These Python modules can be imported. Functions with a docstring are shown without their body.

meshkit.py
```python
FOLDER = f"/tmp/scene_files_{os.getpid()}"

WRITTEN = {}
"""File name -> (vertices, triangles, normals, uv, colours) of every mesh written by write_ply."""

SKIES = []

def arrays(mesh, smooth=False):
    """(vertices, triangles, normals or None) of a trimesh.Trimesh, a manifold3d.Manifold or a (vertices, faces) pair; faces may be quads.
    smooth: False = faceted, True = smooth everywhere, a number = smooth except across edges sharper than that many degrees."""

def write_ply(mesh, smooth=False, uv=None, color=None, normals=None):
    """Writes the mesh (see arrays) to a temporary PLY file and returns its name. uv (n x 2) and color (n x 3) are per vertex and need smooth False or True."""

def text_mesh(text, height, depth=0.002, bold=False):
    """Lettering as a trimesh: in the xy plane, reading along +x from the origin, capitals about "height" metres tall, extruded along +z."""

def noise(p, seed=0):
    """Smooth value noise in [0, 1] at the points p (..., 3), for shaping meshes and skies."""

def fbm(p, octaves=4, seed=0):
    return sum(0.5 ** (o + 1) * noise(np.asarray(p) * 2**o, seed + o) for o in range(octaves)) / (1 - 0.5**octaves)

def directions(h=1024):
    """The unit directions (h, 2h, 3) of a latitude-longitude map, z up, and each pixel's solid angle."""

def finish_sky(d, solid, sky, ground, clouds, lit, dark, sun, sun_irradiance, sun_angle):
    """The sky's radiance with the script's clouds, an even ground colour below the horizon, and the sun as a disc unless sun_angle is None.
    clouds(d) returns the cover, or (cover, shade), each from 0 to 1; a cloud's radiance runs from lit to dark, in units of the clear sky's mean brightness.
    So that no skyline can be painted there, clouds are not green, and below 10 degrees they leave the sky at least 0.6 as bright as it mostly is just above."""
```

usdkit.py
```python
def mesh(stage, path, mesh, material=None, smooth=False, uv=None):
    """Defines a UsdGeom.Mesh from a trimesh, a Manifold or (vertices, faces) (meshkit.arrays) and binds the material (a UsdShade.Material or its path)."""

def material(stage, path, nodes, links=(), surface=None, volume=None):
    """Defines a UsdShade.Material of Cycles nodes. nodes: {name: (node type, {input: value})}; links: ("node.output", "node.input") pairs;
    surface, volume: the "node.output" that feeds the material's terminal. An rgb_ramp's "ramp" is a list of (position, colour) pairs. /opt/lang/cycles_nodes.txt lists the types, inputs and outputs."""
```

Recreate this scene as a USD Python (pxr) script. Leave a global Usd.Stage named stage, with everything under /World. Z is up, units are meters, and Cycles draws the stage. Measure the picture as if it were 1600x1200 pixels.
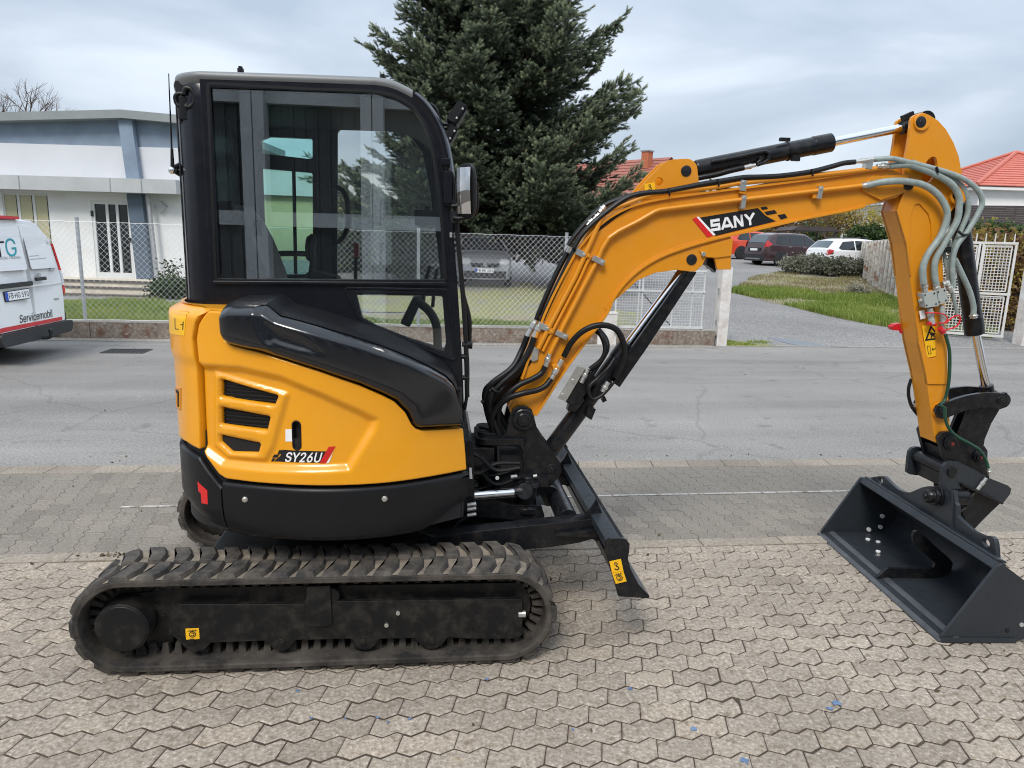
# Scene: a mini excavator parked on a paved forecourt beside a street
import math, random
import numpy as np
import trimesh, usdkit, meshkit
import shapely
from shapely.geometry import Polygon, LineString, Point
from pxr import Usd, UsdGeom, UsdLux, UsdShade, Gf, Sdf, Vt

EXPO = 0.70
SUN_I = 0.4
CLOUD_LO, CLOUD_MID, CLOUD_HI = (3.15, 3.75, 4.5), (4.0, 4.55, 5.25), (5.6, 6.1, 6.75)
stage = Usd.Stage.CreateInMemory()
UsdGeom.SetStageUpAxis(stage, UsdGeom.Tokens.z)
UsdGeom.SetStageMetersPerUnit(stage, 1.0)
UsdGeom.Xform.Define(stage, '/World')
UsdGeom.Scope.Define(stage, '/World/Looks')
rng = np.random.default_rng(7)

# ---------------------------------------------------------------- camera, sky, sun, exposure
F = 1110.0                       # focal length in pixels of a 1600 x 1200 picture
EYE = 1.8173
_v1, _yv = (8900.0, 42.0), 5625.0
_xv = -(_v1[1] * _yv + F * F) / _v1[0]
CX = np.array([_v1[0], _v1[1], F]); CX /= np.linalg.norm(CX)
CU = -np.array([_xv, _yv, F]); CU /= np.linalg.norm(CU)
CY = np.cross(CU, CX); CY /= np.linalg.norm(CY)
right, up, fwd = np.array([CX[0], CY[0], CU[0]]), -np.array([CX[1], CY[1], CU[1]]), np.array([CX[2], CY[2], CU[2]])
cam = UsdGeom.Camera.Define(stage, '/World/camera')
_m = Gf.Matrix4d(*[float(x) for x in (*right, 0, *up, 0, *(-fwd), 0, 0, 0, EYE, 1)])
cam.AddTransformOp().Set(_m)
cam.CreateHorizontalApertureAttr(36.0); cam.CreateVerticalApertureAttr(27.0)
cam.CreateFocalLengthAttr(36.0 * F / 1600.0)
cam.CreateClippingRangeAttr(Gf.Vec2f(0.05, 2000))
cam.CreateExposureAttr(EXPO)

SUN_EL, SUN_AZ = math.radians(48), math.radians(205)     # azimuth = atan2(x, y) of the direction towards the sun
sky = UsdLux.DomeLight.Define(stage, '/World/sky')
sky.GetPrim().SetCustomDataByKey('kind', 'structure')
skymat = usdkit.material(stage, '/World/Looks/sky_light', {
    'sky': ('sky_texture', {'sky_type': 'single_scattering', 'sun_disc': False, 'sun_elevation': SUN_EL, 'sun_rotation': SUN_AZ, 'air_density': 1.0, 'aerosol_density': 1.5}),
    'tc': ('texture_coordinate', {}),
    'map': ('mapping', {'scale': (1.0, 1.0, 3.2), 'location': (0.35, 0.2, 0.0)}),
    'n': ('noise_texture', {'scale': 2.6, 'detail': 6, 'roughness': 0.47, 'distortion': 0.3}),
    'r': ('rgb_ramp', {'ramp': [(0.0, CLOUD_LO), (0.36, CLOUD_LO), (0.50, CLOUD_MID), (0.66, CLOUD_HI), (1.0, CLOUD_HI)]}),
    'sx': ('separate_xyz', {}), 'el': ('map_range', {'from_min': 0.0, 'from_max': 1.0, 'to_min': 0.78, 'to_max': 1.9}), 'cl': ('mix', {'mix_type': 'multiply', 'fac': 1.0}),
    'mix': ('mix', {'fac': 0.88}),
    'bg': ('background_shader', {'strength': 0.1})},
    [('tc.generated', 'map.vector'), ('map.vector', 'n.vector'), ('n.fac', 'r.fac'), ('sky.color', 'mix.color1'), ('tc.generated', 'sx.vector'), ('sx.z', 'el.value'), ('r.color', 'cl.color1'), ('el.result', 'cl.color2'), ('cl.color', 'mix.color2'), ('mix.color', 'bg.color')],
    surface='bg.background')
UsdShade.MaterialBindingAPI.Apply(sky.GetPrim()).Bind(skymat)
sun = UsdLux.DistantLight.Define(stage, '/World/sun')
sun.CreateIntensityAttr(SUN_I); sun.CreateAngleAttr(20.0); sun.CreateNormalizeAttr(True); sun.CreateColorAttr(Gf.Vec3f(1.0, 0.96, 0.9))
_sd = np.array([math.sin(SUN_AZ) * math.cos(SUN_EL), math.cos(SUN_AZ) * math.cos(SUN_EL), math.sin(SUN_EL)])
_sx = np.cross([0, 0, 1.0], _sd); _sx /= np.linalg.norm(_sx); _sy = np.cross(_sd, _sx)
sun.AddTransformOp().Set(Gf.Matrix4d(*[float(x) for x in (*_sx, 0, *_sy, 0, *_sd, 0, 0, 0, 20, 1)]))

# ---------------------------------------------------------------- measuring: photo pixel -> point on a real plane
def ray(px, py):
    d = np.array([px - 800.0, py - 600.0, F])
    return np.array([d @ CX, d @ CY, d @ CU])
EYEP = np.array([0, 0, EYE])
def ground(px, py, z=0.0):
    r = ray(px, py)
    return EYEP + r * ((z - EYE) / r[2])
def on_plane(px, py, p0, n):
    r = ray(px, py)
    return EYEP + r * (((np.asarray(p0, float) - EYEP) @ n) / (r @ n))
def atY(px, py, Y):
    return on_plane(px, py, (0, Y, 0), np.array([0, 1.0, 0]))
TH = math.radians(-0.98732474702278)
EX, EY = np.array([math.cos(TH), math.sin(TH), 0]), np.array([-math.sin(TH), math.cos(TH), 0])
ORG = np.array([0, 2.80576314, 0])
def U(px, py, my):               # machine coordinates (x, z) of a pixel on the vertical plane y = my of the machine
    r = ray(px, py)
    p = EYEP + r * ((my - (EYEP - ORG) @ EY) / (r @ EY))
    return np.array([(p - ORG) @ EX, p[2]])
def UP(pts, my):
    return [tuple(U(x, y, my)) for x, y in pts]
def U3(px, py, my):
    a = U(px, py, my)
    return np.array([a[0], my, a[1]])
def UX(px, py, mx):              # machine point of a pixel on the plane x = mx
    r = ray(px, py)
    p = EYEP + r * ((mx - (EYEP - ORG) @ EX) / (r @ EX))
    return np.array([mx, (p - ORG) @ EY, p[2]])
def to_machine(p):
    d = np.asarray(p, float) - ORG
    return np.array([d @ EX, d @ EY, d[2]])

# ---------------------------------------------------------------- mesh helpers
def cat(*ms):
    out = []
    for m in ms:
        out += list(m) if isinstance(m, (list, tuple)) else [m]
    return trimesh.util.concatenate(out)
def outward(m):
    if m.volume < 0:
        m.invert()
    return m
def box(c, s, rz=0.0, R=None):
    m = trimesh.creation.box(s)
    if R is not None:
        m.apply_transform(R)
    if rz:
        m.apply_transform(trimesh.transformations.rotation_matrix(rz, [0, 0, 1]))
    m.apply_translation(c)
    return m
def rod(a, b, r, n=20, r2=None):
    a, b = np.asarray(a, float), np.asarray(b, float)
    d = b - a; L = np.linalg.norm(d); d = d / L
    x = np.cross(d, [0, 0, 1.0] if abs(d[2]) < .9 else [1.0, 0, 0]); x /= np.linalg.norm(x); y = np.cross(d, x)
    t = np.arange(n) * 2 * np.pi / n
    ring = np.cos(t)[:, None] * x + np.sin(t)[:, None] * y
    r2 = r if r2 is None else r2
    v = np.vstack([a + ring * r, b + ring * r2, a, b])
    i = np.arange(n); j = (i + 1) % n
    f = np.vstack([np.c_[i, j, j + n], np.c_[i, j + n, i + n], np.c_[j, i, np.full(n, 2 * n)], np.c_[i + n, j + n, np.full(n, 2 * n + 1)]])
    return outward(trimesh.Trimesh(v, f, process=False))
def tube(path, r, n=10, caps=True):
    p = np.asarray(path, float)
    t = np.gradient(p, axis=0); t /= np.linalg.norm(t, axis=1)[:, None] + 1e-12
    u = np.cross(t[0], [0, 0, 1.0] if abs(t[0][2]) < .9 else [1.0, 0, 0]); u /= np.linalg.norm(u)
    r = np.broadcast_to(np.asarray(r, float), (len(p),))
    rings, a = [], np.arange(n) * 2 * np.pi / n
    for k in range(len(p)):
        u = u - t[k] * (u @ t[k]); u /= np.linalg.norm(u)
        w = np.cross(t[k], u)
        rings.append(p[k] + r[k] * (np.cos(a)[:, None] * u + np.sin(a)[:, None] * w))
    v = np.vstack(rings); i = np.arange(n); j = (i + 1) % n
    f = [np.vstack([np.c_[i + k * n, j + k * n, j + (k + 1) * n], np.c_[i + k * n, j + (k + 1) * n, i + (k + 1) * n]]) for k in range(len(p) - 1)]
    if caps:
        v = np.vstack([v, p[0], p[-1]]); m = len(v)
        f += [np.c_[j, i, np.full(n, m - 2)], np.c_[i + (len(p) - 1) * n, j + (len(p) - 1) * n, np.full(n, m - 1)]]
    return trimesh.Trimesh(v, np.vstack(f), process=False)
def spline(pts, k=6):
    p = np.asarray(pts, float)
    q = np.vstack([2 * p[0] - p[1], p, 2 * p[-1] - p[-2]])
    out = []
    for i in range(1, len(q) - 2):
        for t in np.arange(k) / k:
            out.append(0.5 * ((2 * q[i]) + (-q[i - 1] + q[i + 1]) * t + (2 * q[i - 1] - 5 * q[i] + 4 * q[i + 1] - q[i + 2]) * t ** 2 + (-q[i - 1] + 3 * q[i] - 3 * q[i + 1] + q[i + 2]) * t ** 3))
    return np.vstack(out + [q[-2]])
def extrude(poly, h):
    if not isinstance(poly, (Polygon, shapely.geometry.MultiPolygon)):
        poly = Polygon(poly)
    poly = poly.buffer(0)
    gs = getattr(poly, 'geoms', [poly])
    return cat([trimesh.creation.extrude_polygon(g, h, engine='earcut') for g in gs if g.area > 1e-8])
def prism(poly, y0, y1):         # polygon in (x, z), extruded from y0 to y1
    m = extrude(poly, y1 - y0)
    v = np.array(m.vertices)
    return outward(trimesh.Trimesh(np.c_[v[:, 0], y0 + v[:, 2], v[:, 1]], m.faces, process=False))
def prism_x(poly, x0, x1):       # polygon in (y, z)
    m = extrude(poly, x1 - x0)
    v = np.array(m.vertices)
    return outward(trimesh.Trimesh(np.c_[x0 + v[:, 2], v[:, 0], v[:, 1]], m.faces, process=False))
def slab(poly, z0, z1):          # polygon in (x, y)
    m = extrude(poly, z1 - z0); m.apply_translation([0, 0, z0])
    return m
def lathe(profile, a, b, n=28):  # profile [(t in metres along a->b, radius)]
    a, b = np.asarray(a, float), np.asarray(b, float)
    d = (b - a) / np.linalg.norm(b - a)
    return tube_profile([a + d * t for t, _ in profile], [r for _, r in profile], d, n)
def tube_profile(ps, rs, d, n):
    x = np.cross(d, [0, 0, 1.0] if abs(d[2]) < .9 else [1.0, 0, 0]); x /= np.linalg.norm(x); y = np.cross(d, x)
    t = np.arange(n) * 2 * np.pi / n; ring = np.cos(t)[:, None] * x + np.sin(t)[:, None] * y
    v = np.vstack([p + r * ring for p, r in zip(ps, rs)] + [ps[0], ps[-1]]); i = np.arange(n); j = (i + 1) % n; K = len(ps)
    f = [np.vstack([np.c_[i + k * n, j + k * n, j + (k + 1) * n], np.c_[i + k * n, j + (k + 1) * n, i + (k + 1) * n]]) for k in range(K - 1)]
    f += [np.c_[j, i, np.full(n, K * n)], np.c_[i + (K - 1) * n, j + (K - 1) * n, np.full(n, K * n + 1)]]
    return outward(trimesh.Trimesh(v, np.vstack(f), process=False))
def grid(P, flip=False):         # P (a, b, 3) -> quads
    a, b = P.shape[:2]
    idx = np.arange(a * b).reshape(a, b)
    q = np.stack([idx[:-1, :-1], idx[1:, :-1], idx[1:, 1:], idx[:-1, 1:]], -1).reshape(-1, 4)
    if flip:
        q = q[:, ::-1]
    return trimesh.Trimesh(P.reshape(-1, 3), np.vstack([q[:, [0, 1, 2]], q[:, [0, 2, 3]]]), process=False)
def rounded(poly, r, k=4):
    p = poly if isinstance(poly, Polygon) else Polygon(poly)
    p = p.buffer(0)
    return p.buffer(-r).buffer(2 * r, quad_segs=k).buffer(-r, quad_segs=k)
def circle(c, r, n=24):
    t = np.arange(n) * 2 * np.pi / n
    return Polygon(np.c_[c[0] + r * np.cos(t), c[1] + r * np.sin(t)])

def tri_fill(poly, edge, round_=0.0):   # even triangles filling a polygon: points, faces
    from scipy.spatial import Delaunay
    be_ = edge * .6
    rings_ = [poly.segmentize(be_)]
    if round_ > .001:
        rings_ += [poly.buffer(-round_ * q, join_style='mitre').segmentize(be_) for q in (.3, .95)]
    pts = []
    for rg_ in rings_:
        for gq in getattr(rg_, 'geoms', [rg_]):
            if gq.is_empty:
                continue
            for li in [gq.exterior, *gq.interiors]:
                pts.append(np.array(li.coords)[:-1])
    x0_, z0_, x1_, z1_ = poly.bounds
    gx_, gz_ = np.meshgrid(np.arange(x0_, x1_, edge), np.arange(z0_, z1_, edge * .866), indexing='ij')
    gx_ = gx_ + (np.arange(gx_.shape[1]) % 2)[None] * edge * .5
    q = np.c_[gx_.ravel(), gz_.ravel()]
    inn = poly.buffer(-max(edge * .45, round_ + edge * .3))
    shapely.prepare(inn)
    q = q[shapely.contains_xy(inn, q[:, 0], q[:, 1])]
    P = np.vstack(pts + [q])
    P = P[np.unique(np.round(P, 6), axis=0, return_index=True)[1]]
    f = Delaunay(P).simplices
    shapely.prepare(poly)
    c = P[f].mean(1)
    ar = (P[f[:, 1], 0] - P[f[:, 0], 0]) * (P[f[:, 2], 1] - P[f[:, 0], 1]) - (P[f[:, 1], 1] - P[f[:, 0], 1]) * (P[f[:, 2], 0] - P[f[:, 0], 0])
    f = f[shapely.contains_xy(poly, c[:, 0], c[:, 1]) & (np.abs(ar) > 1e-12)]
    flip_ = ((P[f[:, 1], 0] - P[f[:, 0], 0]) * (P[f[:, 2], 1] - P[f[:, 0], 1]) - (P[f[:, 1], 1] - P[f[:, 0], 1]) * (P[f[:, 2], 0] - P[f[:, 0], 0])) < 0
    f[flip_] = f[flip_][:, ::-1]
    return P, f
STROKES = {'S': (1, [[(1, .88), (.13, .88), (.13, .5), (.87, .5), (.87, .12), (0, .12)]]), 'A': (1.12, [[(.0, 0), (.5, 1.06), (1, 0)], [(.22, .26), (.78, .26)]]), 'N': (1, [[(.13, 0), (.13, .98), (.87, .02), (.87, 1)]]),
           'Y': (1.08, [[(.04, 1.0), (.5, .46), (.96, 1.0)], [(.5, .5), (.5, 0)]]), '2': (.9, [[(0, .88), (.87, .88), (.87, .5), (.13, .5), (.13, .12), (1, .12)]]), '6': (.9, [[(1, .88), (.13, .88), (.13, .12), (.87, .12), (.87, .5), (.13, .5)]]), 'U': (.95, [[(.13, 1), (.13, .12), (.87, .12), (.87, 1)]])}
def block_letters(text, h_w=1.0, w=.25, gap=.16):
    """Heavy square letters as polygons in a field one unit high; returns the letters and the width."""
    x, out = 0.0, []
    for ch in text:
        ww, ls = STROKES[ch]; ww *= h_w
        g = shapely.union_all([LineString([(a * ww, b) for a, b in l]).buffer(w / 2, cap_style='flat', join_style='mitre', mitre_limit=3) for l in ls])
        g = g.intersection(shapely.box(-.1, 0, ww + .1, 1))
        out.append(shapely.affinity.translate(g, x, 0)); x += ww + gap
    return out, x - gap
# ---------------------------------------------------------------- scene helpers
_used = {}
def numbered(parent, name):
    k = (str(parent), name)
    _used[k] = _used.get(k, -1) + 1
    return name if _used[k] == 0 else f'{name}_{_used[k]:03d}'
def path_of(name, parent):
    par = '/World' if parent is None else str(parent.GetPath())
    return f'{par}/{numbered(par, name)}'
def tag(p, label=None, cat=None, group=None, kind=None):
    p = p.GetPrim() if hasattr(p, 'GetPrim') else p
    for k, v in (('label', label), ('category', cat), ('group', group), ('kind', kind)):
        if v:
            p.SetCustomDataByKey(k, v)
    return p
def thing(name, label, cat, loc=(0, 0, 0), rotz=0.0, group=None, kind=None):
    x = UsdGeom.Xform.Define(stage, path_of(name, None))
    x.AddTranslateOp().Set(Gf.Vec3d(*map(float, loc))); x.AddRotateZOp().Set(float(math.degrees(rotz)))
    return tag(x, label, cat, group, kind)
def obj(name, mesh, mat, parent=None, label=None, cat=None, group=None, kind=None, smooth=30, tone=None):
    m = usdkit.mesh(stage, path_of(name, parent), mesh, M[mat], smooth=smooth if tone is None else False)
    if tone is not None:
        UsdGeom.PrimvarsAPI(m).CreatePrimvar('tone', Sdf.ValueTypeNames.FloatArray, 'vertex').Set(Vt.FloatArray.FromNumpy(np.asarray(tone, np.float32)))
    return tag(m, label, cat, group, kind)
def copy_of(src, name, loc, rotz=0.0, label=None, cat=None, group=None):
    x = UsdGeom.Xform.Define(stage, path_of(name, None))
    x.AddTranslateOp().Set(Gf.Vec3d(*map(float, loc))); x.AddRotateZOp().Set(float(math.degrees(rotz)))
    p = x.GetPrim(); p.GetReferences().AddInternalReference(src.GetPath()); p.SetInstanceable(True)
    return tag(p, label, cat, group)

# ---------------------------------------------------------------- materials
M = {}
def mat(name, nodes, links, surface='p.BSDF'):
    M[name] = usdkit.material(stage, '/World/Looks/' + name, nodes, links, surface=surface)
def paint(name, col, rough=0.35, metal=0.0, coat=0.0, spec=0.5, bevel=0.0, var=0.12, scale=3.0, bump=0.0, bscale=60.0, dust=0.0, dustcol=(0.20, 0.17, 0.13), dscale=9.0, rvar=0.0):
    lo, hi = tuple(c * (1 - var) for c in col), tuple(min(1, c * (1 + var)) for c in col)
    nd = {'g': ('geometry', {}), 'n': ('noise_texture', {'scale': scale, 'detail': 5, 'roughness': 0.6}),
          'r': ('rgb_ramp', {'ramp': [(0.3, lo), (0.7, hi)]}),
          'p': ('principled_bsdf', {'roughness': rough, 'metallic': metal, 'coat_weight': coat, 'coat_roughness': 0.06, 'specular_ior_level': spec})}
    ln = [('g.position', 'n.vector'), ('n.fac', 'r.fac')]
    col_out = 'r.color'
    if dust:
        nd['dn'] = ('noise_texture', {'scale': dscale, 'detail': 8, 'roughness': 0.65})
        nd['dr'] = ('rgb_ramp', {'ramp': [(0.5 - 0.25 * dust, (0, 0, 0)), (0.78 - 0.2 * dust, (dust, dust, dust))]})
        nd['dm'] = ('mix', {'color2': dustcol})
        ln += [('g.position', 'dn.vector'), ('dn.fac', 'dr.fac'), ('dr.color', 'dm.fac'), ('r.color', 'dm.color1')]
        col_out = 'dm.color'
    ln.append((col_out, 'p.base_color'))
    if rvar:
        nd['rn'] = ('noise_texture', {'scale': 14.0, 'detail': 6, 'roughness': 0.7})
        nd['rr'] = ('map_range', {'from_min': 0.3, 'from_max': 0.7, 'to_min': rough - rvar, 'to_max': rough + rvar})
        ln += [('g.position', 'rn.vector'), ('rn.fac', 'rr.value'), ('rr.result', 'p.roughness')]
    nrm = None
    if bevel:
        nd['b'] = ('bevel', {'radius': bevel, 'samples': 6}); nrm = 'b.bevel'
    if bump:
        nd['bn'] = ('noise_texture', {'scale': bscale, 'detail': 4})
        nd['bu'] = ('bump', {'strength': bump, 'distance': 0.01})
        ln += [('g.position', 'bn.vector'), ('bn.fac', 'bu.height')]
        if nrm:
            ln.append((nrm, 'bu.normal'))
        nrm = 'bu.normal'
    if nrm:
        ln.append((nrm, 'p.normal'))
    mat(name, nd, ln)
def glass(name, tint, ior=1.5, rough=0.0):
    mat(name, {'t': ('transparent_bsdf', {'color': tint}), 'g': ('glossy_bsdf', {'color': (1, 1, 1), 'roughness': rough}), 'f': ('fresnel', {'IOR': ior}), 'm': ('mix_closure', {})},
        [('f.fac', 'm.fac'), ('t.BSDF', 'm.closure1'), ('g.BSDF', 'm.closure2')], surface='m.closure')
def toned(name, stops, rough=0.8, translucent=0.0, spec=0.3):   # colour from the mesh's 'tone' primvar
    nd = {'a': ('attribute', {'attribute': 'tone'}), 'r': ('rgb_ramp', {'ramp': stops}), 'p': ('principled_bsdf', {'roughness': rough, 'specular_ior_level': spec})}
    ln = [('a.fac', 'r.fac'), ('r.color', 'p.base_color')]
    surf = 'p.BSDF'
    if translucent:
        nd['t'] = ('translucent_bsdf', {}); nd['m'] = ('mix_closure', {'fac': translucent})
        ln += [('r.color', 't.color'), ('p.BSDF', 'm.closure1'), ('t.BSDF', 'm.closure2')]; surf = 'm.closure'
    mat(name, nd, ln, surf)

paint('orange_paint', (0.80, 0.335, 0.008), 0.28, coat=0.35, bevel=0.006, var=0.035, rvar=0.07, dust=0.07, dustcol=(.45, .33, .17), dscale=5)
paint('boom_paint', (0.66, 0.25, 0.008), 0.34, coat=0.15, bevel=0.004, var=0.06, scale=2.0, rvar=0.08, dust=0.08, dustcol=(.40, .28, .14), dscale=7)
paint('black_paint', (0.0055, 0.006, 0.0075), 0.30, spec=0.32, coat=0.06, bevel=0.004, rvar=0.08, dust=0.10, dscale=25)
paint('cab_paint', (0.0055, 0.006, 0.009), 0.26, spec=0.35, coat=0.12, bevel=0.006, rvar=0.05)
paint('gloss_black', (0.005, 0.0055, 0.007), 0.14, coat=0.45, bevel=0.006, rvar=0.04)
paint('skirt_black', (0.0065, 0.0068, 0.008), 0.38, spec=0.3, bevel=0.010, rvar=0.06, bump=0.05, bscale=300)
paint('frame_black', (0.006, 0.006, 0.0065), 0.45, spec=0.3, bevel=0.003, dust=0.16, dscale=14, rvar=0.12)
paint('dark_core', (0.006, 0.006, 0.007), 0.6)
paint('bucket_grey', (0.022, 0.026, 0.031), 0.36, spec=0.42, bevel=0.003, var=0.12, scale=6, rvar=0.10, bump=0.06, bscale=140)
paint('bucket_worn', (0.060, 0.064, 0.070), 0.45, bevel=0.003, var=0.3, scale=12, rvar=0.12)
paint('rubber', (0.022, 0.020, 0.0185), 0.75, spec=0.25, bevel=0.004, dust=0.5, dustcol=(0.17, 0.145, 0.12), dscale=7, bump=0.25, bscale=90)
paint('lug_rubber', (0.034, 0.032, 0.031), 0.7, spec=0.3, bevel=0.005, dust=0.45, dustcol=(0.22, 0.185, 0.145), dscale=14, bump=0.25, bscale=70)
paint('tread_dust', (0.25, 0.21, 0.165), 0.9, spec=.2, var=.35, scale=16, bump=.3, bscale=90, dust=.5, dustcol=(.09, .08, .07), dscale=18)
paint('hose_black', (0.006, 0.006, 0.0065), 0.42, spec=0.35, bump=0.1, bscale=200)
paint('hose_sleeve', (0.25, 0.30, 0.285), 0.45, var=0.2, scale=30)
paint('hose_green', (0.010, 0.05, 0.028), 0.4)
paint('chrome', (0.82, 0.82, 0.83), 0.09, metal=1.0, var=0.02)
paint('zinc', (0.62, 0.61, 0.57), 0.34, metal=0.9, bevel=0.002, var=0.1, scale=20)
paint('valve_grey', (0.33, 0.35, 0.33), 0.5, bevel=0.002)
paint('plain_white', (0.80, 0.80, 0.80), 0.4, var=0.03)
paint('silver_roof', (0.17, 0.178, 0.18), 0.35, bevel=0.02, var=0.03)
paint('decal_black', (0.012, 0.012, 0.013), 0.3)
paint('decal_red', (0.62, 0.02, 0.02), 0.3)
paint('decal_yellow', (0.85, 0.46, 0.01), 0.35)
paint('red_plastic', (0.55, 0.015, 0.02), 0.35)
paint('handle_red', (0.16, 0.02, 0.02), 0.45)
paint('seat_grey', (0.20, 0.20, 0.205), 0.75, var=0.2, scale=20, bump=0.2, bscale=200)
paint('interior_black', (0.010, 0.011, 0.012), 0.6, spec=0.3)
paint('mirror_glass', (0.62, 0.62, 0.63), 0.02, metal=1.0, var=0.0)
glass('cab_glass', (0.965, 0.985, 0.98), 1.95)
glass('tint_glass', (0.70, 0.935, 0.915), 1.5)
# ================================================================ GROUND, ROAD, PAVEMENTS
def ground_mat(name, stops, scale=180.0, bump=.5, big=((0.35, .88), (0.65, 1.1)), rough=.9, speck=None, bigscale=.9, dist=.004, stain=None, streak=False):
    nd = {'g': ('geometry', {}), 'v': ('noise_texture', {'scale': scale, 'detail': 3, 'roughness': .7}), 'r': ('rgb_ramp', {'ramp': stops}),
          'b': ('noise_texture', {'scale': bigscale, 'detail': 6, 'roughness': .65}), 'br': ('rgb_ramp', {'ramp': [(p, (c, c, c)) for p, c in big]}),
          'm': ('mix', {'mix_type': 'multiply', 'fac': 1.0}), 'p': ('principled_bsdf', {'roughness': rough, 'specular_ior_level': .3}), 'bu': ('bump', {'strength': bump, 'distance': dist})}
    ln = [('g.position', 'v.vector'), ('g.position', 'b.vector'), ('v.fac', 'r.fac'), ('b.fac', 'br.fac'), ('r.color', 'm.color1'), ('br.color', 'm.color2'), ('v.fac', 'bu.height'), ('bu.normal', 'p.normal')]
    out = 'm.color'
    if name in ('paver_stone', 'sidewalk_stone', 'kerb_concrete'):
        nd['ri'] = ('geometry', {}); nd['ro'] = ('object_info', {}); nd['ra'] = ('math', {'math_type': 'add'}); nd['rf'] = ('math', {'math_type': 'fraction'}); nd['rr'] = ('rgb_ramp', {'ramp': [(0, (.84, .83, .82)), (.2, (.94, .94, .93)), (.7, (1, 1, .99)), (1, (1.09, 1.07, 1.04))]}); nd['m2'] = ('mix', {'mix_type': 'multiply', 'fac': 1.0})
        ln += [('ri.random_per_island', 'ra.value1'), ('ro.random', 'ra.value2'), ('ra.value', 'rf.value1'), ('rf.value', 'rr.fac'), (out, 'm2.color1'), ('rr.color', 'm2.color2')]; out = 'm2.color'
    if streak:                   # lengthwise wheel tracks and fine cracks of an old road
        nd |= {'km': ('mapping', {'scale': (.10, 1.1, 1)}), 'kn': ('noise_texture', {'scale': 1.0, 'detail': 4, 'roughness': .55}), 'kr': ('rgb_ramp', {'ramp': [(.3, (.80, .80, .80)), (.7, (1.15, 1.15, 1.14))]}), 'kx': ('mix', {'mix_type': 'multiply', 'fac': 1.0}),
               'cn': ('noise_texture', {'scale': 1.3, 'detail': 5}), 'ca': ('mix', {'mix_type': 'add', 'fac': .5}), 'cv': ('voronoi_texture', {'feature': 'distance_to_edge', 'scale': .30}), 'cr': ('rgb_ramp', {'ramp': [(0, (.6, .6, .6)), (.003, (.7, .7, .7)), (.007, (1, 1, 1)), (1, (1, 1, 1))]}), 'cx': ('mix', {'mix_type': 'multiply', 'fac': .45})}
        ln += [('g.position', 'km.vector'), ('km.vector', 'kn.vector'), ('kn.fac', 'kr.fac'), (out, 'kx.color1'), ('kr.color', 'kx.color2'), ('g.position', 'cn.vector'), ('g.position', 'ca.color1'), ('cn.color', 'ca.color2'), ('ca.color', 'cv.vector'), ('cv.distance', 'cr.fac'), ('kx.color', 'cx.color1'), ('cr.color', 'cx.color2')]; out = 'cx.color'
    for k, (sc, lo, hi, col) in enumerate(stain or []):
        nd[f's{k}'] = ('noise_texture', {'scale': sc, 'detail': 5, 'roughness': .6}); nd[f'o{k}'] = ('mapping', {'location': (7.3 * k + 2, 3.1 * k, 0)})
        nd[f'sr{k}'] = ('rgb_ramp', {'ramp': [(lo, (0, 0, 0)), (hi, (1, 1, 1))]}); nd[f'sm{k}'] = ('mix', {'color2': col})
        ln += [('g.position', f'o{k}.vector'), (f'o{k}.vector', f's{k}.vector'), (f's{k}.fac', f'sr{k}.fac'), (f'sr{k}.color', f'sm{k}.fac'), (out, f'sm{k}.color1')]; out = f'sm{k}.color'
    ln.append((out, 'p.base_color'))
    mat(name, nd, ln)
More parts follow.
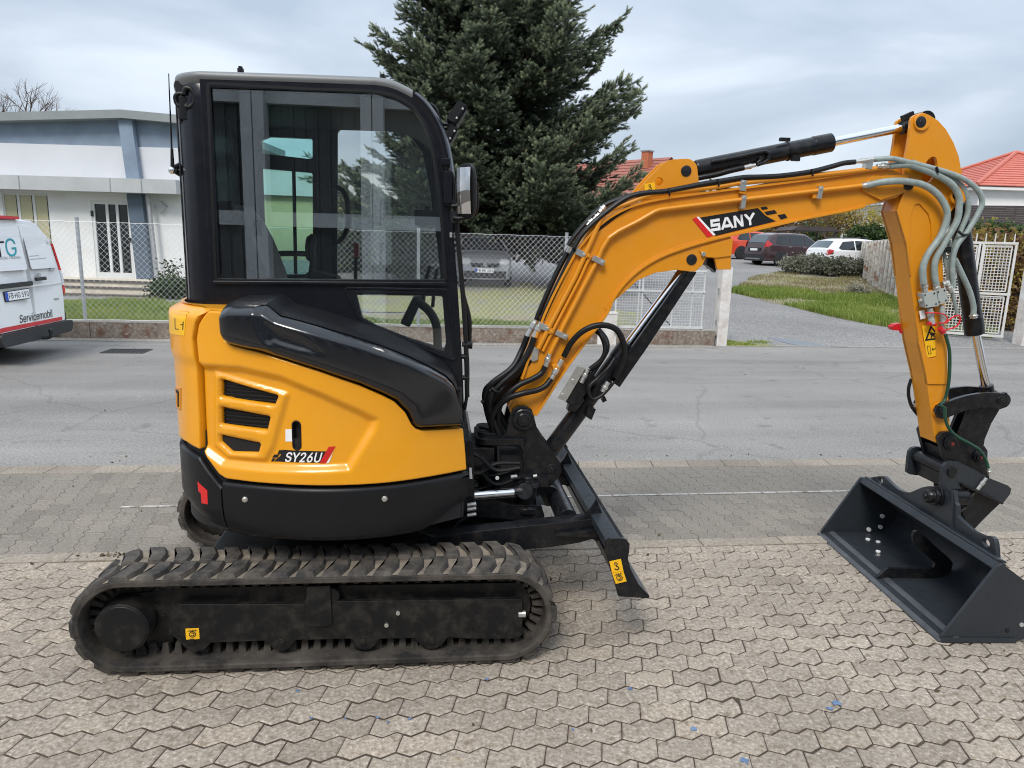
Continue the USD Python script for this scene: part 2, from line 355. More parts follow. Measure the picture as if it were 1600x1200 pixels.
ground_mat('asphalt', [(.30, (.15, .142, .133)), (.46, (.235, .222, .208)), (.60, (.28, .265, .25)), (.72, (.44, .42, .395))], scale=48, bump=.5, big=((.3, .86), (.7, 1.08)), bigscale=.5, stain=[(3.5, .60, .72, (.16, .15, .14)), (6, .66, .74, (.34, .325, .30))], streak=True)
ground_mat('paver_stone', [(.28, (.18, .148, .117)), (.44, (.30, .254, .206)), (.58, (.38, .328, .272)), (.72, (.58, .52, .45))], scale=62, bump=.6, big=((.3, .80), (.7, 1.15)), bigscale=1.6, stain=[(26, .54, .68, (.20, .158, .118)), (95, .66, .72, (.62, .57, .49)), (9, .62, .78, (.44, .385, .315)), (2.2, .66, .8, (.16, .135, .105)), (5, .70, .78, (.42, .30, .16))])
ground_mat('sidewalk_stone', [(.30, (.155, .136, .115)), (.48, (.222, .197, .168)), (.60, (.25, .224, .193)), (.75, (.38, .348, .305))], scale=60, bump=.5, big=((.3, .88), (.7, 1.08)), bigscale=.8)
ground_mat('kerb_concrete', [(.3, (.20, .17, .135)), (.5, (.29, .25, .205)), (.7, (.40, .355, .30))], scale=60, bump=.4, bigscale=2)
ground_mat('joint_soil', [(.3, (.055, .044, .034)), (.7, (.11, .09, .07))], scale=80, bump=.4)
ground_mat('joint_sand', [(.3, (.040, .030, .022)), (.7, (.085, .066, .050))], scale=80, bump=.4)
ground_mat('gravel', [(.30, (.12, .115, .112)), (.47, (.23, .222, .215)), (.60, (.29, .28, .27)), (.75, (.52, .505, .49))], scale=22, bump=.9, big=((.3, .80), (.7, 1.12)), bigscale=.35, dist=.02)
ground_mat('moss', [(.3, (.17, .165, .055)), (.5, (.25, .245, .085)), (.7, (.34, .33, .19))], scale=14, bump=.7, bigscale=.6, dist=.02, stain=[(1.1, .48, .64, (.20, .195, .17)), (7, .5, .66, (.22, .21, .19))])
ground_mat('lawn_soil', [(.3, (.08, .11, .025)), (.7, (.17, .21, .055))], scale=20, bump=.7, dist=.02)
ground_mat('dry_grass', [(.3, (.17, .14, .085)), (.7, (.30, .27, .18))], scale=12, bump=.7, dist=.02, stain=[(.8, .5, .62, (.22, .24, .08))])
ground_mat('wall_concrete', [(.3, (.13, .105, .088)), (.5, (.22, .18, .148)), (.7, (.32, .275, .235))], scale=18, bump=.6, bigscale=1.2, stain=[(4, .52, .64, (.15, .085, .06)), (14, .62, .72, (.46, .44, .40)), (2.0, .58, .72, (.055, .048, .040))])
ground_mat('wall_top', [(.3, (.20, .18, .16)), (.7, (.38, .36, .32))], scale=18, bump=.5, bigscale=1.2)
ground_mat('white_line', [(.3, (.33, .31, .28)), (.6, (.50, .48, .45))], scale=60, bump=.3, stain=[(9, .52, .62, (.22, .20, .17))])

gx = np.array([(-400, -60, -.03), (400, -60, -.03), (400, 600, -.03), (-400, 600, -.03)], float)
obj('ground', trimesh.Trimesh(gx, [(0, 1, 2), (0, 2, 3)], process=False), 'joint_soil', kind='structure', smooth=False)
# road
obj('road', cat(box((10, 9.37, -.0135), (160, 7.24, .027))), 'asphalt', kind='structure', smooth=False)
def cam_px(p):
    d = np.asarray(p, float) - EYEP
    q = d[..., :1] * CX + d[..., 1:2] * CY + d[..., 2:3] * CU
    return np.c_[800 + F * q[..., 0] / q[..., 2], 600 + F * q[..., 1] / q[..., 2]], q[..., 2]
def paver_mesh(poly, z, tilt, h=.03, ch=.003, gap=.0015):
    p = shapely.geometry.polygon.orient(Polygon(poly).buffer(-gap, join_style='mitre'), 1.0)
    a = np.array(p.exterior.coords)[:-1]
    c = a.mean(0)
    q = np.array(shapely.geometry.polygon.orient(Polygon(a).buffer(-ch, join_style='mitre'), 1.0).exterior.coords)[:-1]
    if len(q) != len(a):
        q = c + (a - c) * .95
    k = np.argmin(((q - a[0]) ** 2).sum(1)); q = np.roll(q, -k, axis=0)
    n = len(a)
    zt = lambda w: z + (w - c) @ tilt
    v = np.vstack([np.c_[a, np.full(n, z - h)], np.c_[a, zt(a) - .004], np.c_[q, zt(q)], [[c[0], c[1], z]]])
    i = np.arange(n); j = (i + 1) % n
    f = np.vstack([np.c_[i, j, j + n], np.c_[i, j + n, i + n], np.c_[i + n, j + n, j + 2 * n], np.c_[i + n, j + 2 * n, i + 2 * n], np.c_[i + 2 * n, j + 2 * n, np.full(n, 3 * n)]])
    return trimesh.Trimesh(v, f, process=False)
def lay(struct, polys, m, name, most=300, zz=0.0, rough=.0016, ch=.003, gap=.0014):
    cs = np.array([Polygon(p).centroid.coords[0] for p in polys])
    px, dep = cam_px(np.c_[cs, np.full(len(cs), zz)])
    vis = (dep > .2) & (px[:, 0] > -30) & (px[:, 0] < 1630) & (px[:, 1] < 1230)
    # hidden under the tracks
    hid = np.array([(-1.35 < to_machine((x, y, 0))[0] < .5) and (.05 < to_machine((x, y, 0))[1] < 1.5) for x, y in cs])
    order = np.argsort(np.where(vis & ~hid, dep, 1e6 + dep))
    rest = []
    for n, i in enumerate(order):
        mm = paver_mesh(polys[i], zz + rng.normal(0, rough), rng.normal(0, .006, 2), ch=ch, gap=gap)
        if n < most and vis[i] and not hid[i]:
            obj(name, mm, m, struct, smooth=False)
        else:
            rest.append(mm)
    if rest:
        obj(name + '_field', cat(rest), m, struct, kind='stuff', smooth=False)
# forecourt: interlocking wavy pavers
FC = UsdGeom.Xform.Define(stage, '/World/forecourt'); tag(FC, kind='structure')
obj('bedding', box((1, -6.2, -.0105), (40, 20.2, .012)), 'joint_sand', FC, smooth=False)
Lp, Hp, Dp, Sk = .211, .1068, .0265, .024
def zig(x):
    t = (x / (Lp / 2)) % 1.0
    return -Dp * (1 - abs(2 * t - 1))
polys = []
x_ref, y_ref = 1.278, 2.829
r0_, r1_ = int((0.6 - y_ref) / Hp) - 1, int((3.96 - y_ref) / Hp) + 2
for r in range(r0_, r1_):
    yb = y_ref + r * Hp
    ox = x_ref + (Lp / 2 if r % 2 else 0)
    for k in range(int((-4.4 - ox) / Lp), int((5.6 - ox) / Lp)):
        x0 = ox + k * Lp
        lower = [(x0 + t * Lp / 4, yb + .0034 + zig(t * Lp / 4)) for t in range(5)]
        up_x = [x0 + Lp + Sk] + [x0 + Lp - t * Lp / 4 for t in range(0, 4)] + [x0 + Sk]
        up_x = [x for x in up_x if x0 + Sk - 1e-9 <= x]
        upper_ = [(x, yb + Hp + zig(x - ox + (Lp / 2))) for x in up_x]
        p = Polygon(lower + upper_)
        if not p.is_valid:
            continue
        p = p.intersection(shapely.box(-9, .3, 9, 3.972))
        if p.is_empty or p.area < .003 or p.geom_type != 'Polygon':
            continue
        polys.append(list(p.exterior.coords)[:-1])
lay(FC, polys, 'paver_stone', 'paver', 300, 0.0, .0013, ch=.005, gap=.0018)
dabs = []
for x, y, r_ in ((465, 1080, .014), (590, 1122, .012), (606, 1129, .010), (640, 1124, .011), (985, 1077, .016), (1308, 1100, .03), (1297, 1108, .02), (760, 1062, .012), (1165, 1190, .03), (1085, 1140, .02), (486, 1123, .012), (540, 1123, .010), (895, 1141, .010)):
    c = ground(x, y)[:2]; a_ = np.linspace(0, 6.28, 13)[:-1]; q = .62 * r_ * rng.uniform(.35, 1.3, 12)
    dabs.append(slab(Polygon(np.c_[c[0] + q * np.cos(a_), c[1] + q * np.sin(a_)]), .0022, .0042))
paint('blue_dab', (.12, .19, .32), .8, var=.4, scale=40)
obj('paint_dab_field', cat(dabs), 'blue_dab', FC, kind='stuff', smooth=False)
obj('far_paving', cat(box((-13, -6.0, -.006), (17.0, 19.9, .012)), box((14, -6.0, -.006), (16.6, 19.9, .012)), box((.6, -8.0, -.006), (10.1, 15.8, .012))), 'paver_stone', FC, smooth=False)
# kerbs
KB = UsdGeom.Xform.Define(stage, '/World/kerb'); tag(KB, kind='structure')
for k in range(-9, 14):
    x = 1.745 + .533 * k
    obj('kerb_stone', paver_mesh([(x, 3.976), (x + .53, 3.976), (x + .53, 4.085), (x, 4.085)], .006 + rng.normal(0, .001), rng.normal(0, .002, 2), ch=.006), 'kerb_concrete', KB, smooth=False)
for k in range(-24, 28):
    x = 1.645 + .3205 * k
    obj('gutter_stone', paver_mesh([(x - .03, 5.56), (x + .2885, 5.56), (x + .3185, 5.75), (x, 5.75)], .002 + rng.normal(0, .001), rng.normal(0, .002, 2), ch=.003, gap=.001), 'kerb_concrete', KB, smooth=False)
obj('edge_line', box((1, 5.7545, -.008), (40, .007, .01)), 'joint_soil', KB, smooth=False)
# pavement between the kerbs
SWK = UsdGeom.Xform.Define(stage, '/World/pavement'); tag(SWK, kind='structure')
obj('bedding', box((1, 4.82, -.012), (40, 1.47, .012)), 'joint_soil', SWK, smooth=False)
polys = []
cw, rh = .118, .2
for c_ in range(-66, 78):
    x0 = c_ * cw
    off = (0 if c_ % 2 else .1)
    z_ = lambda y: .012 * (1 if int(round(y / .05)) % 2 else -1)
    y = 4.09 - .2 + off
    while y < 5.55:
        ys_ = [y, y + .05, y + .10, y + .15, y + .2]
        sk = lambda q: -.16 * (q - 4.8)
        p = Polygon([(x0 + z_(q) + sk(q), q) for q in ys_] + [(x0 + cw + z_(q) + sk(q), q) for q in ys_[::-1]]).intersection(shapely.box(-20, 4.09, 20, 5.555))
        if p.geom_type == 'Polygon' and p.area > .002:
            polys.append(list(p.exterior.coords)[:-1])
        y += .2
lay(SWK, polys, 'sidewalk_stone', 'paver', 300, 0.0, .0006, ch=.0014, gap=.0006)
wl = []
x = -2.02
while x < 3.3:
    L_ = .11 + .01 * rng.random()
    if not (-1.55 < x < .9 and rng.random() < .25):
        s_ = 4.813 + .022 * (x + 2) if x < 1.4 else 4.89 + .012 * (x - 1.3)
        wl.append(box((x + L_ / 2, s_, .0035), (L_ - .006, .022 + .006 * rng.random(), .003)))
    x += .118
obj('painted_line', cat(wl), 'white_line', SWK, smooth=False)
# yard beyond the low wall
def yard_z(x, y):
    x, y = np.asarray(x, float), np.asarray(y, float)
    gentle = np.clip((x + 4.0) / 2.0, 0, 1); later = np.clip((y - 18.5) / 6, 0, 1)
    left = .235 + .0405 * (y - 13.1) * np.maximum(gentle, later); drive = .0505 * np.maximum(y - 13.0, 0)
    t = np.clip((x - 3.7) / 1.9, 0, 1); t = t * t * (3 - 2 * t)
    far = np.clip((y - 40) / 40, 0, 1)
    z = left * (1 - t) + drive * t
    cap = 1.36 + .012 * (y - 40)
    return np.where(y > 40, cap, z)
def on_yard(px, py):
    z = .4
    for _ in range(30):
        p = ground(px, py, z)
        if p[1] < 0 or p[1] > 300:
            return ground(px, py, z)
        z = .5 * z + .5 * float(yard_z(p[0], p[1]))
    return ground(px, py, z)
xs = np.r_[np.linspace(-60, -12, 20), np.linspace(-11, 5.65, 30), np.linspace(5.75, 7.2, 12), np.linspace(8, 40, 40), np.linspace(44, 200, 20)]
ysd = np.r_[np.linspace(13.0, 41, 70), np.linspace(44, 160, 24)]
XX, YY = np.meshgrid(xs, ysd, indexing='ij')
ZZ = yard_z(XX, YY)
ZZ = np.where((YY < 13.05) & (XX < 5.7), .20, ZZ)
g_ = grid(np.stack([XX, YY, ZZ], -1))
if g_.face_normals[:, 2].sum() < 0:
    g_.invert()
obj('gravel_yard', g_, 'gravel', kind='structure', smooth=True)
def patch(name, pts, m, lift=.008, wob=.25, cell=.25, seed=1):
    p = Polygon(pts).buffer(0)
    p = p.segmentize(.4)
    ext = np.array(p.exterior.coords)[:-1]
    n1 = meshkit.fbm(np.c_[ext * .9, np.zeros(len(ext))], 3, seed) - .5; n2 = meshkit.fbm(np.c_[ext * .9, np.ones(len(ext)) * 9], 3, seed) - .5
    p = Polygon(ext + wob * 2 * np.c_[n1, n2]).buffer(0)
    if p.geom_type != 'Polygon':
        p = max(p.geoms, key=lambda q: q.area)
    v, f = trimesh.creation.triangulate_polygon(p, engine='earcut')
    v3, f = trimesh.remesh.subdivide_to_size(np.c_[v, np.zeros(len(v))], f, cell, max_iter=12)
    z = np.maximum(yard_z(v3[:, 0], v3[:, 1]), 0) + lift + np.where(v3[:, 0] > 5.7, .0015, .012)
    m3 = trimesh.Trimesh(np.c_[v3[:, :2], z], f, process=True)
    if m3.face_normals[:, 2].sum() < 0:
        m3.invert()
    obj(name, m3, m, kind='structure', smooth=True)
    return p
def ypx(pts):
    return [tuple(on_yard(x, y)[:2]) for x, y in pts]
def grass(name, poly, n, h=(.05, .13), seed=0, label=None, mat_='grass_blade', lift=0.0, clump=1.6, wide=.007):
    rg = np.random.default_rng(seed)
    b = poly.bounds
    P = np.empty((0, 2))
    while len(P) < n:
        q = np.c_[rg.uniform(b[0], b[2], n * 2), rg.uniform(b[1], b[3], n * 2)]
        q = q[shapely.contains(poly, shapely.points(q[:, 0], q[:, 1]))]
        den = meshkit.fbm(np.c_[q * clump, np.zeros(len(q))], 3, seed + 3)
        q = q[rg.random(len(q)) < np.clip((den - .28) * 3, .05, 1)]
        P = np.vstack([P, q])
    P = P[:n]
    hh = rg.uniform(*h, n) * (.5 + meshkit.fbm(np.c_[P * clump, np.zeros(n)], 2, seed + 3))
    a = rg.uniform(0, 2 * np.pi, n); lean = rg.uniform(.1, .7, n) * hh
    d = np.c_[np.cos(a), np.sin(a)]; t = np.c_[-d[:, 1], d[:, 0]] * wide * rg.uniform(.6, 1.4, n)[:, None]
    z = yard_z(P[:, 0], P[:, 1]) + lift
    v = np.empty((n, 5, 3))
    v[:, 0, :2] = P - t; v[:, 1, :2] = P + t; v[:, 0, 2] = v[:, 1, 2] = z - .01
    m1 = P + d * lean[:, None] * .35
    v[:, 2, :2] = m1 + t * .7; v[:, 3, :2] = m1 - t * .7; v[:, 2, 2] = v[:, 3, 2] = z + hh * .6
    v[:, 4, :2] = P + d * lean[:, None]; v[:, 4, 2] = z + hh
    o = np.arange(n)[:, None] * 5
    f = np.vstack([o + [0, 1, 2], o + [0, 2, 3], o + [3, 2, 4]])
    tone = np.repeat(np.clip(rg.normal(.5, .2, n) + .5 * (meshkit.fbm(np.c_[P * .8, np.ones(n)], 2, seed + 8) - .5), 0, 1), 5)
    obj(name, trimesh.Trimesh(v.reshape(-1, 3), f, process=False), mat_, label=label, cat='grass', kind='stuff', tone=tone)
toned('grass_blade', [(0, (.08, .125, .018)), (.5, (.17, .24, .04)), (1, (.36, .37, .10))], .6, .35)
toned('straw_blade', [(0, (.16, .13, .07)), (.5, (.26, .22, .12)), (1, (.30, .30, .12))], .8, .3)
lw = shapely.box(-14, 13.22, -2.2, 17.6)
p = patch('lawn_strip', list(lw.exterior.coords)[:-1], 'lawn_soil', .004, .1)
grass('lawn_grass', p, 42000, (.05, .13), 1, 'green uncut lawn strip between the low wall and the entrance steps')
p = patch('verge_strip', [(-2.2, 13.22), (2.6, 13.22), (2.7, 14.1), (-2.2, 14.1)], 'lawn_soil', .006, .08)
grass('verge_grass', shapely.box(-2.2, 13.24, 2.5, 14.0), 8000, (.04, .10), 2, 'green grass strip just behind the wire mesh fence on the low wall')
p = patch('bare_strip', [(-2.2, 14.15), (2.8, 14.15), (2.9, 14.9), (-2.2, 14.9)], 'dry_grass', .007, .1)
p = patch('moss_patch', ypx([(700, 494), (850, 494), (880, 470), (900, 455), (850, 452), (830, 440), (760, 445), (700, 452)]) + [(-3, 22), (-3, 16)], 'moss', .005, .4)
p = patch('moss_patch', ypx([(955, 520), (1010, 520), (1000, 490), (960, 485)]), 'moss', .005, .2)
p = patch('moss_patch', [(5.9, 13.05), (7.0, 13.02), (6.9, 13.3), (6.3, 13.6), (5.9, 13.7)], 'moss', .003, .16)
grass('gatepost_tuft', shapely.box(5.85, 13.05, 6.9, 13.5), 900, (.02, .06), 9, 'short yellow-green tuft at the foot of the tall gate post')
bank_px = [(1146, 457), (1185, 467), (1240, 480), (1300, 495), (1360, 507), (1410, 515), (1470, 522), (1540, 528), (1560, 500), (1470, 470), (1400, 455), (1335, 432), (1300, 436), (1230, 425), (1190, 428), (1160, 440)]
bank = Polygon(ypx(bank_px)).buffer(0)
p = patch('grass_bank', list(bank.exterior.coords)[:-1], 'dry_grass', .004, .25)
gb = Polygon(ypx([(1146, 457), (1185, 466), (1240, 479), (1300, 494), (1360, 506), (1410, 514), (1470, 521), (1540, 527), (1560, 505), (1470, 480), (1400, 466), (1350, 462), (1300, 462), (1250, 456), (1200, 450), (1165, 448)])).buffer(0)
grass('bank_grass', gb.buffer(.12), 30000, (.06, .17), 4, 'green grass on the bank along the curved gravel drive', clump=.7, wide=.010)
grass('dry_bank_grass', bank.difference(gb), 9000, (.04, .12), 5, 'dry brownish grass on the upper bank below the board fence', 'straw_blade', clump=.7, wide=.010)
dry = Polygon(ypx([(1150, 456), (1200, 449), (1340, 440), (1300, 430), (1170, 440)])).buffer(0)
pw = Polygon(ypx([(1198, 527), (1215, 528), (1240, 532), (1270, 536), (1300, 541), (1330, 543), (1250, 541), (1215, 533)])).buffer(0)
v, f = trimesh.creation.triangulate_polygon(pw.segmentize(.15), engine='earcut')
pm = trimesh.Trimesh(np.c_[v, np.maximum(yard_z(v[:, 0], v[:, 1]), 0) + .0045], f, process=False)
if pm.face_normals[:, 2].sum() < 0:
    pm.invert()
paint('puddle_water', (.05, .05, .05), 0.03)
obj('puddle', pm, 'puddle_water', kind='structure', smooth=False)
xa = ground(1290, 541)
obj('drive_edge_strip', cat(*[box((x, 13.10 + .012 * (x - 7) , .004), (1.18, .16, .012)) for x in np.arange(7.4, 13, 1.2)]), 'wall_top', kind='structure', smooth=False)
# storm drain
dp = ground(198, 549)
DR = thing('storm_drain', 'dark slotted iron drain grate in the asphalt beside the low wall', 'drain', (dp[0], dp[1], 0.0))
paint('cast_iron', (.05, .048, .046), .6, metal=.3)
obj('frame', cat(box((0, .20, .004), (.62, .03, .01)), box((0, -.20, .004), (.62, .03, .01)), box((.30, 0, .004), (.03, .37, .01)), box((-.30, 0, .004), (.03, .37, .01))), 'cast_iron', DR)
obj('pit', box((0, 0, .0015), (.56, .36, .003)), 'dark_core', DR)
for k in range(8):
    obj('bar', box((-.25 + k * .0715, 0, .006), (.03, .368, .008)), 'cast_iron', DR)
# low wall
WLX0, WLX1 = -14.0, 5.55
def wy(x):
    return 12.99 - .002 * x
LWL = thing('low_wall', 'low stained brown concrete wall along the far side of the road', 'wall', (0, 0, 0))
vv = []
for k, (a, b) in enumerate([(-14, -9.2), (-9.2, -5.72), (-5.72, -2.0), (-2.0, 2.42), (2.42, 5.56)]):
    m = box(((a + b) / 2, 13.12, .115), (b - a - .012, .24, .33))
    obj('wall_section', m.subdivide().subdivide(), 'wall_concrete', LWL, smooth=False)
    obj('coping', box(((a + b) / 2, 13.12, .288), (b - a - .010, .25, .018)), 'wall_top', LWL, smooth=False)
obj('gutter_strip', box((-4, 12.83, .004), (19, .32, .012)), 'wall_top', kind='structure', smooth=False)
# ================================================================ THE EXCAVATOR (machine axes: x forward, y away from the viewer, z up)
EXC = thing('excavator', 'yellow and black mini excavator with enclosed cab, rubber tracks and tilting ditching bucket', 'excavator', ORG, TH)
def part(name, mesh, m, parent=None, label=None, smooth=30, kind=None):
    return obj(name, mesh, m, EXC if parent is None else parent, label=label, smooth=smooth, kind=kind)
def group_part(name, parent=None, label=None):
    x = UsdGeom.Xform.Define(stage, path_of(name, EXC if parent is None else parent))
    return tag(x, label)
W = 1.55

# ---- tracks
def stadium(s, off=0.0):         # s along the belt's outer surface; returns x, z, tangent
    R, xl, xr, zc = 0.2055, -1.21, 0.36, 0.2275
    st = xr - xl; arc = math.pi * R; P = 2 * st + 2 * arc
    s = s % P
    if s < st:
        p, t = (xl + s, zc + R), (1, 0)
    elif s < st + arc:
        a = math.pi / 2 - (s - st) / R; p, t = (xr + R * math.cos(a), zc + R * math.sin(a)), (math.sin(a), -math.cos(a))
    elif s < 2 * st + arc:
        p, t = (xr - (s - st - arc), zc - R), (-1, 0)
    else:
        a = -math.pi / 2 - (s - 2 * st - arc) / R; p, t = (xl + R * math.cos(a), zc + R * math.sin(a)), (math.sin(a), -math.cos(a))
    n = (-t[1], t[0])            # outward
    return np.array([p[0] + n[0] * off, p[1] + n[1] * off]), np.array(t), np.array(n)
PERIM = 2 * 1.57 + 2 * math.pi * 0.2055
def on_belt(m, s0, y0):          # mesh in (s, y, h) -> wrapped on the belt, bending with it
    v = np.array(m.vertices)
    out = []
    for a, b, h in v:
        p, t, n = stadium(s0 + a, h)
        out.append((p[0], y0 + b, p[1]))
    return outward(trimesh.Trimesh(np.array(out), m.faces, process=False))
def frustum(base, top, h0, h1):
    b, t = np.asarray(base, float), np.asarray(top, float); n = len(b)
    v = np.vstack([np.c_[b, np.full(n, h0)], np.c_[t, np.full(n, h1)]])
    i = np.arange(n); j = (i + 1) % n
    f = np.vstack([np.c_[i, j, j + n], np.c_[i, j + n, i + n]] + [[(0, k + 1, k), (n, n + k, n + k + 1)] for k in range(1, n - 1)])
    return outward(trimesh.Trimesh(v, f, process=False))
NLUG = 42
def build_track(y0, flip):
    t = group_part('track')
    ns = 220
    ss = np.arange(ns) * PERIM / ns
    sec = [(0.0, -0.004), (0.012, 0.0), (0.15, 0.0), (0.288, 0.0), (0.30, -0.004), (0.30, -0.024), (0.292, -0.03), (0.15, -0.03), (0.008, -0.03), (0.0, -0.024)]
    P = np.zeros((ns + 1, len(sec) + 1, 3))
    for i in range(ns + 1):
        for j in range(len(sec) + 1):
            yy, h = sec[j % len(sec)]
            p, _, _ = stadium(ss[i % ns], h)
            P[i, j] = (p[0], y0 + yy, p[1])
    part('track_belt', outward(grid(P)), 'rubber', t, smooth=40)
    F_ = np.array([[(stadium(ss[i % ns], .0008)[0][0], y0 + yy, stadium(ss[i % ns], .0008)[0][1]) for yy in (.008, .08, .15, .22, .292)] for i in range(ns + 1)])
    fg = grid(F_)
    if fg.face_normals[np.argmax(fg.triangles_center[:, 2]), 2] < 0:
        fg.invert()
    part('tread_face', fg, 'tread_dust', t, smooth=40)
    pitch = PERIM / NLUG
    for k in range(NLUG):
        s = k * pitch
        for row in (0, 1):
            j = rng.normal(0, 0.002)
            if row == 0:
                base = [(-.056, .004), (.026, .004), (.057, .075), (.055, .148), (-.016, .148), (-.024, .08)]
                top = [(-.044, .012), (.016, .012), (.045, .078), (.045, .142), (-.004, .142), (-.014, .078)]
                s1 = s
            else:
                base = [(-.016, .152), (.055, .152), (.057, .225), (.026, .296), (-.056, .296), (-.024, .22)]
                top = [(-.004, .158), (.045, .158), (.045, .222), (.016, .288), (-.044, .288), (-.014, .222)]
                s1 = s + pitch * 0.5
            if flip:
                base, top = [(a, .30 - b) for a, b in base][::-1], [(a, .30 - b) for a, b in top][::-1]
            m = frustum(base, top, -0.003, 0.0195 + j)
            m = m.subdivide()
            part('track_lug', on_belt(m, s1, y0), 'lug_rubber', t, smooth=25)
    for k in range(2 * NLUG):
        s = (k + .5) * pitch / 2
        for m_ in [on_belt(frustum([(-.017, a), (.017, a), (.017, b), (-.017, b)], [(-.011, a + .006), (.011, a + .006), (.011, b - .006), (-.011, b - .006)][::1], -0.028, -0.078), s, y0) for a, b in ((.085, .125), (.175, .215))]:
            part('drive_tooth', m_, 'rubber', t, smooth=25)
    return t
build_track(0.0, False)
build_track(W - 0.30, True)

# ---- track frames, rollers, final drives
def track_frame(y0, d):          # d = +1: the frame's face looks to -y
    f = group_part('track_frame')
    yf = y0 + (0.045 if d > 0 else 0.255)
    def Y(a):
        return yf + d * a
    def pr(poly, a, b):
        lo, hi = sorted((Y(a), Y(b)))
        return prism(poly, lo, hi)
    px = [(268, 947), (282, 944), (474, 944), (478, 938), (515, 938), (519, 940), (816, 936), (816, 992), (806, 998), (740, 998), (700, 996), (690, 1008), (680, 1014), (668, 1014), (656, 1006), (648, 997), (592, 998), (585, 1010), (574, 1016), (560, 1014), (551, 1000), (545, 998), (462, 1000), (452, 1013), (440, 1018), (428, 1014), (415, 1001), (330, 1004), (318, 1016), (304, 1020), (290, 1012), (276, 998), (264, 990)]
    poly = rounded(UP(px, 0.045), 0.006)
    part('side_plate', pr(poly, 0, 0.02), 'frame_black', f)
    part('channel', pr(rounded(UP([(272, 916), (816, 908), (816, 940), (270, 946)], 0.11), 0.004), 0.05, 0.17), 'frame_black', f)
    part('inner_box', pr(UP([(285, 940), (812, 934), (812, 985), (285, 992)], 0.10), 0.021, 0.18), 'frame_black', f)
    for ax in (300, 440, 567, 675):
        c = U(ax, 1000, 0.045)
        part('track_roller', cat(rod((c[0], Y(.022), c[1] - .015), (c[0], Y(.075), c[1] - .015), .050, 24), rod((c[0], Y(.10), c[1] - .015), (c[0], Y(.17), c[1] - .015), .062, 24)), 'frame_black', f)
        part('roller_bolt', rod((c[0], Y(-.008), c[1] - .005), (c[0], Y(0.0), c[1] - .005), .014, 6), 'frame_black', f)
    part('carrier_bracket', pr(rounded(UP([(480, 916), (516, 914), (519, 972), (514, 977), (482, 978), (477, 972)], 0.04), .004), -.012, -.001), 'frame_black', f)
    c = U(520, 922, 0.1)
    part('carrier_roller', rod((c[0], Y(.0), c[1]), (c[0], Y(.12), c[1]), .035, 20), 'frame_black', f)
    c = U(192, 980, 0.03)
    part('drive_hub', lathe([(0, .100), (.004, .107), (.012, .110), (.16, .110)], (c[0], Y(-.03), c[1]), (c[0], Y(.2), c[1]), 36), 'frame_black', f)
    part('hub_rim', lathe([(0, .098), (.003, .101), (.006, .098)], (c[0], Y(-.033), c[1]), (c[0], Y(.2), c[1]), 36), 'frame_black', f)
    part('hub_flange', rod((c[0] + .0, Y(.07), c[1]), (c[0] + .0, Y(.17), c[1]), .152, 32), 'frame_black', f)
    for k in range(10):
        a = k * 2 * math.pi / 10
        part('hub_bolt', rod((c[0] + .135 * math.cos(a), Y(.058), c[1] + .135 * math.sin(a)), (c[0] + .135 * math.cos(a), Y(.07), c[1] + .135 * math.sin(a)), .011, 6), 'frame_black', f)
    part('hub_bracket', pr(UP([(215, 925), (272, 918), (272, 1000), (235, 1015)], .12), .06, .16), 'frame_black', f)
    e = U(806, 968, 0.1)
    part('idler', cat(rod((e[0] - .07, Y(.06), .2275), (e[0] - .07, Y(.10), .2275), .135, 36), rod((e[0] - .07, Y(.15), .2275), (e[0] - .07, Y(.21), .2275), .135, 36), rod((e[0] - .07, Y(.1), .2275), (e[0] - .07, Y(.15), .2275), .12, 24)), 'frame_black', f)
    if d > 0:
        for bx, by in ((622, 957), (604, 976)):
            q = U(bx, by, 0.045)
            part('grease_screw', rod((q[0], Y(-.010), q[1]), (q[0], Y(.002), q[1]), .009, 12), 'zinc', f)
        for bx, by in ((746, 991), (772, 991), (797, 990)):
            q = U(bx, by, 0.045)
            part('plate_hole', rod((q[0], Y(-.002), q[1]), (q[0], Y(.002), q[1]), .007, 12), 'dark_core', f)
        q = U(817, 960, 0.05)
        part('tension_bolt', rod((q[0] - .02, Y(.01), q[1]), (q[0] + .012, Y(.01), q[1]), .016, 12), 'zinc', f)
        sticker(f, [(290, 982), (311, 981), (312, 998), (291, 999)], 0.045, 'hook')
    return f

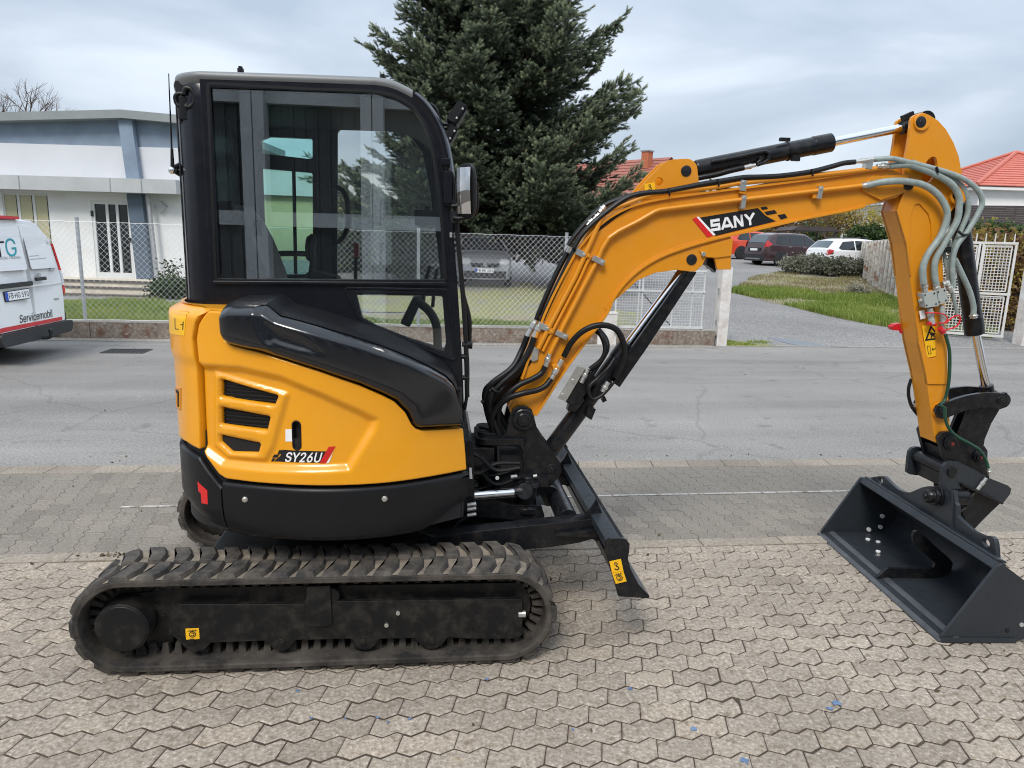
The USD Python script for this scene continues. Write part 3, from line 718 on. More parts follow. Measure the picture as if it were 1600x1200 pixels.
# ---- stickers: flat printed labels with their pictograms
def stroke(pts, w):
    return LineString(pts).buffer(w / 2, cap_style='round', join_style='round', quad_segs=3)
def glyph_poly(kind, w, h):      # pictograms in a w x h field, origin bottom left
    if kind == 'hook':           # lashing point under a bar
        s = min(w, h)
        g = [stroke([(.18 * w, .78 * h), (.82 * w, .78 * h)], .05 * s), Point(.5 * w, .46 * h).buffer(.28 * s).difference(Point(.5 * w, .46 * h).buffer(.22 * s)),
             stroke([(.5 * w + .13 * s * math.cos(a), .46 * h + .13 * s * math.sin(a)) for a in np.linspace(-2.4, 2.0, 10)], .07 * s), stroke([(.3 * w, .78 * h), (.36 * w, .86 * h)], .05 * s), stroke([(.5 * w, .78 * h), (.56 * w, .86 * h)], .05 * s), stroke([(.68 * w, .78 * h), (.74 * w, .86 * h)], .05 * s)]
    elif kind == 'crane':        # lifting hook
        s = min(w, h)
        g = [Point(.5 * w, .72 * h).buffer(.15 * s).difference(Point(.5 * w, .72 * h).buffer(.08 * s)), stroke([(.5 * w, .6 * h), (.5 * w, .5 * h)], .08 * s),
             stroke([(.5 * w + .17 * s * math.cos(a), .35 * h + .15 * s * math.sin(a)) for a in np.linspace(1.5, -2.9, 12)], .09 * s)]
    elif kind == 'warn':         # triangle with a crushed figure
        tri = Polygon([(.06 * w, .08 * h), (.94 * w, .08 * h), (.5 * w, .94 * h)])
        g = [tri.buffer(.02 * w).difference(tri.buffer(-.07 * w)), stroke([(.34 * w, .55 * h), (.66 * w, .42 * h)], .06 * w), stroke([(.48 * w, .36 * h), (.40 * w, .2 * h)], .06 * w), stroke([(.5 * w, .36 * h), (.62 * w, .22 * h)], .06 * w), Point(.44 * w, .42 * h).buffer(.06 * w), stroke([(.42 * w, .42 * h), (.6 * w, .36 * h)], .07 * w)]
    elif kind == 'distance':     # bucket <-> person
        r = Polygon([(.10 * w, .2 * h), (.28 * w, .2 * h), (.28 * w, .72 * h), (.10 * w, .72 * h)])
        g = [r.difference(r.buffer(-.025 * w)), stroke([(.38 * w, .46 * h), (.6 * w, .46 * h)], .04 * w), Polygon([(.34 * w, .46 * h), (.42 * w, .56 * h), (.42 * w, .36 * h)]), Polygon([(.64 * w, .46 * h), (.56 * w, .56 * h), (.56 * w, .36 * h)]),
             Point(.79 * w, .8 * h).buffer(.07 * w), Polygon([(.69 * w, .7 * h), (.89 * w, .7 * h), (.89 * w, .42 * h), (.86 * w, .42 * h), (.84 * w, .1 * h), (.74 * w, .1 * h), (.72 * w, .42 * h), (.69 * w, .42 * h)])]
    else:                        # crush mark of the counterweight label
        g = [stroke([(.22 * w, .9 * h), (.22 * w, .2 * h), (.45 * w, .2 * h)], .05 * w), stroke([(.6 * w, .5 * h), (.78 * w, .5 * h)], .06 * w), stroke([(.84 * w, .25 * h), (.84 * w, .8 * h)], .10 * w)]
    return shapely.union_all(g)
def sticker(parent, px, my, kind, col='decal_yellow'):
    q = np.array(UP(px, my))     # tl, tr, br, bl
    if len(q) == 4:
        part('warning_label', prism(Polygon(q), my - .0022, my - .0006), col, parent)
    tl, tr, br, bl = q[:4]
    w, h = np.linalg.norm(tr - tl), np.linalg.norm(bl - tl)
    g = glyph_poly(kind, w, h)
    ux, uz = (br - bl) / w, (tl - bl) / h
    def T(p):
        p = np.asarray(p)
        return bl + p[:, :1] * ux + p[:, 1:2] * uz
    g = shapely.transform(g, T)
    part('label_print', prism(g, my - .0034, my - .0023), 'decal_black', parent)

track_frame(0.0, 1)
track_frame(W - 0.30, -1)

# ---- lower frame between the tracks, dozer blade
LF = group_part('lower_frame')
part('cross_body', slab(Polygon([(-.95, .3), (.30, .3), (.30, 1.25), (-.95, 1.25)]), .20, .42), 'frame_black', LF)
part('slew_ring', rod((-.42, .775, .42), (-.42, .775, .60), .34, 40), 'frame_black', LF)
part('rear_panel', prism_x(Polygon([(.30, .22), (1.25, .22), (1.25, .36), (.30, .36)]), -1.0, -.95), 'frame_black', LF)
BL = group_part('dozer_blade')
ep = [(947, 848), (952, 842), (970, 841), (979, 843), (984, 850), (983, 862), (981, 873), (985, 888), (997, 912), (1008, 924), (1015, 931), (1014, 935), (966, 932), (960, 910), (950, 877), (945, 862)]
endp = rounded(UP(ep, 0.02), .008)
def bshape(x):
    return shapely.affinity.translate(endp, 0, 0)
part('end_plate', prism(endp, .02, .034), 'black_paint', BL)
part('end_plate', prism(endp, W - .034, W - .02), 'black_paint', BL)
pb = np.array(UP([(968, 848), (979, 846), (980, 858), (978, 873), (983, 890), (995, 914), (1010, 929), (1000, 929), (986, 914), (975, 890), (970, 873), (970, 858)], 0.034))
part('mouldboard', prism(Polygon(pb).buffer(0), .034, W - .034), 'black_paint', BL)
tb = np.array(UP([(947, 846), (971, 843), (970, 862), (949, 864)], 0.034))
part('top_beam', prism(rounded(Polygon(tb), .004), .034, W - .034), 'bucket_grey', BL)
lo = np.array(UP([(955, 880), (972, 878), (986, 912), (965, 912)], 0.034))
part('lower_beam', prism(rounded(Polygon(lo), .004), .05, W - .05), 'black_paint', BL)
part('cutting_edge', prism(Polygon(UP([(1003, 921), (1015, 931), (1014, 935), (998, 934)], .03)), .036, W - .036), 'bucket_worn', BL)
arm_px = [(660, 842), (715, 834), (760, 829), (920, 812), (935, 808), (945, 806), (950, 822), (948, 846), (940, 849), (925, 842), (905, 848), (860, 855), (800, 860), (700, 868), (650, 866)]
for yy in (.34, 1.12):
    part('push_arm', prism(rounded(UP(arm_px, 0.34), .006), yy, yy + .085), 'black_paint', BL)
    rib = rounded(UP([(866, 834), (868, 832), (930, 824), (940, 828), (946, 840), (930, 836)], .34), .002)
    part('arm_rib', prism(rib, yy - .03, yy - .001), 'black_paint', BL)
    gus = Polygon(UP([(895, 813), (912, 806), (925, 792), (932, 780), (940, 800), (940, 812)], .36))
    part('arm_gusset', prism(gus, yy + .01, yy + .03), 'black_paint', BL)
q0, q1 = U3(886, 800, .45), U3(886, 800, .45)
part('blade_cross_tube', rod((q0[0], .425, q0[2] - .03), (q0[0], 1.12, q0[2] - .03), .052, 28), 'black_paint', BL)
c0, c1 = U3(700, 815, .775), U3(880, 800, .775)
part('blade_cylinder', rod((.15, .775, .40), (.52, .775, .46), .042, 24), 'black_paint', BL)
part('blade_rod', rod((.52, .775, .46), (q0[0], .775, q0[2] - .02), .022, 20), 'chrome', BL)
for yy in (.70, .83):
    part('cylinder_lug', prism(circle((q0[0] - .05, q0[2] - .01), .055), yy, yy + .02), 'black_paint', BL)
sticker(BL, [(952, 877), (970, 873), (974, 892), (956, 895)], 0.02, 'crane')
sticker(BL, [(956, 895.5), (974, 892.5), (979, 908), (962, 912)], 0.02, 'hook')
sl = UP([(952, 854), (956, 853), (961, 865), (958, 869), (955, 866)], .02)
part('lifting_slot', prism(rounded(sl, .003), .0185, .0198), 'dark_core', BL)

# ---- plan outline of the upper structure; s = length along it from the front right corner
front = [(.200, .218), (.185, .204), (.095, .147), (0, .094), (-.088, .055), (-.176, .028), (-.28, .009), (-.384, .003), (-.47, .008), (-.544, .019), (-.677, .050), (-.807, .092), (-.90, .130), (-.965, .175), (-1.015, .235), (-1.057, .31), (-1.087, .40), (-1.107, .50), (-1.117, .60), (-1.121, .69), (-1.122, .775)]
half = spline(front, 10)
half[:, 0] += .0
full = np.vstack([half, np.c_[half[::-1, 0], W - half[::-1, 1]][1:]])
PLAN = LineString(full)
SL = np.r_[0, np.cumsum(np.linalg.norm(np.diff(full, axis=0), axis=1))]
TAN = np.gradient(full, axis=0); TAN /= np.linalg.norm(TAN, axis=1)[:, None]
NRM = np.c_[-TAN[:, 1], TAN[:, 0]]                   # travelling towards -x: outward is -y
if NRM[30, 1] > 0:
    NRM = -NRM
def plan_at(s, off=0.0):
    s = np.asarray(s, float)
    x, y = np.interp(s, SL, full[:, 0]), np.interp(s, SL, full[:, 1])
    nx, ny = np.interp(s, SL, NRM[:, 0]), np.interp(s, SL, NRM[:, 1])
    n = np.hypot(nx, ny)
    off = np.asarray(off, float)
    return x + off * nx / n, y + off * ny / n
_e = to_machine(EYEP)
def on_body(px, py):             # (s, z) of the body's outer wall seen at a pixel
    r = ray(px, py); dx, dy, dz = r @ EX, r @ EY, r[2]
    a, b = full[:-1], full[1:]
    e = b - a
    den = dx * e[:, 1] - dy * e[:, 0]
    den = np.where(np.abs(den) < 1e-12, 1e-12, den)
    wx, wy = a[:, 0] - _e[0], a[:, 1] - _e[1]
    t = (wx * e[:, 1] - wy * e[:, 0]) / den
    k = (wx * dy - wy * dx) / den
    ok = (k >= -1e-6) & (k <= 1 + 1e-6) & (t > 0)
    if not ok.any():             # past the silhouette: nearest tangent point
        d = np.array([dx, dy]) / math.hypot(dx, dy)
        rel = full - _e[:2]
        i = np.argmin(np.abs(rel[:, 0] * d[1] - rel[:, 1] * d[0]))
        t = np.hypot(*rel[i]) / math.hypot(dx, dy)
        return np.array([SL[i], _e[2] + t * dz])
    i = np.where(ok)[0][np.argmin(t[ok])]
    return np.array([SL[i] + k[i] * (SL[i + 1] - SL[i]), _e[2] + t[i] * dz])
def BP(px):
    return [tuple(on_body(x, y)) for x, y in px]
def smooth01(t):
    t = np.clip(t, 0, 1)
    return t * t * (3 - 2 * t)
def inside_dist(poly, P):        # positive inside
    pts = shapely.points(P[:, 0], P[:, 1])
    d = shapely.distance(poly.boundary, pts)
    return np.where(shapely.contains(poly, pts), d, -d)
def skin(poly, disp=None, thick=.02, edge=.012, round_=.006, to3=None, off=0.0):
    """A curved panel: polygon in (s, z), wrapped on the body outline, displaced outwards by disp(points), with rounded rims."""
    poly = poly if isinstance(poly, Polygon) else Polygon(poly)
    poly = poly.buffer(0)
    P, f = tri_fill(poly, edge, round_)
    d = np.zeros(len(P)) if disp is None else disp(P)
    di = shapely.distance(poly.boundary, shapely.points(P[:, 0], P[:, 1]))
    d = d - round_ * (1 - np.sqrt(np.clip(1 - (1 - np.clip(di / max(round_, 1e-6), 0, 1)) ** 2, 0, 1)))
    def lift(P, d):
        if to3 is not None:
            return to3(P, d)
        x, y = plan_at(P[:, 0], d + off)
        return np.c_[x, y, P[:, 1]]
    A = lift(P, d)
    e = np.sort(np.vstack([f[:, [0, 1]], f[:, [1, 2]], f[:, [2, 0]]]), axis=1)
    u, c = np.unique(e, axis=0, return_counts=True)
    bnd = {tuple(x) for x in u[c == 1]}
    be = [(a, b) for tri in f for a, b in ((tri[0], tri[1]), (tri[1], tri[2]), (tri[2], tri[0])) if (min(a, b), max(a, b)) in bnd]
    idx = sorted({i for ab in be for i in ab}); remap = {i: len(P) + k for k, i in enumerate(idx)}
    B = lift(P[idx], np.full(len(idx), -thick))
    side = []
    for a, b in be:
        side += [(b, a, remap[a]), (b, remap[a], remap[b])]
    t = trimesh.Trimesh(np.vstack([A, B]), np.vstack([f, side]), process=False)
    c = A[f].mean(1); fn = np.cross(A[f[:, 1]] - A[f[:, 0]], A[f[:, 2]] - A[f[:, 0]])
    if fn[:, 1].sum() > 0:
        t.invert()
    return t
def layer(off, z, keep=1.0):     # closed ring of the plan outline
    x, y = plan_at(SL[::4], off)
    return np.c_[x, y, np.full(len(x), z)]
def rings_solid(rings):
    n = len(rings[0]); v = np.vstack(rings + [rings[0].mean(0)[None], rings[-1].mean(0)[None]])
    i = np.arange(n); j = (i + 1) % n; f = []
    for k in range(len(rings) - 1):
        f += [np.c_[i + k * n, j + k * n, j + (k + 1) * n], np.c_[i + k * n, j + (k + 1) * n, i + (k + 1) * n]]
    m = len(v); f += [np.c_[j, i, np.full(n, m - 2)], np.c_[i + (len(rings) - 1) * n, j + (len(rings) - 1) * n, np.full(n, m - 1)]]
    return outward(trimesh.Trimesh(v, np.vstack(f), process=False))

BODY = group_part('upper_body')
part('body_core', rings_solid([layer(-.03, .60), layer(-.03, 1.02)]), 'dark_core', BODY)
part('deck', rings_solid([layer(-.05, 1.0), layer(-.05, 1.18)]), 'dark_core', BODY)
# lower skirt: side part and counterweight, split at the vertical seam
s_gap = on_body(347, 780)[0]; s_front = 0.0
def skirt(s0, s1, n, chamfer):
    ss = np.linspace(s0, s1, n)
    rows = []
    for s in ss:
        x0, _ = plan_at(s)
        rear = smooth01((-.70 - x0) / .45)
        fr = smooth01((x0 - .0) / .2)
        zb = .560 + .085 * fr + .0 * rear
        top = chamfer(s)
        prof = [(-.30, zb - .005), (-.10 - .07 * rear, zb), (-.045 - .06 * rear, zb + .016), (-.018 - .035 * rear, zb + .045 + .02 * rear), (-.004 - .010 * rear, zb + .10 + .03 * rear), (0, zb + .16), (0, top - .022), (-.004, top - .008), (-.012, top - .001), (-.022, top), (-.045, top)]
        rows.append([(*[float(q) for q in plan_at(s, o)], z) for o, z in prof])
    return np.array(rows)
zt = on_body(512, 762)[1] - .006
part('side_skirt', outward(cat(grid(skirt(s_front, s_gap - .003, 60, lambda s: zt)))), 'skirt_black', BODY, smooth=40)
ch = np.array(BP([(347, 762), (341, 757), (314, 722), (309, 714), (292, 704), (275, 692), (269, 688)]))
def cw_top(s):
    return float(np.interp(s, ch[:, 0], ch[:, 1], left=ch[0, 1], right=ch[-1, 1]))
g = skirt(s_gap + .003, SL[-1] - s_gap - .003, 170, lambda s: cw_top(min(s, SL[-1] - s)))
CWT = part('counterweight', outward(grid(g)), 'skirt_black', BODY, smooth=40)
part('far_skirt', outward(grid(skirt(SL[-1] - s_gap + .003, SL[-1], 40, lambda s: zt))), 'skirt_black', BODY, smooth=40)
for bx, by in ((383, 780), (601, 779)):
    q = on_body(bx, by); x, y = plan_at(q[0])
    part('skirt_bolt', cat(rod((x, y + .004, q[1]), (x, y - .006, q[1]), .012, 12), rod((x, y - .006, q[1] + .001), (x, y - .012, q[1] + .001), .0075, 6)), 'zinc', BODY)
refl = Polygon(BP([(309, 752), (324, 766), (325, 788), (315, 786), (314, 771), (310, 767)]))
part('reflector', skin(refl, thick=.0005, edge=.02, round_=.0005, off=.0015), 'decal_red', CWT)

# hood side door (orange) with recesses
door_px = [(326, 486), (345, 487), (347, 520), (350, 531), (362, 540), (406, 551), (450, 565), (500, 581), (562, 602.5), (600, 619), (617, 628), (634, 645), (644, 664), (651, 671), (660, 673), (724, 669.5), (727, 700), (729.5, 734), (660, 747), (594, 755.6), (512, 759), (450, 757.5), (400, 754), (353, 748), (342, 741), (317, 706), (314, 660), (311.5, 600), (310.5, 570), (306.5, 530), (310, 507), (318, 494)]
door = Polygon(BP(door_px)).buffer(0)
door = rounded(door, .006)
recess = Polygon(BP([(300, 560), (316, 570), (375, 574), (437, 588), (500, 614), (562, 641), (591, 656), (586, 672), (547, 735), (512, 737), (416, 736), (345, 728), (300, 690)])).buffer(0)
vents_px = [[(341, 594), (431, 620), (425, 634), (341, 621)], [(341, 638), (418, 653), (413, 674), (341, 664)], [(341, 682), (403, 695), (399, 709), (358, 707.5), (341, 692)]]
vents = [rounded(Polygon(BP(v)), .006) for v in vents_px]
vfr = Polygon(BP([(331, 583), (447, 617), (424, 700), (412.5, 721), (352, 717), (331, 698)])).buffer(0)
slot = LineString(BP([(459.5, 667), (460.5, 699)])).buffer(.0165)
def door_disp(P):
    d = -.026 * smooth01((inside_dist(recess, P) + .008) / .036)
    d += .014 * smooth01((inside_dist(vfr, P) + .008) / .017)
    for v in vents:
        d -= .016 * smooth01((inside_dist(v.buffer(.012), P)) / .016)
    return d
doorh = door
for v in vents + [slot]:
    doorh = doorh.difference(v)
DOOR = part('hood_door', skin(doorh, door_disp, thick=.045, edge=.0095, round_=.005), 'orange_paint', BODY, smooth=50)
for v in vents:
    b = v.bounds
    sl = [skin(v.buffer(.01), thick=.004, edge=.03, round_=.0, off=-.042)]
    part('vent_mesh', cat(sl), 'decal_black', DOOR)
    zs = np.arange(b[1] + .012, b[3], .016)
    fins = []
    for z in zs:
        c = v.buffer(-.001).intersection(shapely.box(b[0] - .1, z - .003, b[2] + .1, z + .003))
        if c.area > 1e-6:
            fins.append(skin(c if isinstance(c, Polygon) else max(c.geoms, key=lambda q: q.area), thick=.012, edge=.03, round_=0, off=-.034))
    part('vent_fins', cat(fins), 'skirt_black', DOOR)
part('handle_slot', skin(slot.buffer(.004), thick=.004, edge=.02, round_=0, off=-.05), 'dark_core', DOOR)
part('handle_slot_rim', skin(slot.buffer(.003).difference(slot.buffer(-.002)), thick=.02, edge=.012, round_=0, off=-.0238), 'skirt_black', DOOR)
def flat_on_body(px, m, off, parent, name, thick=.0006):
    return part(name, skin(Polygon(BP(px)).buffer(0), thick=thick, edge=.02, round_=0, off=off), m, parent)
flat_on_body([(442, 673), (453, 673), (453, 692.5), (442, 692.5)], 'plain_white', -.0245, DOOR, 'service_label')
OFFD = -.0250
flat_on_body([(437.5, 705.5), (511, 708), (499, 726), (430, 724)], 'decal_black', OFFD, DOOR, 'model_plate')
for q in ([(432, 706), (440, 706), (436, 712), (429, 712)], [(424, 713), (433, 712.5), (429, 718), (421, 718)], [(436, 713.5), (428.5, 719), (424, 724), (430, 724)], [(421, 719), (427, 719), (423, 724), (419, 724)]):
    flat_on_body(q, 'decal_black', OFFD, DOOR, 'checker_mark')
flat_on_body([(512, 701), (523.5, 700), (507, 727), (497, 727)], 'decal_red', OFFD + .0005, DOOR, 'red_stripe')
flat_on_body([(518, 712), (521, 705), (513, 726), (508, 727)], 'plain_white', OFFD + .001, DOOR, 'white_stripe')
def lettering(text, px_corners, to3, parent, m='plain_white', bold=True, squeeze=1.0, name='lettering', depth=.0008, w=.25, gap=.16, font=False):
    """Lettering laid between the bottom-left, bottom-right and top-left points given in the 2-d coordinates of to3."""
    bl, br, tl = map(np.asarray, px_corners)
    if font:
        t = meshkit.text_mesh(text, 1.0, 1.0, True); v = np.array(t.vertices); lo_, hi_ = v.min(0), v.max(0); u = (v - lo_) / (hi_ - lo_)
        return part(name, outward(trimesh.Trimesh(to3(bl + u[:, :1] * (br - bl) + u[:, 1:2] * (tl - bl), u[:, 2] * depth), t.faces, process=False)), m, parent, smooth=False)
    ls, w = block_letters(text, squeeze, w, gap)
    for g in ls:
        t = extrude(g.segmentize(.2), 1.0); v = np.array(t.vertices)
        P = bl + (v[:, :1] / w) * (br - bl) + v[:, 1:2] * (tl - bl)
        part(name, outward(trimesh.Trimesh(to3(P, v[:, 2] * depth), t.faces, process=False)), m, parent, smooth=False)
def body3(off):
    def f(P, d):
        x, y = plan_at(P[:, 0], off + d)
        return np.c_[x, y, P[:, 1]]
    return f
lettering('SY26U', BP([(440.5, 724.5), (498, 725.5), (444.5, 709)]), body3(OFFD + .0006), DOOR, font=True)

# rear orange cover, from the gap round the tail
rp = [(325, 485), (300, 478.5), (284, 475), (269, 481), (266, 495), (266, 600), (270, 678)]
sg = BP([(323.5, 486), (313, 494), (307, 506), (303, 530), (307, 570), (308.5, 600), (311.5, 660), (312, 703)])
zlo = np.array(BP([(312, 703), (309, 701), (292, 691), (275, 680)]))
mid = SL[-1] / 2
top_s = [(on_body(300, 478.5)[0], on_body(300, 479)[1]), (on_body(284, 476)[0], on_body(284, 476)[1]), (mid, on_body(284, 476)[1])]
pts = sg + [(zlo[1, 0], zlo[1, 1]), (zlo[2, 0], zlo[2, 1]), (zlo[3, 0], zlo[3, 1]), (mid, zlo[3, 1])] + top_s[::-1]
rear_poly = Polygon(pts).buffer(0)
zr = np.array([on_body(290, 553)[1], on_body(290, 573)[1]])
def rear_disp(P):
    return .010 * smooth01((P[:, 1] - zr[1]) / (zr[0] - zr[1])) - .060 * smooth01((P[:, 1] - on_body(285, 495)[1]) / .05) ** 2
RC = part('rear_cover', skin(rounded(rear_poly, .006), rear_disp, thick=.04, edge=.018, round_=.006), 'orange_paint', BODY, smooth=50)
mir = Polygon([(SL[-1] - s, z) for s, z in rear_poly.exterior.coords]).buffer(0)
part('rear_cover', skin(mir.intersection(shapely.box(mid + .002, 0, 99, 99)), rear_disp, thick=.04, edge=.03, round_=.004), 'orange_paint', BODY, smooth=50)
x_, y_ = plan_at(SL, -.055)
ztop = on_body(284, 476)[1]
back_ = Polygon(np.c_[x_, y_]).buffer(0).intersection(shapely.box(-9, -9, -.62, 9))
part('rear_deck', slab(back_, 1.0, ztop - .012), 'orange_paint', BODY)
part('far_door', skin(rounded(Polygon([(SL[-1] - s, z) for s, z in door.exterior.coords]), .005), None, thick=.04, edge=.04, round_=.004), 'orange_paint', BODY, smooth=50)
q = np.array(BP([(271, 484), (295, 487), (292, 524), (268, 520)]))
part('warning_label', skin(Polygon(q), rear_disp, thick=.0004, edge=.02, round_=0, off=.0016), 'decal_yellow', RC)
for a, b, c_, d_ in (((277.5, 497), (278, 514), (279, 514), (278.5, 497)), ((278, 513), (278, 514.2), (284, 514.8), (284, 513.6)), ((290, 502), (289, 515), (290.3, 515), (291.3, 502)), ((286.5, 506), (286.5, 507.3), (289.5, 507.6), (289.5, 506.3))):
    part('label_print', skin(Polygon(BP([a, b, c_, d_])), rear_disp, thick=.0003, edge=.02, round_=0, off=.0022), 'decal_black', RC)
rel = Polygon(BP([(274, 604), (283.5, 606), (283, 640), (274, 637)])).buffer(0)
part('lashing_eye', skin(rel.difference(rel.buffer(-.006)), thick=.004, edge=.01, round_=0, off=.003), 'boom_paint', RC)
part('lashing_hook', skin(LineString(BP([(276.5, 611), (279, 613), (279, 634)])).buffer(.006), thick=.004, edge=.01, round_=0, off=.004), 'dark_core', RC)

# black upper cover beside the cab
cov_px = [(345, 486), (350, 480), (359, 476.5), (403, 476), (415, 475.5), (421, 479), (437.5, 492), (468, 500), (500, 509), (562, 527.5), (600, 540.5), (640, 556), (672, 571), (697, 585), (709, 597), (716, 612), (719, 625), (721, 645), (723, 664.5), (656, 668), (650, 666), (646, 661), (637.5, 643), (619, 624.5), (600, 615), (562.5, 599), (500, 577.5), (450, 561.5), (406, 548), (362, 536.5), (352, 529), (348, 520)]
cover = Polygon(BP(cov_px)).buffer(0)
wedge = Polygon(BP([(418, 502), (440, 511), (470, 524), (508, 551.5), (470, 546), (440, 537), (427, 530)])).buffer(0)
lefthump = Polygon(BP([(335, 470), (404, 470), (408, 490), (414, 515), (422, 530), (436, 545), (330, 545)])).buffer(0)
crest_line = LineString(BP([(345, 486), (359, 478), (403, 478), (415, 480), (437.5, 494), (500, 512), (562, 530), (640, 558), (697, 587), (712, 602), (719, 625)]))
def cover_disp(P):
    pts = shapely.points(P[:, 0], P[:, 1])
    d = .030 - .0 * P[:, 0]
    di = shapely.distance(cover.boundary, pts)
    d = .032 * (1 - np.exp(-di / .010))
    d -= .010 * smooth01((inside_dist(wedge, P) + .008) / .030)
    d += .012 * smooth01((inside_dist(lefthump, P) + .01) / .025)
    dc = shapely.distance(crest_line, pts)
    d -= .020 * (1 - smooth01(dc / .032))
    return d
COV = part('side_cover', skin(cover, cover_disp, thick=.03, edge=.0095, round_=.004), 'gloss_black', BODY, smooth=60)
cr = np.array(BP([(345, 486), (350, 480), (359, 476.5), (403, 476), (415, 475.5), (421, 479), (437.5, 492), (468, 500), (500, 509), (562, 527.5), (600, 540.5), (640, 556), (672, 571), (697, 585), (709, 597), (716, 612), (720, 635)]))
ci = np.arange(len(cr)); fine = np.linspace(0, len(cr) - 1, 80)
cs, cz = np.interp(fine, ci, cr[:, 0]), np.interp(fine, ci, cr[:, 1])
rows = []
for s, z in zip(cs, cz):
    x0, y0 = plan_at(s, -.006); row = [(float(x0), float(y0), z - .0015)]
    for t, dz in ((.06, .006), (.15, .010), (.35, .014), (.7, .016), (1.0, .017)):
        row.append((float(x0), float(y0) + (.42 - float(y0)) * t, z + dz))
    rows.append(row)
tg = grid(np.array(rows))
if tg.face_normals[:, 2].sum() < 0:
    tg.invert()
part('cover_top', tg, 'skirt_black', COV, smooth=50)
for px4 in ([(362, 476), (401, 476), (403, 478), (360, 478.5)], [(434, 499), (468, 503.5), (467, 508), (432, 502.5)]):
    c = np.array([U3(x, y, .15) for x, y in px4])
p4 = [U3(436, 499.5, .13), U3(469, 504, .13), U3(467, 508, .105), U3(432, 503, .105)]
part('cover_label', outward(trimesh.Trimesh(np.vstack([np.array(p4) + [0, 0, .012], np.array(p4) + [0, 0, .009]]), [(0, 1, 2), (0, 2, 3), (4, 6, 5), (4, 7, 6), (0, 4, 5), (0, 5, 1), (1, 5, 6), (1, 6, 2), (2, 6, 7), (2, 7, 3), (3, 7, 4), (3, 4, 0)], process=False)), 'plain_white', COV, smooth=False)
flat = prism(Polygon(UP([(614, 536.5), (619, 540.5), (612.5, 540)], .35)), .344, .349)
part('warning_label', flat, 'decal_yellow', COV)
# ---------------------------------------------------------------- cab
CN, CF = 0.35, 1.38
XR = -1.035
CAB = group_part('cab')
side_px = [(313, 470), (313, 640), (500, 680), (727, 690), (726, 660), (722.5, 570), (717, 480), (711.5, 400), (705.5, 330), (700, 275), (695, 240), (688, 212), (676, 185), (656, 160), (627, 141), (590, 129.5), (450, 124), (313, 119)]
outer_ = np.array(UP(side_px, CN)); outer_[0, 0] = outer_[1, 0] = outer_[-1, 0] = XR + .13
outer_[1, 1] = 1.0; outer_[2, 1] = 1.0; outer_[3, 1] = .98
outline = Polygon(outer_).buffer(0)
win_px = [(327.5, 133), (484, 142), (560, 144), (588, 146), (611, 150.5), (630, 158.5), (645, 170), (658, 189), (668, 212), (675, 240), (682, 287), (688, 350), (694, 437), (340, 435.5)]
win = rounded(UP(win_px, CN), .008)
low_clear = rounded(UP([(556, 459), (691, 460.5), (697, 537), (694, 546), (686, 546.5), (640, 529.5), (591, 511), (566, 497)], CN), .012)
low_px = UP([(538, 450), (700, 453), (712.5, 564), (690, 556), (640, 535), (590, 514), (566, 502), (556, 488)], CN)
NS = part('side_panel', prism(outline.difference(win).difference(low_clear), CN, CN + .035), 'cab_paint', CAB)
ring = win.buffer(.012).difference(win.buffer(.001))
part('window_seal', prism(ring, CN - .006, CN - .0003), 'hose_black', NS)
door_ring = outline.buffer(-.030).difference(outline.buffer(-.042)).intersection(shapely.box(-5, U(340, 428, CN)[1], 5, 5))
part('frame_ridge', prism(door_ring, CN - .005, CN - .0003), 'cab_paint', NS)
part('sill_ledge', prism(Polygon(UP([(334, 438.5), (697, 441), (698, 446), (334, 443)], CN)), CN - .014, CN - .0003), 'cab_paint', NS)
lowp = rounded(low_px, .012)
part('quarter_seal', prism(lowp.buffer(.006).difference(lowp.buffer(-.006)), CN - .005, CN - .0003), 'cab_paint', NS)
part('quarter_frit', prism(lowp.buffer(-.006).difference(low_clear.buffer(.001)), CN - .002, CN - .0002), 'gloss_black', NS)
part('side_window', prism(win.buffer(.004), CN + .008, CN + .0115), 'cab_glass', CAB)
part('quarter_window', prism(low_clear.buffer(.004), CN + .008, CN + .0115), 'cab_glass', CAB)
# rear corner posts
def rear_post(near):
    a = np.linspace(0, math.pi / 2, 14); rows = []
    for z in np.r_[np.linspace(1.05, 2.36, 8), 2.40, 2.425]:
        ins = 0.0 if z < 2.39 else (z - 2.39) * .4
        r = .13
        x = XR + r - (r - ins) * np.sin(a); y = CN + r - (r - ins) * np.cos(a)
        if not near:
            y = CF - (y - CN)
        rows.append(np.c_[x, y, np.full(14, z)])
    g = grid(np.array(rows))
    c = g.face_normals.mean(0)
    if c[0] > 0:
        g.invert()
    return g
for nr in (True, False):
    part('rear_post', rear_post(nr), 'cab_paint', CAB, smooth=60)
part('post_seam', cat(rod((XR + .016, CN + .055, 1.35), (XR + .016, CN + .055, 2.38), .004, 8)), 'dark_core', CAB)
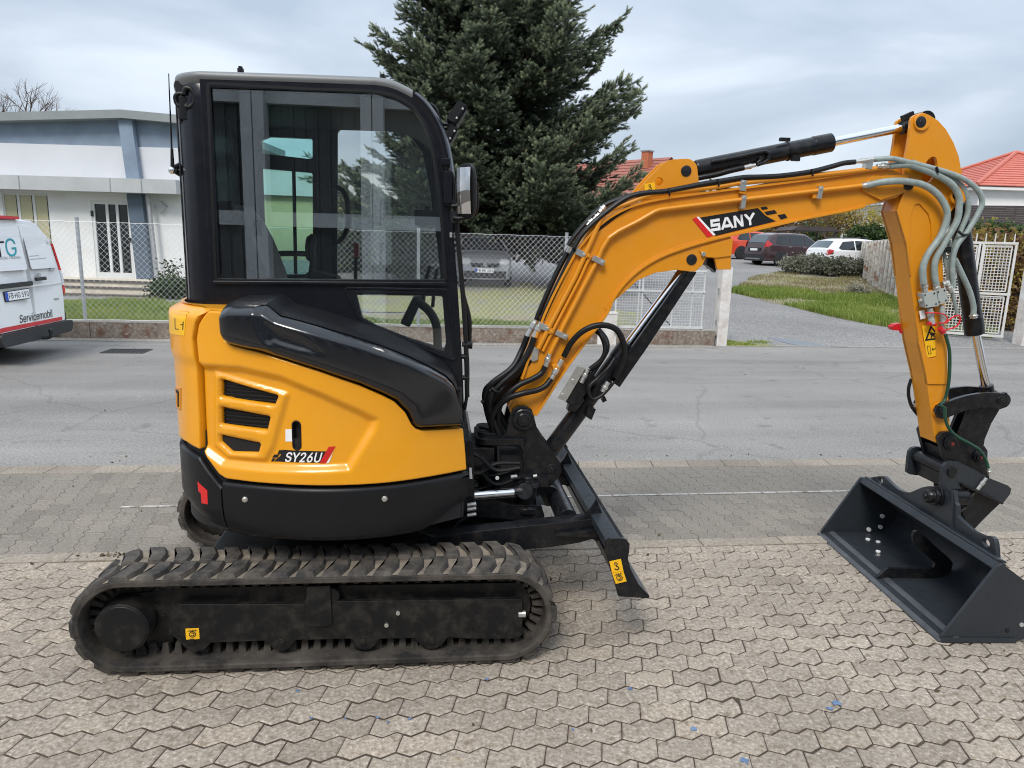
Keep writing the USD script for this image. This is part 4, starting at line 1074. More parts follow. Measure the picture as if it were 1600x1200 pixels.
# roof: the side outline's upper edge carried across
top_px = [(300, 118.5), (450, 124), (560, 128), (590, 129.5), (612, 134), (630, 141.5), (645, 150), (658, 161), (670, 176), (680, 193), (688, 212), (695, 240), (700, 275)]
tl = np.array(UP(top_px, CN)); tl[0] = (XR + .02, tl[0, 1] - .004)
tl = spline(tl, 5)
def roof(pr, t0, t1):
    sel = tl[t0:t1]
    tg = np.gradient(sel, axis=0); tg /= np.linalg.norm(tg, axis=1)[:, None]; nn = np.c_[-tg[:, 1], tg[:, 0]]
    if nn[0, 1] < 0:
        nn = -nn
    rows = []
    for p, n in zip(sel, nn):
        rows.append([(p[0] + n[0] * h, y, p[1] + n[1] * h) for y, h in pr])
    return grid(np.array(rows))
W2 = CF - CN
pr = [(CN + .02, -.03), (CN - .006, -.003), (CN - .006, .012), (CN + .006, .022), (CN + .04, .030), (CN + .15, .036), (CN + W2 / 2, .042), (CF - .15, .036), (CF - .04, .030), (CF - .006, .022), (CF + .006, .012), (CF + .006, -.003), (CF - .02, -.03)]
def up_(g):
    if g.face_normals[:, 2].sum() < 0:
        g.invert()
    return g
k1 = 5 * 6
rr_ = .13
def tuck(P):                     # the roof's rear corners follow the round posts
    P = P.copy()
    q = np.clip(XR + rr_ - P[..., 0], 0, rr_ * .9999)
    ins = rr_ - np.sqrt(rr_ ** 2 - q ** 2)
    mid_ = (CN + CF) / 2
    lim = (CF - CN) / 2 + .006 - ins
    over_ = np.abs(P[..., 1] - mid_) / ((CF - CN) / 2 + .006)
    P[..., 1] = mid_ + np.sign(P[..., 1] - mid_) * over_ * lim
    return P
rows = []
sel = tl[:k1 + 1]
for p in sel[::-1]:
    if p[0] > XR + rr_:
        rows.append([(p[0], y, p[1] + h) for y, h in pr])
z_r = float(np.interp(XR + rr_, sel[:, 0], sel[:, 1]))
for a_ in np.linspace(0, 1, 12):
    x_r = XR + rr_ * (1 - a_) - .004
    rows.append([(x_r, y, z_r + h - .010 * a_) for y, h in pr])
for dx_, dz_ in ((-.008, -.012), (-.006, -.026), (.02, -.05)):
    rows.append([(XR - .004 + dx_, y, z_r - .010 + min(h, .03) + dz_) for y, h in pr])
part('roof', up_(grid(tuck(np.array(rows)))), 'silver_roof', CAB, smooth=50)
part('roof_front', up_(roof(pr, k1, len(tl))), 'cab_paint', CAB, smooth=50)
part('headlining', prism(Polygon(np.vstack([tl[:len(tl) - 6] - [0, .01], (tl[:len(tl) - 6] - [0, .05])[::-1]])).buffer(0), CN + .04, CF - .04), 'interior_black', CAB)
for x_, y_ in ((376, 112), (598, 124)):
    p = U3(x_, y_, CN + .06)
    part('roof_bolt', cat(rod(p - [0, 0, .02], p + [0, 0, .012], .013, 10), rod(p + [0, 0, .012], p + [0, 0, .02], .009, 6)), 'hose_black', CAB)
# rear face with its windows
yz = lambda pts: [tuple(UX(x, y, XR + .0)[1:]) for x, y in pts]
rw = rounded(yz([(361, 215), (366, 205), (387, 203), (389, 300), (366, 308), (362, 300)]), .01)
rw2 = rounded(yz([(340, 373), (352, 372), (357, 378), (359, 424), (355, 430), (341, 429)]), .012)
back = Polygon([(CN + .13, 1.0), (CF - .13, 1.0), (CF - .13, 2.41), (CN + .13, 2.41)])
part('rear_panel', prism_x(back.difference(rw).difference(rw2), XR, XR + .03), 'cab_paint', CAB)
part('rear_window', prism_x(rw.buffer(.004), XR + .010, XR + .014), 'cab_glass', CAB)
part('rear_window', prism_x(rw2.buffer(.004), XR + .010, XR + .014), 'cab_glass', CAB)
# far side with door
A1 = rounded(UP([(394, 270), (400, 263), (490, 271), (491, 428), (390, 428), (387, 330)], CF), .012)
A2 = rounded(UP([(404, 240), (411, 220), (424, 215), (490, 218), (490, 250)], CF), .012)
B1 = rounded(UP([(528, 208), (535, 201), (606, 201), (640, 212), (660, 240), (671, 290), (683, 380), (689, 437), (528, 437)], CF), .02)
B2 = rounded(UP([(545, 460), (692, 462), (700, 545), (560, 505)], CF), .02)
fs = part('side_panel', prism(outline.difference(A1).difference(A2).difference(B1).difference(B2), CF - .035, CF), 'cab_paint', CAB)
part('side_window', prism(A1.buffer(.004), CF - .022, CF - .018), 'tint_glass', CAB)
part('side_window', prism(A2.buffer(.004), CF - .022, CF - .018), 'tint_glass', CAB)
part('door_window', prism(B1.buffer(.004), CF - .022, CF - .018), 'cab_glass', CAB)
part('window_bar', rod(U3(459, 266, CF - .03), U3(462, 428, CF - .03), .010, 8), 'interior_black', CAB)
part('grab_handle', tube(spline([U3(x, y, CF - .05) for x, y in ((524, 292), (533, 296), (541, 308), (544, 330), (543, 352), (538, 368), (528, 378), (518, 380))]), .014), 'hose_black', CAB)
part('window_rail', tube(spline([U3(x, y, CF - .05) for x, y in ((414, 430), (417, 408), (427, 398), (450, 396), (490, 397))]), .016), 'interior_black', CAB)
# windshield and front frame
fl = np.array(UP([(695, 240), (700, 275), (705.5, 330), (711.5, 400), (717, 480), (722.5, 570)], CN))
part('windshield', cat(grid(np.array([[(x - .012, CN + .03, z) for x, z in fl], [(x - .012, CF - .03, z) for x, z in fl]]))), 'cab_glass', CAB)
part('front_panel', box((fl[-1, 0] - .02, (CN + CF) / 2, (fl[-1, 1] + 1.0) / 2 - .05), (.03, CF - CN - .002, fl[-1, 1] - .9)), 'cab_paint', CAB)
zc_ = U(700, 446, CN)[1]
part('front_bar', box((np.interp(-zc_, -fl[:, 1], fl[:, 0]) - .02, (CN + CF) / 2, zc_), (.03, CF - CN - .08, .05)), 'cab_paint', CAB)
part('floor', box((-.44, (CN + CF) / 2, 1.10), (1.2, CF - CN - .08, .04)), 'interior_black', CAB)
# interior: seat, consoles, levers, monitor
SEAT = group_part('operator_seat')
sb = rounded(UP([(340, 322), (352, 315), (363, 318), (372, 328), (385, 345), (400, 372), (424, 432), (428, 470), (330, 470), (335, 345)], .70), .02)
part('seat_back', prism(sb, .64, 1.06), 'seat_grey', SEAT)
part('seat_base', slab(rounded(Polygon([(-.80, .62), (-.36, .62), (-.36, 1.1), (-.80, 1.1)]), .06), 1.32, 1.46), 'seat_grey', SEAT)
part('belt_guide', box(U3(355, 330, .62), (.05, .03, .09)), 'interior_black', SEAT)
part('arm_pad', box(U3(402, 356, .66), (.025, .05, .07)), 'interior_black', SEAT)
CON = group_part('control_console')
part('console_box', prism(rounded(UP([(470, 470), (482, 425), (500, 424), (530, 432), (540, 470)], .60), .015), .52, .66), 'interior_black', CON)
part('joystick', cat(tube(spline([U3(486, 430, .58), U3(489, 410, .58), U3(487, 395, .58)]), .015), tube(spline([U3(487, 408, .58), U3(485, 385, .58), U3(489, 366, .58)]), [.012] + [.024] * 10 + [.014, .010])), 'interior_black', CON)
part('lever', cat(rod(U3(555, 470, .60), U3(556, 402, .60), .009, 10)), 'hose_black', CON)
part('lever_knob', prism(rounded(UP([(552, 379), (560.5, 380), (560, 402), (553, 402)], .585), .006), .585, .62), 'handle_red', CON)
part('travel_lever', cat(tube(spline([U3(661, 480, .8), U3(664, 445, .8), U3(672, 415, .8)]), .010), tube(spline([U3(676, 480, .95), U3(679, 445, .95), U3(683, 420, .95)]), .010)), 'hose_black', CON)
part('pedal', cat(prism(rounded(UP([(625, 505), (645, 465), (662, 464), (640, 512)], .75), .01), .75, .90), tube(spline([U3(652, 470, .7), U3(672, 488, .7), U3(682, 510, .7), U3(684, 545, .7)]), .022)), 'interior_black', CON)
part('monitor', prism(rounded(UP([(647, 328), (680, 328), (681, 352), (648, 352)], .95), .008), .95, 1.0), 'interior_black', CON)
part('hand_lever', prism(rounded(UP([(663, 322), (672, 322), (674, 351), (665, 351)], .70), .006), .70, .73), 'interior_black', CON)
# outside fittings
MR = group_part('rear_view_mirror')
c = U3(729, 298, .25)
Rm = trimesh.transformations.rotation_matrix(.80, [0, 0, 1]) @ trimesh.transformations.rotation_matrix(-.05, [0, 1, 0])
sh = trimesh.creation.icosphere(3, 1.0); v = np.array(sh.vertices)
v = np.sign(v) * np.abs(v) ** .55; v *= [.023, .047, .110]; v[:, 0] = np.where(v[:, 0] < 0, v[:, 0] * .35, v[:, 0])
sh = trimesh.Trimesh(v, sh.faces); sh.apply_transform(Rm); sh.apply_translation(c)
part('mirror_shell', outward(sh), 'hose_black', MR, smooth=60)
mg = rounded(shapely.box(-.038, -.100, .038, .100), .03)
gr_ = np.array([[(-.0125 - .010 * (1 - (a / .05) ** 2 * .5 - (b / .106) ** 2 * .5), a, b) for b in np.linspace(-.093, .093, 17)] for a in np.linspace(-.037, .037, 11)])
g_ = grid(gr_)
if g_.face_normals[:, 0].sum() > 0:
    g_.invert()
g_; g_.apply_transform(Rm); g_.apply_translation(c)
part('mirror_glass', g_, 'mirror_glass', MR)
part('mirror_mount', rod(U3(739, 291, .25), U3(746, 290, .25), .018, 16), 'hose_black', MR)
part('mirror_arm', tube(spline([U3(x, y, .27) for x, y in ((744, 290), (745.5, 315), (743, 333), (734, 339), (716, 341), (708, 340))]), .0085), 'hose_black', MR)
part('mirror_clamp', cat(rod(U3(712, 330, .30), U3(712, 348, .30), .026, 16), rod(U3(706, 322, .3), U3(718, 322, .3), .010, 10)), 'hose_black', MR)
WL = group_part('work_light')
for (a, b, w_) in (((705, 195), (723, 167), .050), ((697, 225), (710, 203), .036)):
    p, q_ = U3(*a, .55), U3(*b, .55); d = (q_ - p) / np.linalg.norm(q_ - p); n_ = np.array([d[2], 0, -d[0]])
    poly = rounded([tuple((p + n_ * s - d * .0)[[0, 2]]) for s in (-w_ * .55, w_ * .55)] + [tuple((q_ + n_ * s)[[0, 2]]) for s in (w_ * .5, -w_ * .5)], .008)
    part('lamp_housing', prism(poly, .46, .64), 'hose_black', WL)
    part('lamp_rim', prism(Polygon([tuple((p + n_ * s)[[0, 2]]) for s in (w_ * .1, w_ * .35)] + [tuple((q_ + n_ * s)[[0, 2]]) for s in (w_ * .35, w_ * .1)]), .452, .459), 'cab_paint', WL)
    for t in (.25, .75):
        s_ = p + (q_ - p) * t + n_ * w_ * .22
        part('lamp_screw', rod((s_[0], .447, s_[2]), (s_[0], .4518, s_[2]), .005, 8), 'zinc', WL)
part('lamp_bracket', cat(tube(spline([U3(x, y, .55) for x, y in ((672, 162), (681, 170), (686, 185), (691, 193), (704, 194))]), .008), tube(spline([U3(x, y, .55) for x, y in ((686, 200), (700, 200), (708, 200))]), .010), rod(U3(706, 200, .47), U3(706, 200, .63), .022, 14)), 'hose_black', WL)
RAIL = group_part('front_guard_rail')
part('rail', cat(tube(spline([U3(x, y, .33) for x, y in ((700, 265), (706, 272), (709, 290), (710, 320), (711, 335))]), .009)), 'hose_black', RAIL)
part('hinge', cat(box(U3(700, 293, .33), (.035, .03, .13)), box(U3(703, 318, .33), (.045, .02, .02)), box(U3(697, 253, .33), (.035, .04, .025))), 'cab_paint', RAIL)
part('gas_strut', tube(spline([U3(x, y, .33) for x, y in ((713, 345), (718, 400), (724, 470), (728, 540), (730, 620))]), .011), 'hose_black', RAIL)
part('outer_rail', tube(spline([U3(x, y, .33) for x, y in ((725, 480), (728.5, 530), (731, 580), (730, 612), (726, 640))]), .008), 'hose_black', RAIL)
for x_, y_ in ((727, 538), (726, 557), (727, 590)):
    part('rail_clip', rod(U3(x_ - 5, y_, .33), U3(x_ + 6, y_, .33), .011, 10), 'hose_black', RAIL)
part('wiper', cat(tube(spline([U3(x, y, .38) for x, y in ((725, 455), (729, 480), (732.5, 510), (733, 537))]), [.003, .004, .005, .006, .007, .009, .011, .013, .015, .016, .016, .016, .014, .014, .013, .012, .012, .012, .012][:19]), rod(U3(725, 538, .36), U3(738, 539, .36), .018, 12)), 'hose_black', RAIL)
for x_, y_ in ((704.5, 365), (704.5, 369)):
    p = U3(x_, y_, CN)
    part('frame_bolt', rod((p[0], CN - .012, p[2]), (p[0], CN, p[2]), .006, 10), 'zinc', CAB)
AN = group_part('antenna')
part('antenna_whip', cat(rod(U3(268.5, 238, .42), U3(263.5, 115, .42), .0042, 8, .002), rod(U3(269.5, 262, .42), U3(268.5, 232, .42), .0085, 8, .006)), 'hose_black', AN)
s_ = trimesh.creation.icosphere(2, .016); s_.apply_translation(U3(269, 266, .42))
part('antenna_joint', s_, 'chrome', AN)
part('antenna_base', cat(rod(U3(270, 264, .42), U3(282, 258, .46), .012, 10), rod(U3(272, 266, .42), U3(282, 272, .46), .012, 10)), 'hose_black', AN)
BK = group_part('rear_lamp_plug')
part('plug', cat(rod(U3(288.5, 152, .385), U3(290, 187, .39), .028, 12), rod(U3(284, 166, .39), U3(297, 168, .38), .024, 10), rod(U3(285, 190, .40), U3(293, 190, .39), .016, 8)), 'hose_black', BK)
part('plug_cable', cat(tube(spline([U3(x, y, .37) for x, y in ((280, 166), (275, 160), (274, 150), (280, 146), (286, 147))]), .008), tube(spline([U3(x, y, .36) for x, y in ((287, 148), (290, 138), (298, 139), (304, 150), (302, 162), (294, 168))]), .009)), 'hose_black', BK)

# ---------------------------------------------------------------- swing bracket
SW = group_part('swing_bracket')
kp = [(797, 652), (801, 640), (810, 634.5), (822, 634.5), (831, 640), (834, 650), (840, 672), (857, 698), (868, 712), (875, 722), (877, 735), (875, 744), (862, 757), (843, 776), (832, 784), (826, 782), (822, 762), (818, 755), (818, 700), (813, 695), (775, 692), (791, 676)]
kpoly = rounded(UP(kp, .63), .006)
for y0 in (.63, .83):
    part('bracket_plate', prism(kpoly, y0, y0 + .025), 'black_paint', SW)
c = U(817.5, 655, .63)
part('foot_pin', cat(lathe([(0, .050), (.004, .056), (.03, .056)], (c[0], .612, c[1]), (c[0], .7, c[1]), 30), lathe([(0, .030), (.003, .034), (.01, .034)], (c[0], .604, c[1]), (c[0], .7, c[1]), 24), rod((c[0], .62, c[1]), (c[0], .87, c[1]), .03, 16)), 'black_paint', SW)
tp = np.array([U3(x, y, .62)[[0, 2]] for x, y in ((744, 679), (744, 692), (775, 695), (815, 697), (822, 712))])
yc = .74
part('upper_yoke', cat(slab(rounded(Polygon([(tp[0, 0], .60), (tp[3, 0] + .03, .60), (tp[3, 0] + .03, .89), (tp[0, 0], .89)]), .05), tp[1, 1] - .008, tp[1, 1] + .022), slab(rounded(Polygon([(tp[0, 0] + .01, .64), (tp[0, 0] + .13, .64), (tp[0, 0] + .13, .85), (tp[0, 0] + .01, .85)]), .04), tp[1, 1] + .022, tp[1, 1] + .045)), 'black_paint', SW)
yb = tube(spline([U3(775, 694, .615), U3(808, 695, .615), U3(817, 702, .615), U3(819, 722, .615)]), .010)
part('yoke_weld', yb, 'black_paint', SW)
part('swing_pin', cat(rod((tp[0, 0] + .07, yc, .45), (tp[0, 0] + .07, yc, tp[1, 1] + .06), .05, 24), rod(U3(754, 672, .68), U3(754, 684, .68), .018, 8)), 'black_paint', SW)
part('swing_head', box((tp[0, 0] - .04, yc, tp[1, 1] - .075), (.26, .30, .11)), 'black_paint', SW)
part('swing_head', box((tp[0, 0] - .02, yc, .46), (.34, .26, .10)), 'black_paint', SW)
part('swing_core', box((tp[3, 0] - .02, yc + .02, .63), (.16, .20, .26)), 'dark_core', SW)
hp = U3(824, 762, .60)
part('lower_boss', cat(lathe([(0, .030), (.006, .036), (.02, .036), (.022, .040), (.03, .062), (.05, .066), (.056, .050), (.15, .050), (.16, .064), (.185, .066), (.19, .058)], (hp[0], .60, hp[2] + .066), (hp[0], .60, hp[2] - .2), 28)), 'black_paint', SW)
part('boss_lug', cat(box((hp[0] + .06, .62, hp[2] + .03), (.10, .06, .05)), box((hp[0], .70, hp[2] - .02), (.12, .20, .16))), 'black_paint', SW)
part('boss_fitting', cat(rod(U3(798, 745, .57), U3(808, 744, .57), .010, 8), rod(U3(833, 744, .57), U3(839, 743, .57), .009, 8)), 'zinc', SW)
part('red_cap', rod(U3(827, 771, .53), U3(827, 771, .56), .011, 12), 'red_plastic', SW)
part('swing_cylinder_rod', rod(U3(725, 776, .55), U3(806, 769, .55), .0255, 24), 'chrome', SW)
part('rod_eye', cat(rod(U3(803, 769, .55), U3(816, 768, .55), .032, 20), rod(U3(820, 768, .52), U3(820, 768, .62), .04, 20)), 'black_paint', SW)
part('front_frame', cat(prism(rounded(UP([(725, 786), (735, 783), (770, 780), (800, 790), (846, 790), (851, 806), (849, 812), (800, 812), (725, 806)], .55), .006), .55, .95), prism(UP([(690, 690), (735, 688), (740, 694), (742, 800), (690, 800)], .45), .45, 1.1)), 'black_paint', SW)
part('front_cap', prism(UP([(837, 778), (846, 779), (851, 789), (838, 789)], .56), .56, .94), 'bucket_grey', SW)
HB = group_part('hose_bundle')
part('hose_fitting', cat(*[rod(U3(730, y, .40), U3(744, y - 2, .40), .010, 8) for y in (789, 796, 805)]), 'zinc', HB)
rg = np.random.default_rng(3)
hs = []
for k in range(9):
    y = .50 + .05 * k
    z0, z1 = 700 + rg.uniform(0, 70), 720 + rg.uniform(0, 50)
    hs.append(tube(spline([U3(722, z0, y), U3(748, z0 + rg.uniform(-6, 10), y), U3(775, z1 + rg.uniform(-5, 8), y), U3(812, z1 - rg.uniform(0, 12), y)]), .009 + .003 * rg.random(), 8))
part('frame_hose', cat(hs), 'hose_black', HB)
part('frame_screw', rod(U3(777, 747, .50), U3(777, 747, .52), .010, 10), 'zinc', HB)
part('id_plate', prism(UP([(733, 731), (737, 731), (738, 748), (734, 748)], .40), .398, .401), 'plain_white', HB)
# low hoses to the blade
part('blade_hose', cat(tube(spline([U3(x, y, .42) for x, y in ((732, 806), (722, 812), (712, 822), (706, 838), (704, 850))]), .008), tube(spline([U3(x, y, .35) for x, y in ((655, 830), (680, 840), (700, 850), (703, 858))]), .009)), 'hose_black', HB)

# ---------------------------------------------------------------- boom
B0, B1_ = .665, .815
BM = group_part('boom')
upper = [(796, 640), (815, 592), (850, 492), (895, 402), (912, 378), (930, 358), (952, 340), (978, 326), (1005, 317), (1040, 310), (1086, 303.5), (1160, 294), (1240, 284), (1312, 274), (1368, 266)]
ridge = [(837, 648), (890, 567), (945, 494), (957, 468), (975, 443), (1000, 420), (1030, 402), (1060, 390), (1090, 380.5), (1130, 370), (1180, 359), (1250, 343), (1322, 329), (1350, 322), (1400, 309), (1413, 300)]
bpoly = Polygon(UP(upper + [(1395, 265), (1413, 274)] + ridge[::-1] + [(828, 662), (817, 671), (804, 664)], B0)).buffer(0)
part('boom_box', prism(rounded(bpoly, .004), B0, B1_), 'boom_paint', BM)
up_l, lo_l = np.array(UP(upper[1:], B0)), np.array(UP(ridge[:-2], B0))
def strip(line, t, y0, y1):
    return prism(LineString(spline(line, 4)).buffer(t, cap_style='flat'), y0, y1)
part('top_flange', strip(up_l, .006, B0 - .014, B1_ + .014), 'boom_paint', BM)
part('bottom_flange', strip(lo_l, .006, B0 - .014, B1_ + .014), 'boom_paint', BM)
gus_px = [(1142, 366), (1142, 421), (1121, 421.5), (1117, 405), (1114, 403), (1103, 403), (1097, 415), (1086, 424.5), (1075, 424), (1056, 421.5), (1023, 426.5), (996, 438), (974, 458), (957, 472), (948, 486), (944, 480), (958, 458), (976, 436), (1000, 414), (1030, 396), (1060, 384), (1090, 375)]
gus = rounded(UP(gus_px, B0 - .002), .004)
for y0 in (B0 - .002, B1_ - .018):
    part('cylinder_bracket', prism(gus, y0, y0 + .02), 'boom_paint', BM)
part('bracket_web', prism(UP([(1128, 372), (1141, 370), (1141, 420), (1128, 420)], B0), B0 + .0185, B1_ - .0185), 'boom_paint', BM)
tabp = rounded(UP([(1092, 392), (1095, 386), (1104, 384), (1145, 372), (1142, 400), (1118, 403), (1100, 401)], B0 - .003), .006)
part('bracket_tab', prism(tabp, B0 - .008, B0 - .0025), 'boom_paint', BM)
def pin(px, py, y, r, name='pin', m='decal_black', parent=None, depth=.008, through=None):
    c = U(px, py, y)
    ms = [lathe([(0, r * .82), (.002, r), (depth + .01, r)], (c[0], y - depth, c[1]), (c[0], y + .1, c[1]), 26), lathe([(0, r * .3), (.0015, r * .36), (.003, r * .36)], (c[0], y - depth - .0015, c[1]), (c[0], y + .1, c[1]), 12)]
    if through:
        ms.append(rod((c[0], y, c[1]), (c[0], through, c[1]), r * .8, 16))
    return part(name, cat(ms), m, parent)
pin(1080.5, 405.5, B0 - .002, .0265, 'bracket_pin', 'decal_black', BM, .006, B1_)
cc = U(1097.5, 397, B0)
part('grease_bolt', rod((cc[0], B0 - .018, cc[1]), (cc[0], B0 - .004, cc[1]), .011, 10), 'zinc', BM)
part('bracket_stop', cat(prism(UP([(1106, 404), (1114, 405), (1119, 421), (1118, 426), (1114, 421), (1104, 414)], B0 + .05), B0 + .05, B1_ - .05)), 'black_paint', BM)
# boss around the arm pin
boss = rounded(UP([(1346, 297), (1362, 276), (1420, 272), (1419, 299), (1376, 312.5)], B0 - .012), .005)
for y0 in (B0 - .012, B1_ - .006):
    part('tip_boss', prism(boss, y0, y0 + .018), 'boom_paint', BM)
pin(1420, 289, B0 - .016, .026, 'arm_pin', 'decal_black', BM, .004, B1_ + .01)
# arm cylinder ears on top
ear_px = [(984, 312), (994, 301), (1015, 276), (1035, 256), (1042, 251.5), (1052, 249), (1071, 248), (1078, 248.5), (1085, 253), (1089, 259), (1091, 275), (1093, 300), (1092, 306), (1040, 313)]
ear = rounded(UP(ear_px, .685), .005)
eh = circle(U(1030, 284, .685), .020)
for y0, solid in ((.685, False), (.775, True)):
    part('cylinder_ear', prism(ear if solid else ear.difference(eh), y0, y0 + .02), 'boom_paint', BM)
pin(1072, 267, .685, .026, 'ear_pin', 'decal_black', BM, .006, .795)
sticker(BM, [(1006.5, 287.5), (1023, 285), (1024, 298), (1008, 300.5)], .685, 'crane')
# decal
part('brand_plate', prism(Polygon(UP([(1093, 340), (1184, 325), (1196, 337), (1204, 341.5), (1212, 345.5), (1118, 368.5)], B0)), B0 - .0022, B0 - .0006), 'decal_black', BM)
part('red_stripe', prism(Polygon(UP([(1081.5, 342.5), (1088, 339), (1114, 368), (1105, 371)], B0)), B0 - .0024, B0 - .0006), 'decal_red', BM)
part('white_stripe', prism(Polygon(UP([(1088, 339), (1091.5, 338.5), (1118, 367), (1114, 368)], B0)), B0 - .0024, B0 - .0006), 'plain_white', BM)
for q in ([(1188, 324), (1197, 322.5), (1200, 326), (1191, 328)], [(1200, 330), (1210, 328), (1214, 333), (1204, 335)], [(1215, 336), (1226, 334), (1230, 340), (1220, 343)], [(1204, 335), (1200, 330), (1194, 331), (1198, 336)]):
    part('checker_mark', prism(Polygon(UP(q, B0)), B0 - .0024, B0 - .0006), 'decal_black', BM)
BL_, BR_, TL_ = U(1111, 362, B0), U(1180, 350.5, B0), U(1109, 343.5, B0)
def plane3(y):
    def f(P, d):
        return np.c_[P[:, 0], np.full(len(P), y) - d, P[:, 1]]
    return f
lettering('SANY', [BL_, BR_, TL_], plane3(B0 - .0025), BM, squeeze=1.05)
# steel pipes, clamps
yp = B0 - .022
P1 = [(859, 553), (880, 510), (908, 455), (935, 403), (940, 390), (951, 372), (965, 362), (1000, 344), (1022, 331), (1030, 328), (1060, 324), (1130, 315.5), (1230, 303.5), (1330, 292), (1346, 290)]
P2 = [(841, 545), (861, 505), (900, 430), (915, 396), (929, 365), (937, 346), (944, 334), (956, 327), (1000, 310), (1019, 303.5), (1060, 299), (1124, 291.5), (1151, 286.5), (1240, 277.5), (1330, 268), (1388, 261)]
P3 = [(834, 541), (851, 500), (880, 445), (902, 397), (922, 362), (932, 345), (940, 336)]
def dense(pts, y):
    v = np.array([U3(a, b, y) for a, b in pts]); out = [v[0]]
    for k in range(1, len(v) - 1):
        out += [v[k] + (v[k - 1] - v[k]) * .12, v[k], v[k] + (v[k + 1] - v[k]) * .12]
    return np.array(out + [v[-1]])
PIPES = group_part('hydraulic_pipes')
part('pipe', tube(dense(P1, yp), .0115, 12), 'boom_paint', PIPES)
part('pipe', tube(dense(P2, B0 - .012), .0125, 12), 'boom_paint', PIPES)
part('pipe', tube(dense(P3, B0 + .01), .012, 12), 'boom_paint', PIPES)
part('pipe', tube(dense([(a + 7, b + 4) for a, b in P2[:4]], B0 - .008), .009, 12), 'boom_paint', PIPES)
part('pipe', tube(dense([(a - 8, b + 2) for a, b in P2[:4]], B0 + .03), .012, 12), 'boom_paint', PIPES)
def clamp(px, py, y, a, L, w, m='zinc', name='pipe_clamp'):
    c = U3(px, py, y); ca, sa = math.cos(a), math.sin(a)
    b = trimesh.creation.box((L, .032, w)); b.apply_transform(trimesh.transformations.rotation_matrix(-a, [0, 1, 0])); b.apply_translation(c)
    s = rod((c[0] + L * .3 * ca, y - .021, c[2] + L * .3 * sa), (c[0] + L * .3 * ca, y - .016, c[2] + L * .3 * sa), .007, 8)
    part(name, cat(b, s), m, PIPES)
clamp(877, 523, yp, -.42, .062, .026); clamp(934.5, 407, yp, -.42, .062, .026)
clamp(850, 511, B0 - .006, -.42, .055, .028); clamp(907, 396, B0 - .006, -.42, .055, .028)
clamp(890, 391, B0 + .02, -.42, .028, .03); clamp(898, 392, B0 + .01, -.42, .028, .03)
clamp(1160, 316, yp, 1.5, .062, .022); clamp(1279.5, 301, yp, 1.5, .06, .022)
clamp(1159.5, 290, B0 - .012, 1.5, .05, .030); clamp(1159, 298, B0 - .006, 1.5, .03, .032, 'boom_paint', 'clamp_lug')
clamp(1356, 256, B0 - .01, 1.5, .05, .035); clamp(1272, 306, B0 - .006, .1, .03, .026, 'boom_paint', 'clamp_lug')
clamp(916.5, 399, B0 - .004, -.42, .018, .026, 'boom_paint', 'clamp_lug'); clamp(860, 517, B0 - .004, -.42, .018, .03, 'boom_paint', 'clamp_lug')
def hose(pts, y, r, m='hose_black', parent=None, name='hose', n=12, k=6):
    y = np.broadcast_to(y, (len(pts),))
    return part(name, tube(spline([U3(a, b, c) for (a, b), c in zip(pts, y)], k), r, n), m, parent if parent is not None else HOSES)
HOSES = group_part('hydraulic_hoses')
def ferrule(a, b, y, r, m='zinc'):
    p, q = U3(*a, y), U3(*b, y)
    L = np.linalg.norm(q - p)
    part('hose_fitting', lathe([(0, r * .9), (L * .3, r * .9), (L * .32, r * 1.25), (L * .55, r * 1.25), (L * .57, r), (L, r)], p, q, 8), m, HOSES)
# main bundle at the boom foot
hose([(890, 388), (868, 430), (845, 482), (838, 500)], B0 + .03, .0135)
hose([(898, 389), (878, 432), (852, 487), (846, 503)], B0 + .0, .0135)
ferrule((842, 492), (822, 530), B0 + .03, .014); ferrule((848, 500), (833, 530), B0 + .0, .014)
hose([(824, 525), (815, 548), (800, 575), (770, 598), (758, 615), (763, 650), (775, 680)], [B0 + .03, B0 + .03, B0, B0 - .01, B0, B0 + .02, B0 + .03], .016)
hose([(835, 527), (826, 550), (808, 577), (782, 600), (764, 622), (768, 650), (780, 682)], B0 - .01, .016)
for k in range(10):
    o = rg.uniform(-1, 1, 8)
    hose([(836 + k, 548 + k * 1.5), (826 + k * 1.4, 566 + k), (806 + k * 1.5 + o[0] * 2, 585 + k * 1.6), (780 + k * 1.6 + o[1] * 4, 604 + k * 1.8), (765 + k * 1.8 + o[2] * 3, 628 + k), (768 + k * 2 + o[3] * 3, 655 + o[4] * 3), (782 + k * 1.8, 680 + o[5] * 4)], [B0 + .0 + .01 * k, B0 + .01 * k, B0 + .012 * k, B0 - .01 + .02 * k, B0 - .02 + .02 * k, B0 + .015 * k, B0 + .01 * k], .0075 + .004 * (k % 3 == 0), 'hose_black')
part('bundle_clamp', cat(prism(rounded(UP([(833, 541), (842, 545), (840, 562), (833, 565), (823, 558)], B0 - .01), .003), B0 - .012, B0 + .07)), 'zinc', HOSES)
part('cable_tie', tube(spline([U3(768, 606, B0 - .03), U3(776, 612, B0 - .04), U3(782, 612, B0 - .03)]), .008, 8), 'hose_black', HOSES)
part('hose_hook', rod(U3(752, 629, B0), U3(764, 622, B0), .010, 8), 'hose_black', HOSES)
ferrule((858.5, 553), (852, 573), yp, .0135)
hose([(852, 572), (846, 583), (832, 592), (812, 601), (796, 614), (782, 632), (778, 655), (786, 680)], [yp, yp, yp - .01, yp - .02, yp - .02, yp, yp + .02, yp + .04], .0145)
ferrule((860, 594), (878, 562), yp - .01, .0135)
clamp(868, 574, yp - .004, .3, .03, .035, 'boom_paint', 'clamp_lug')
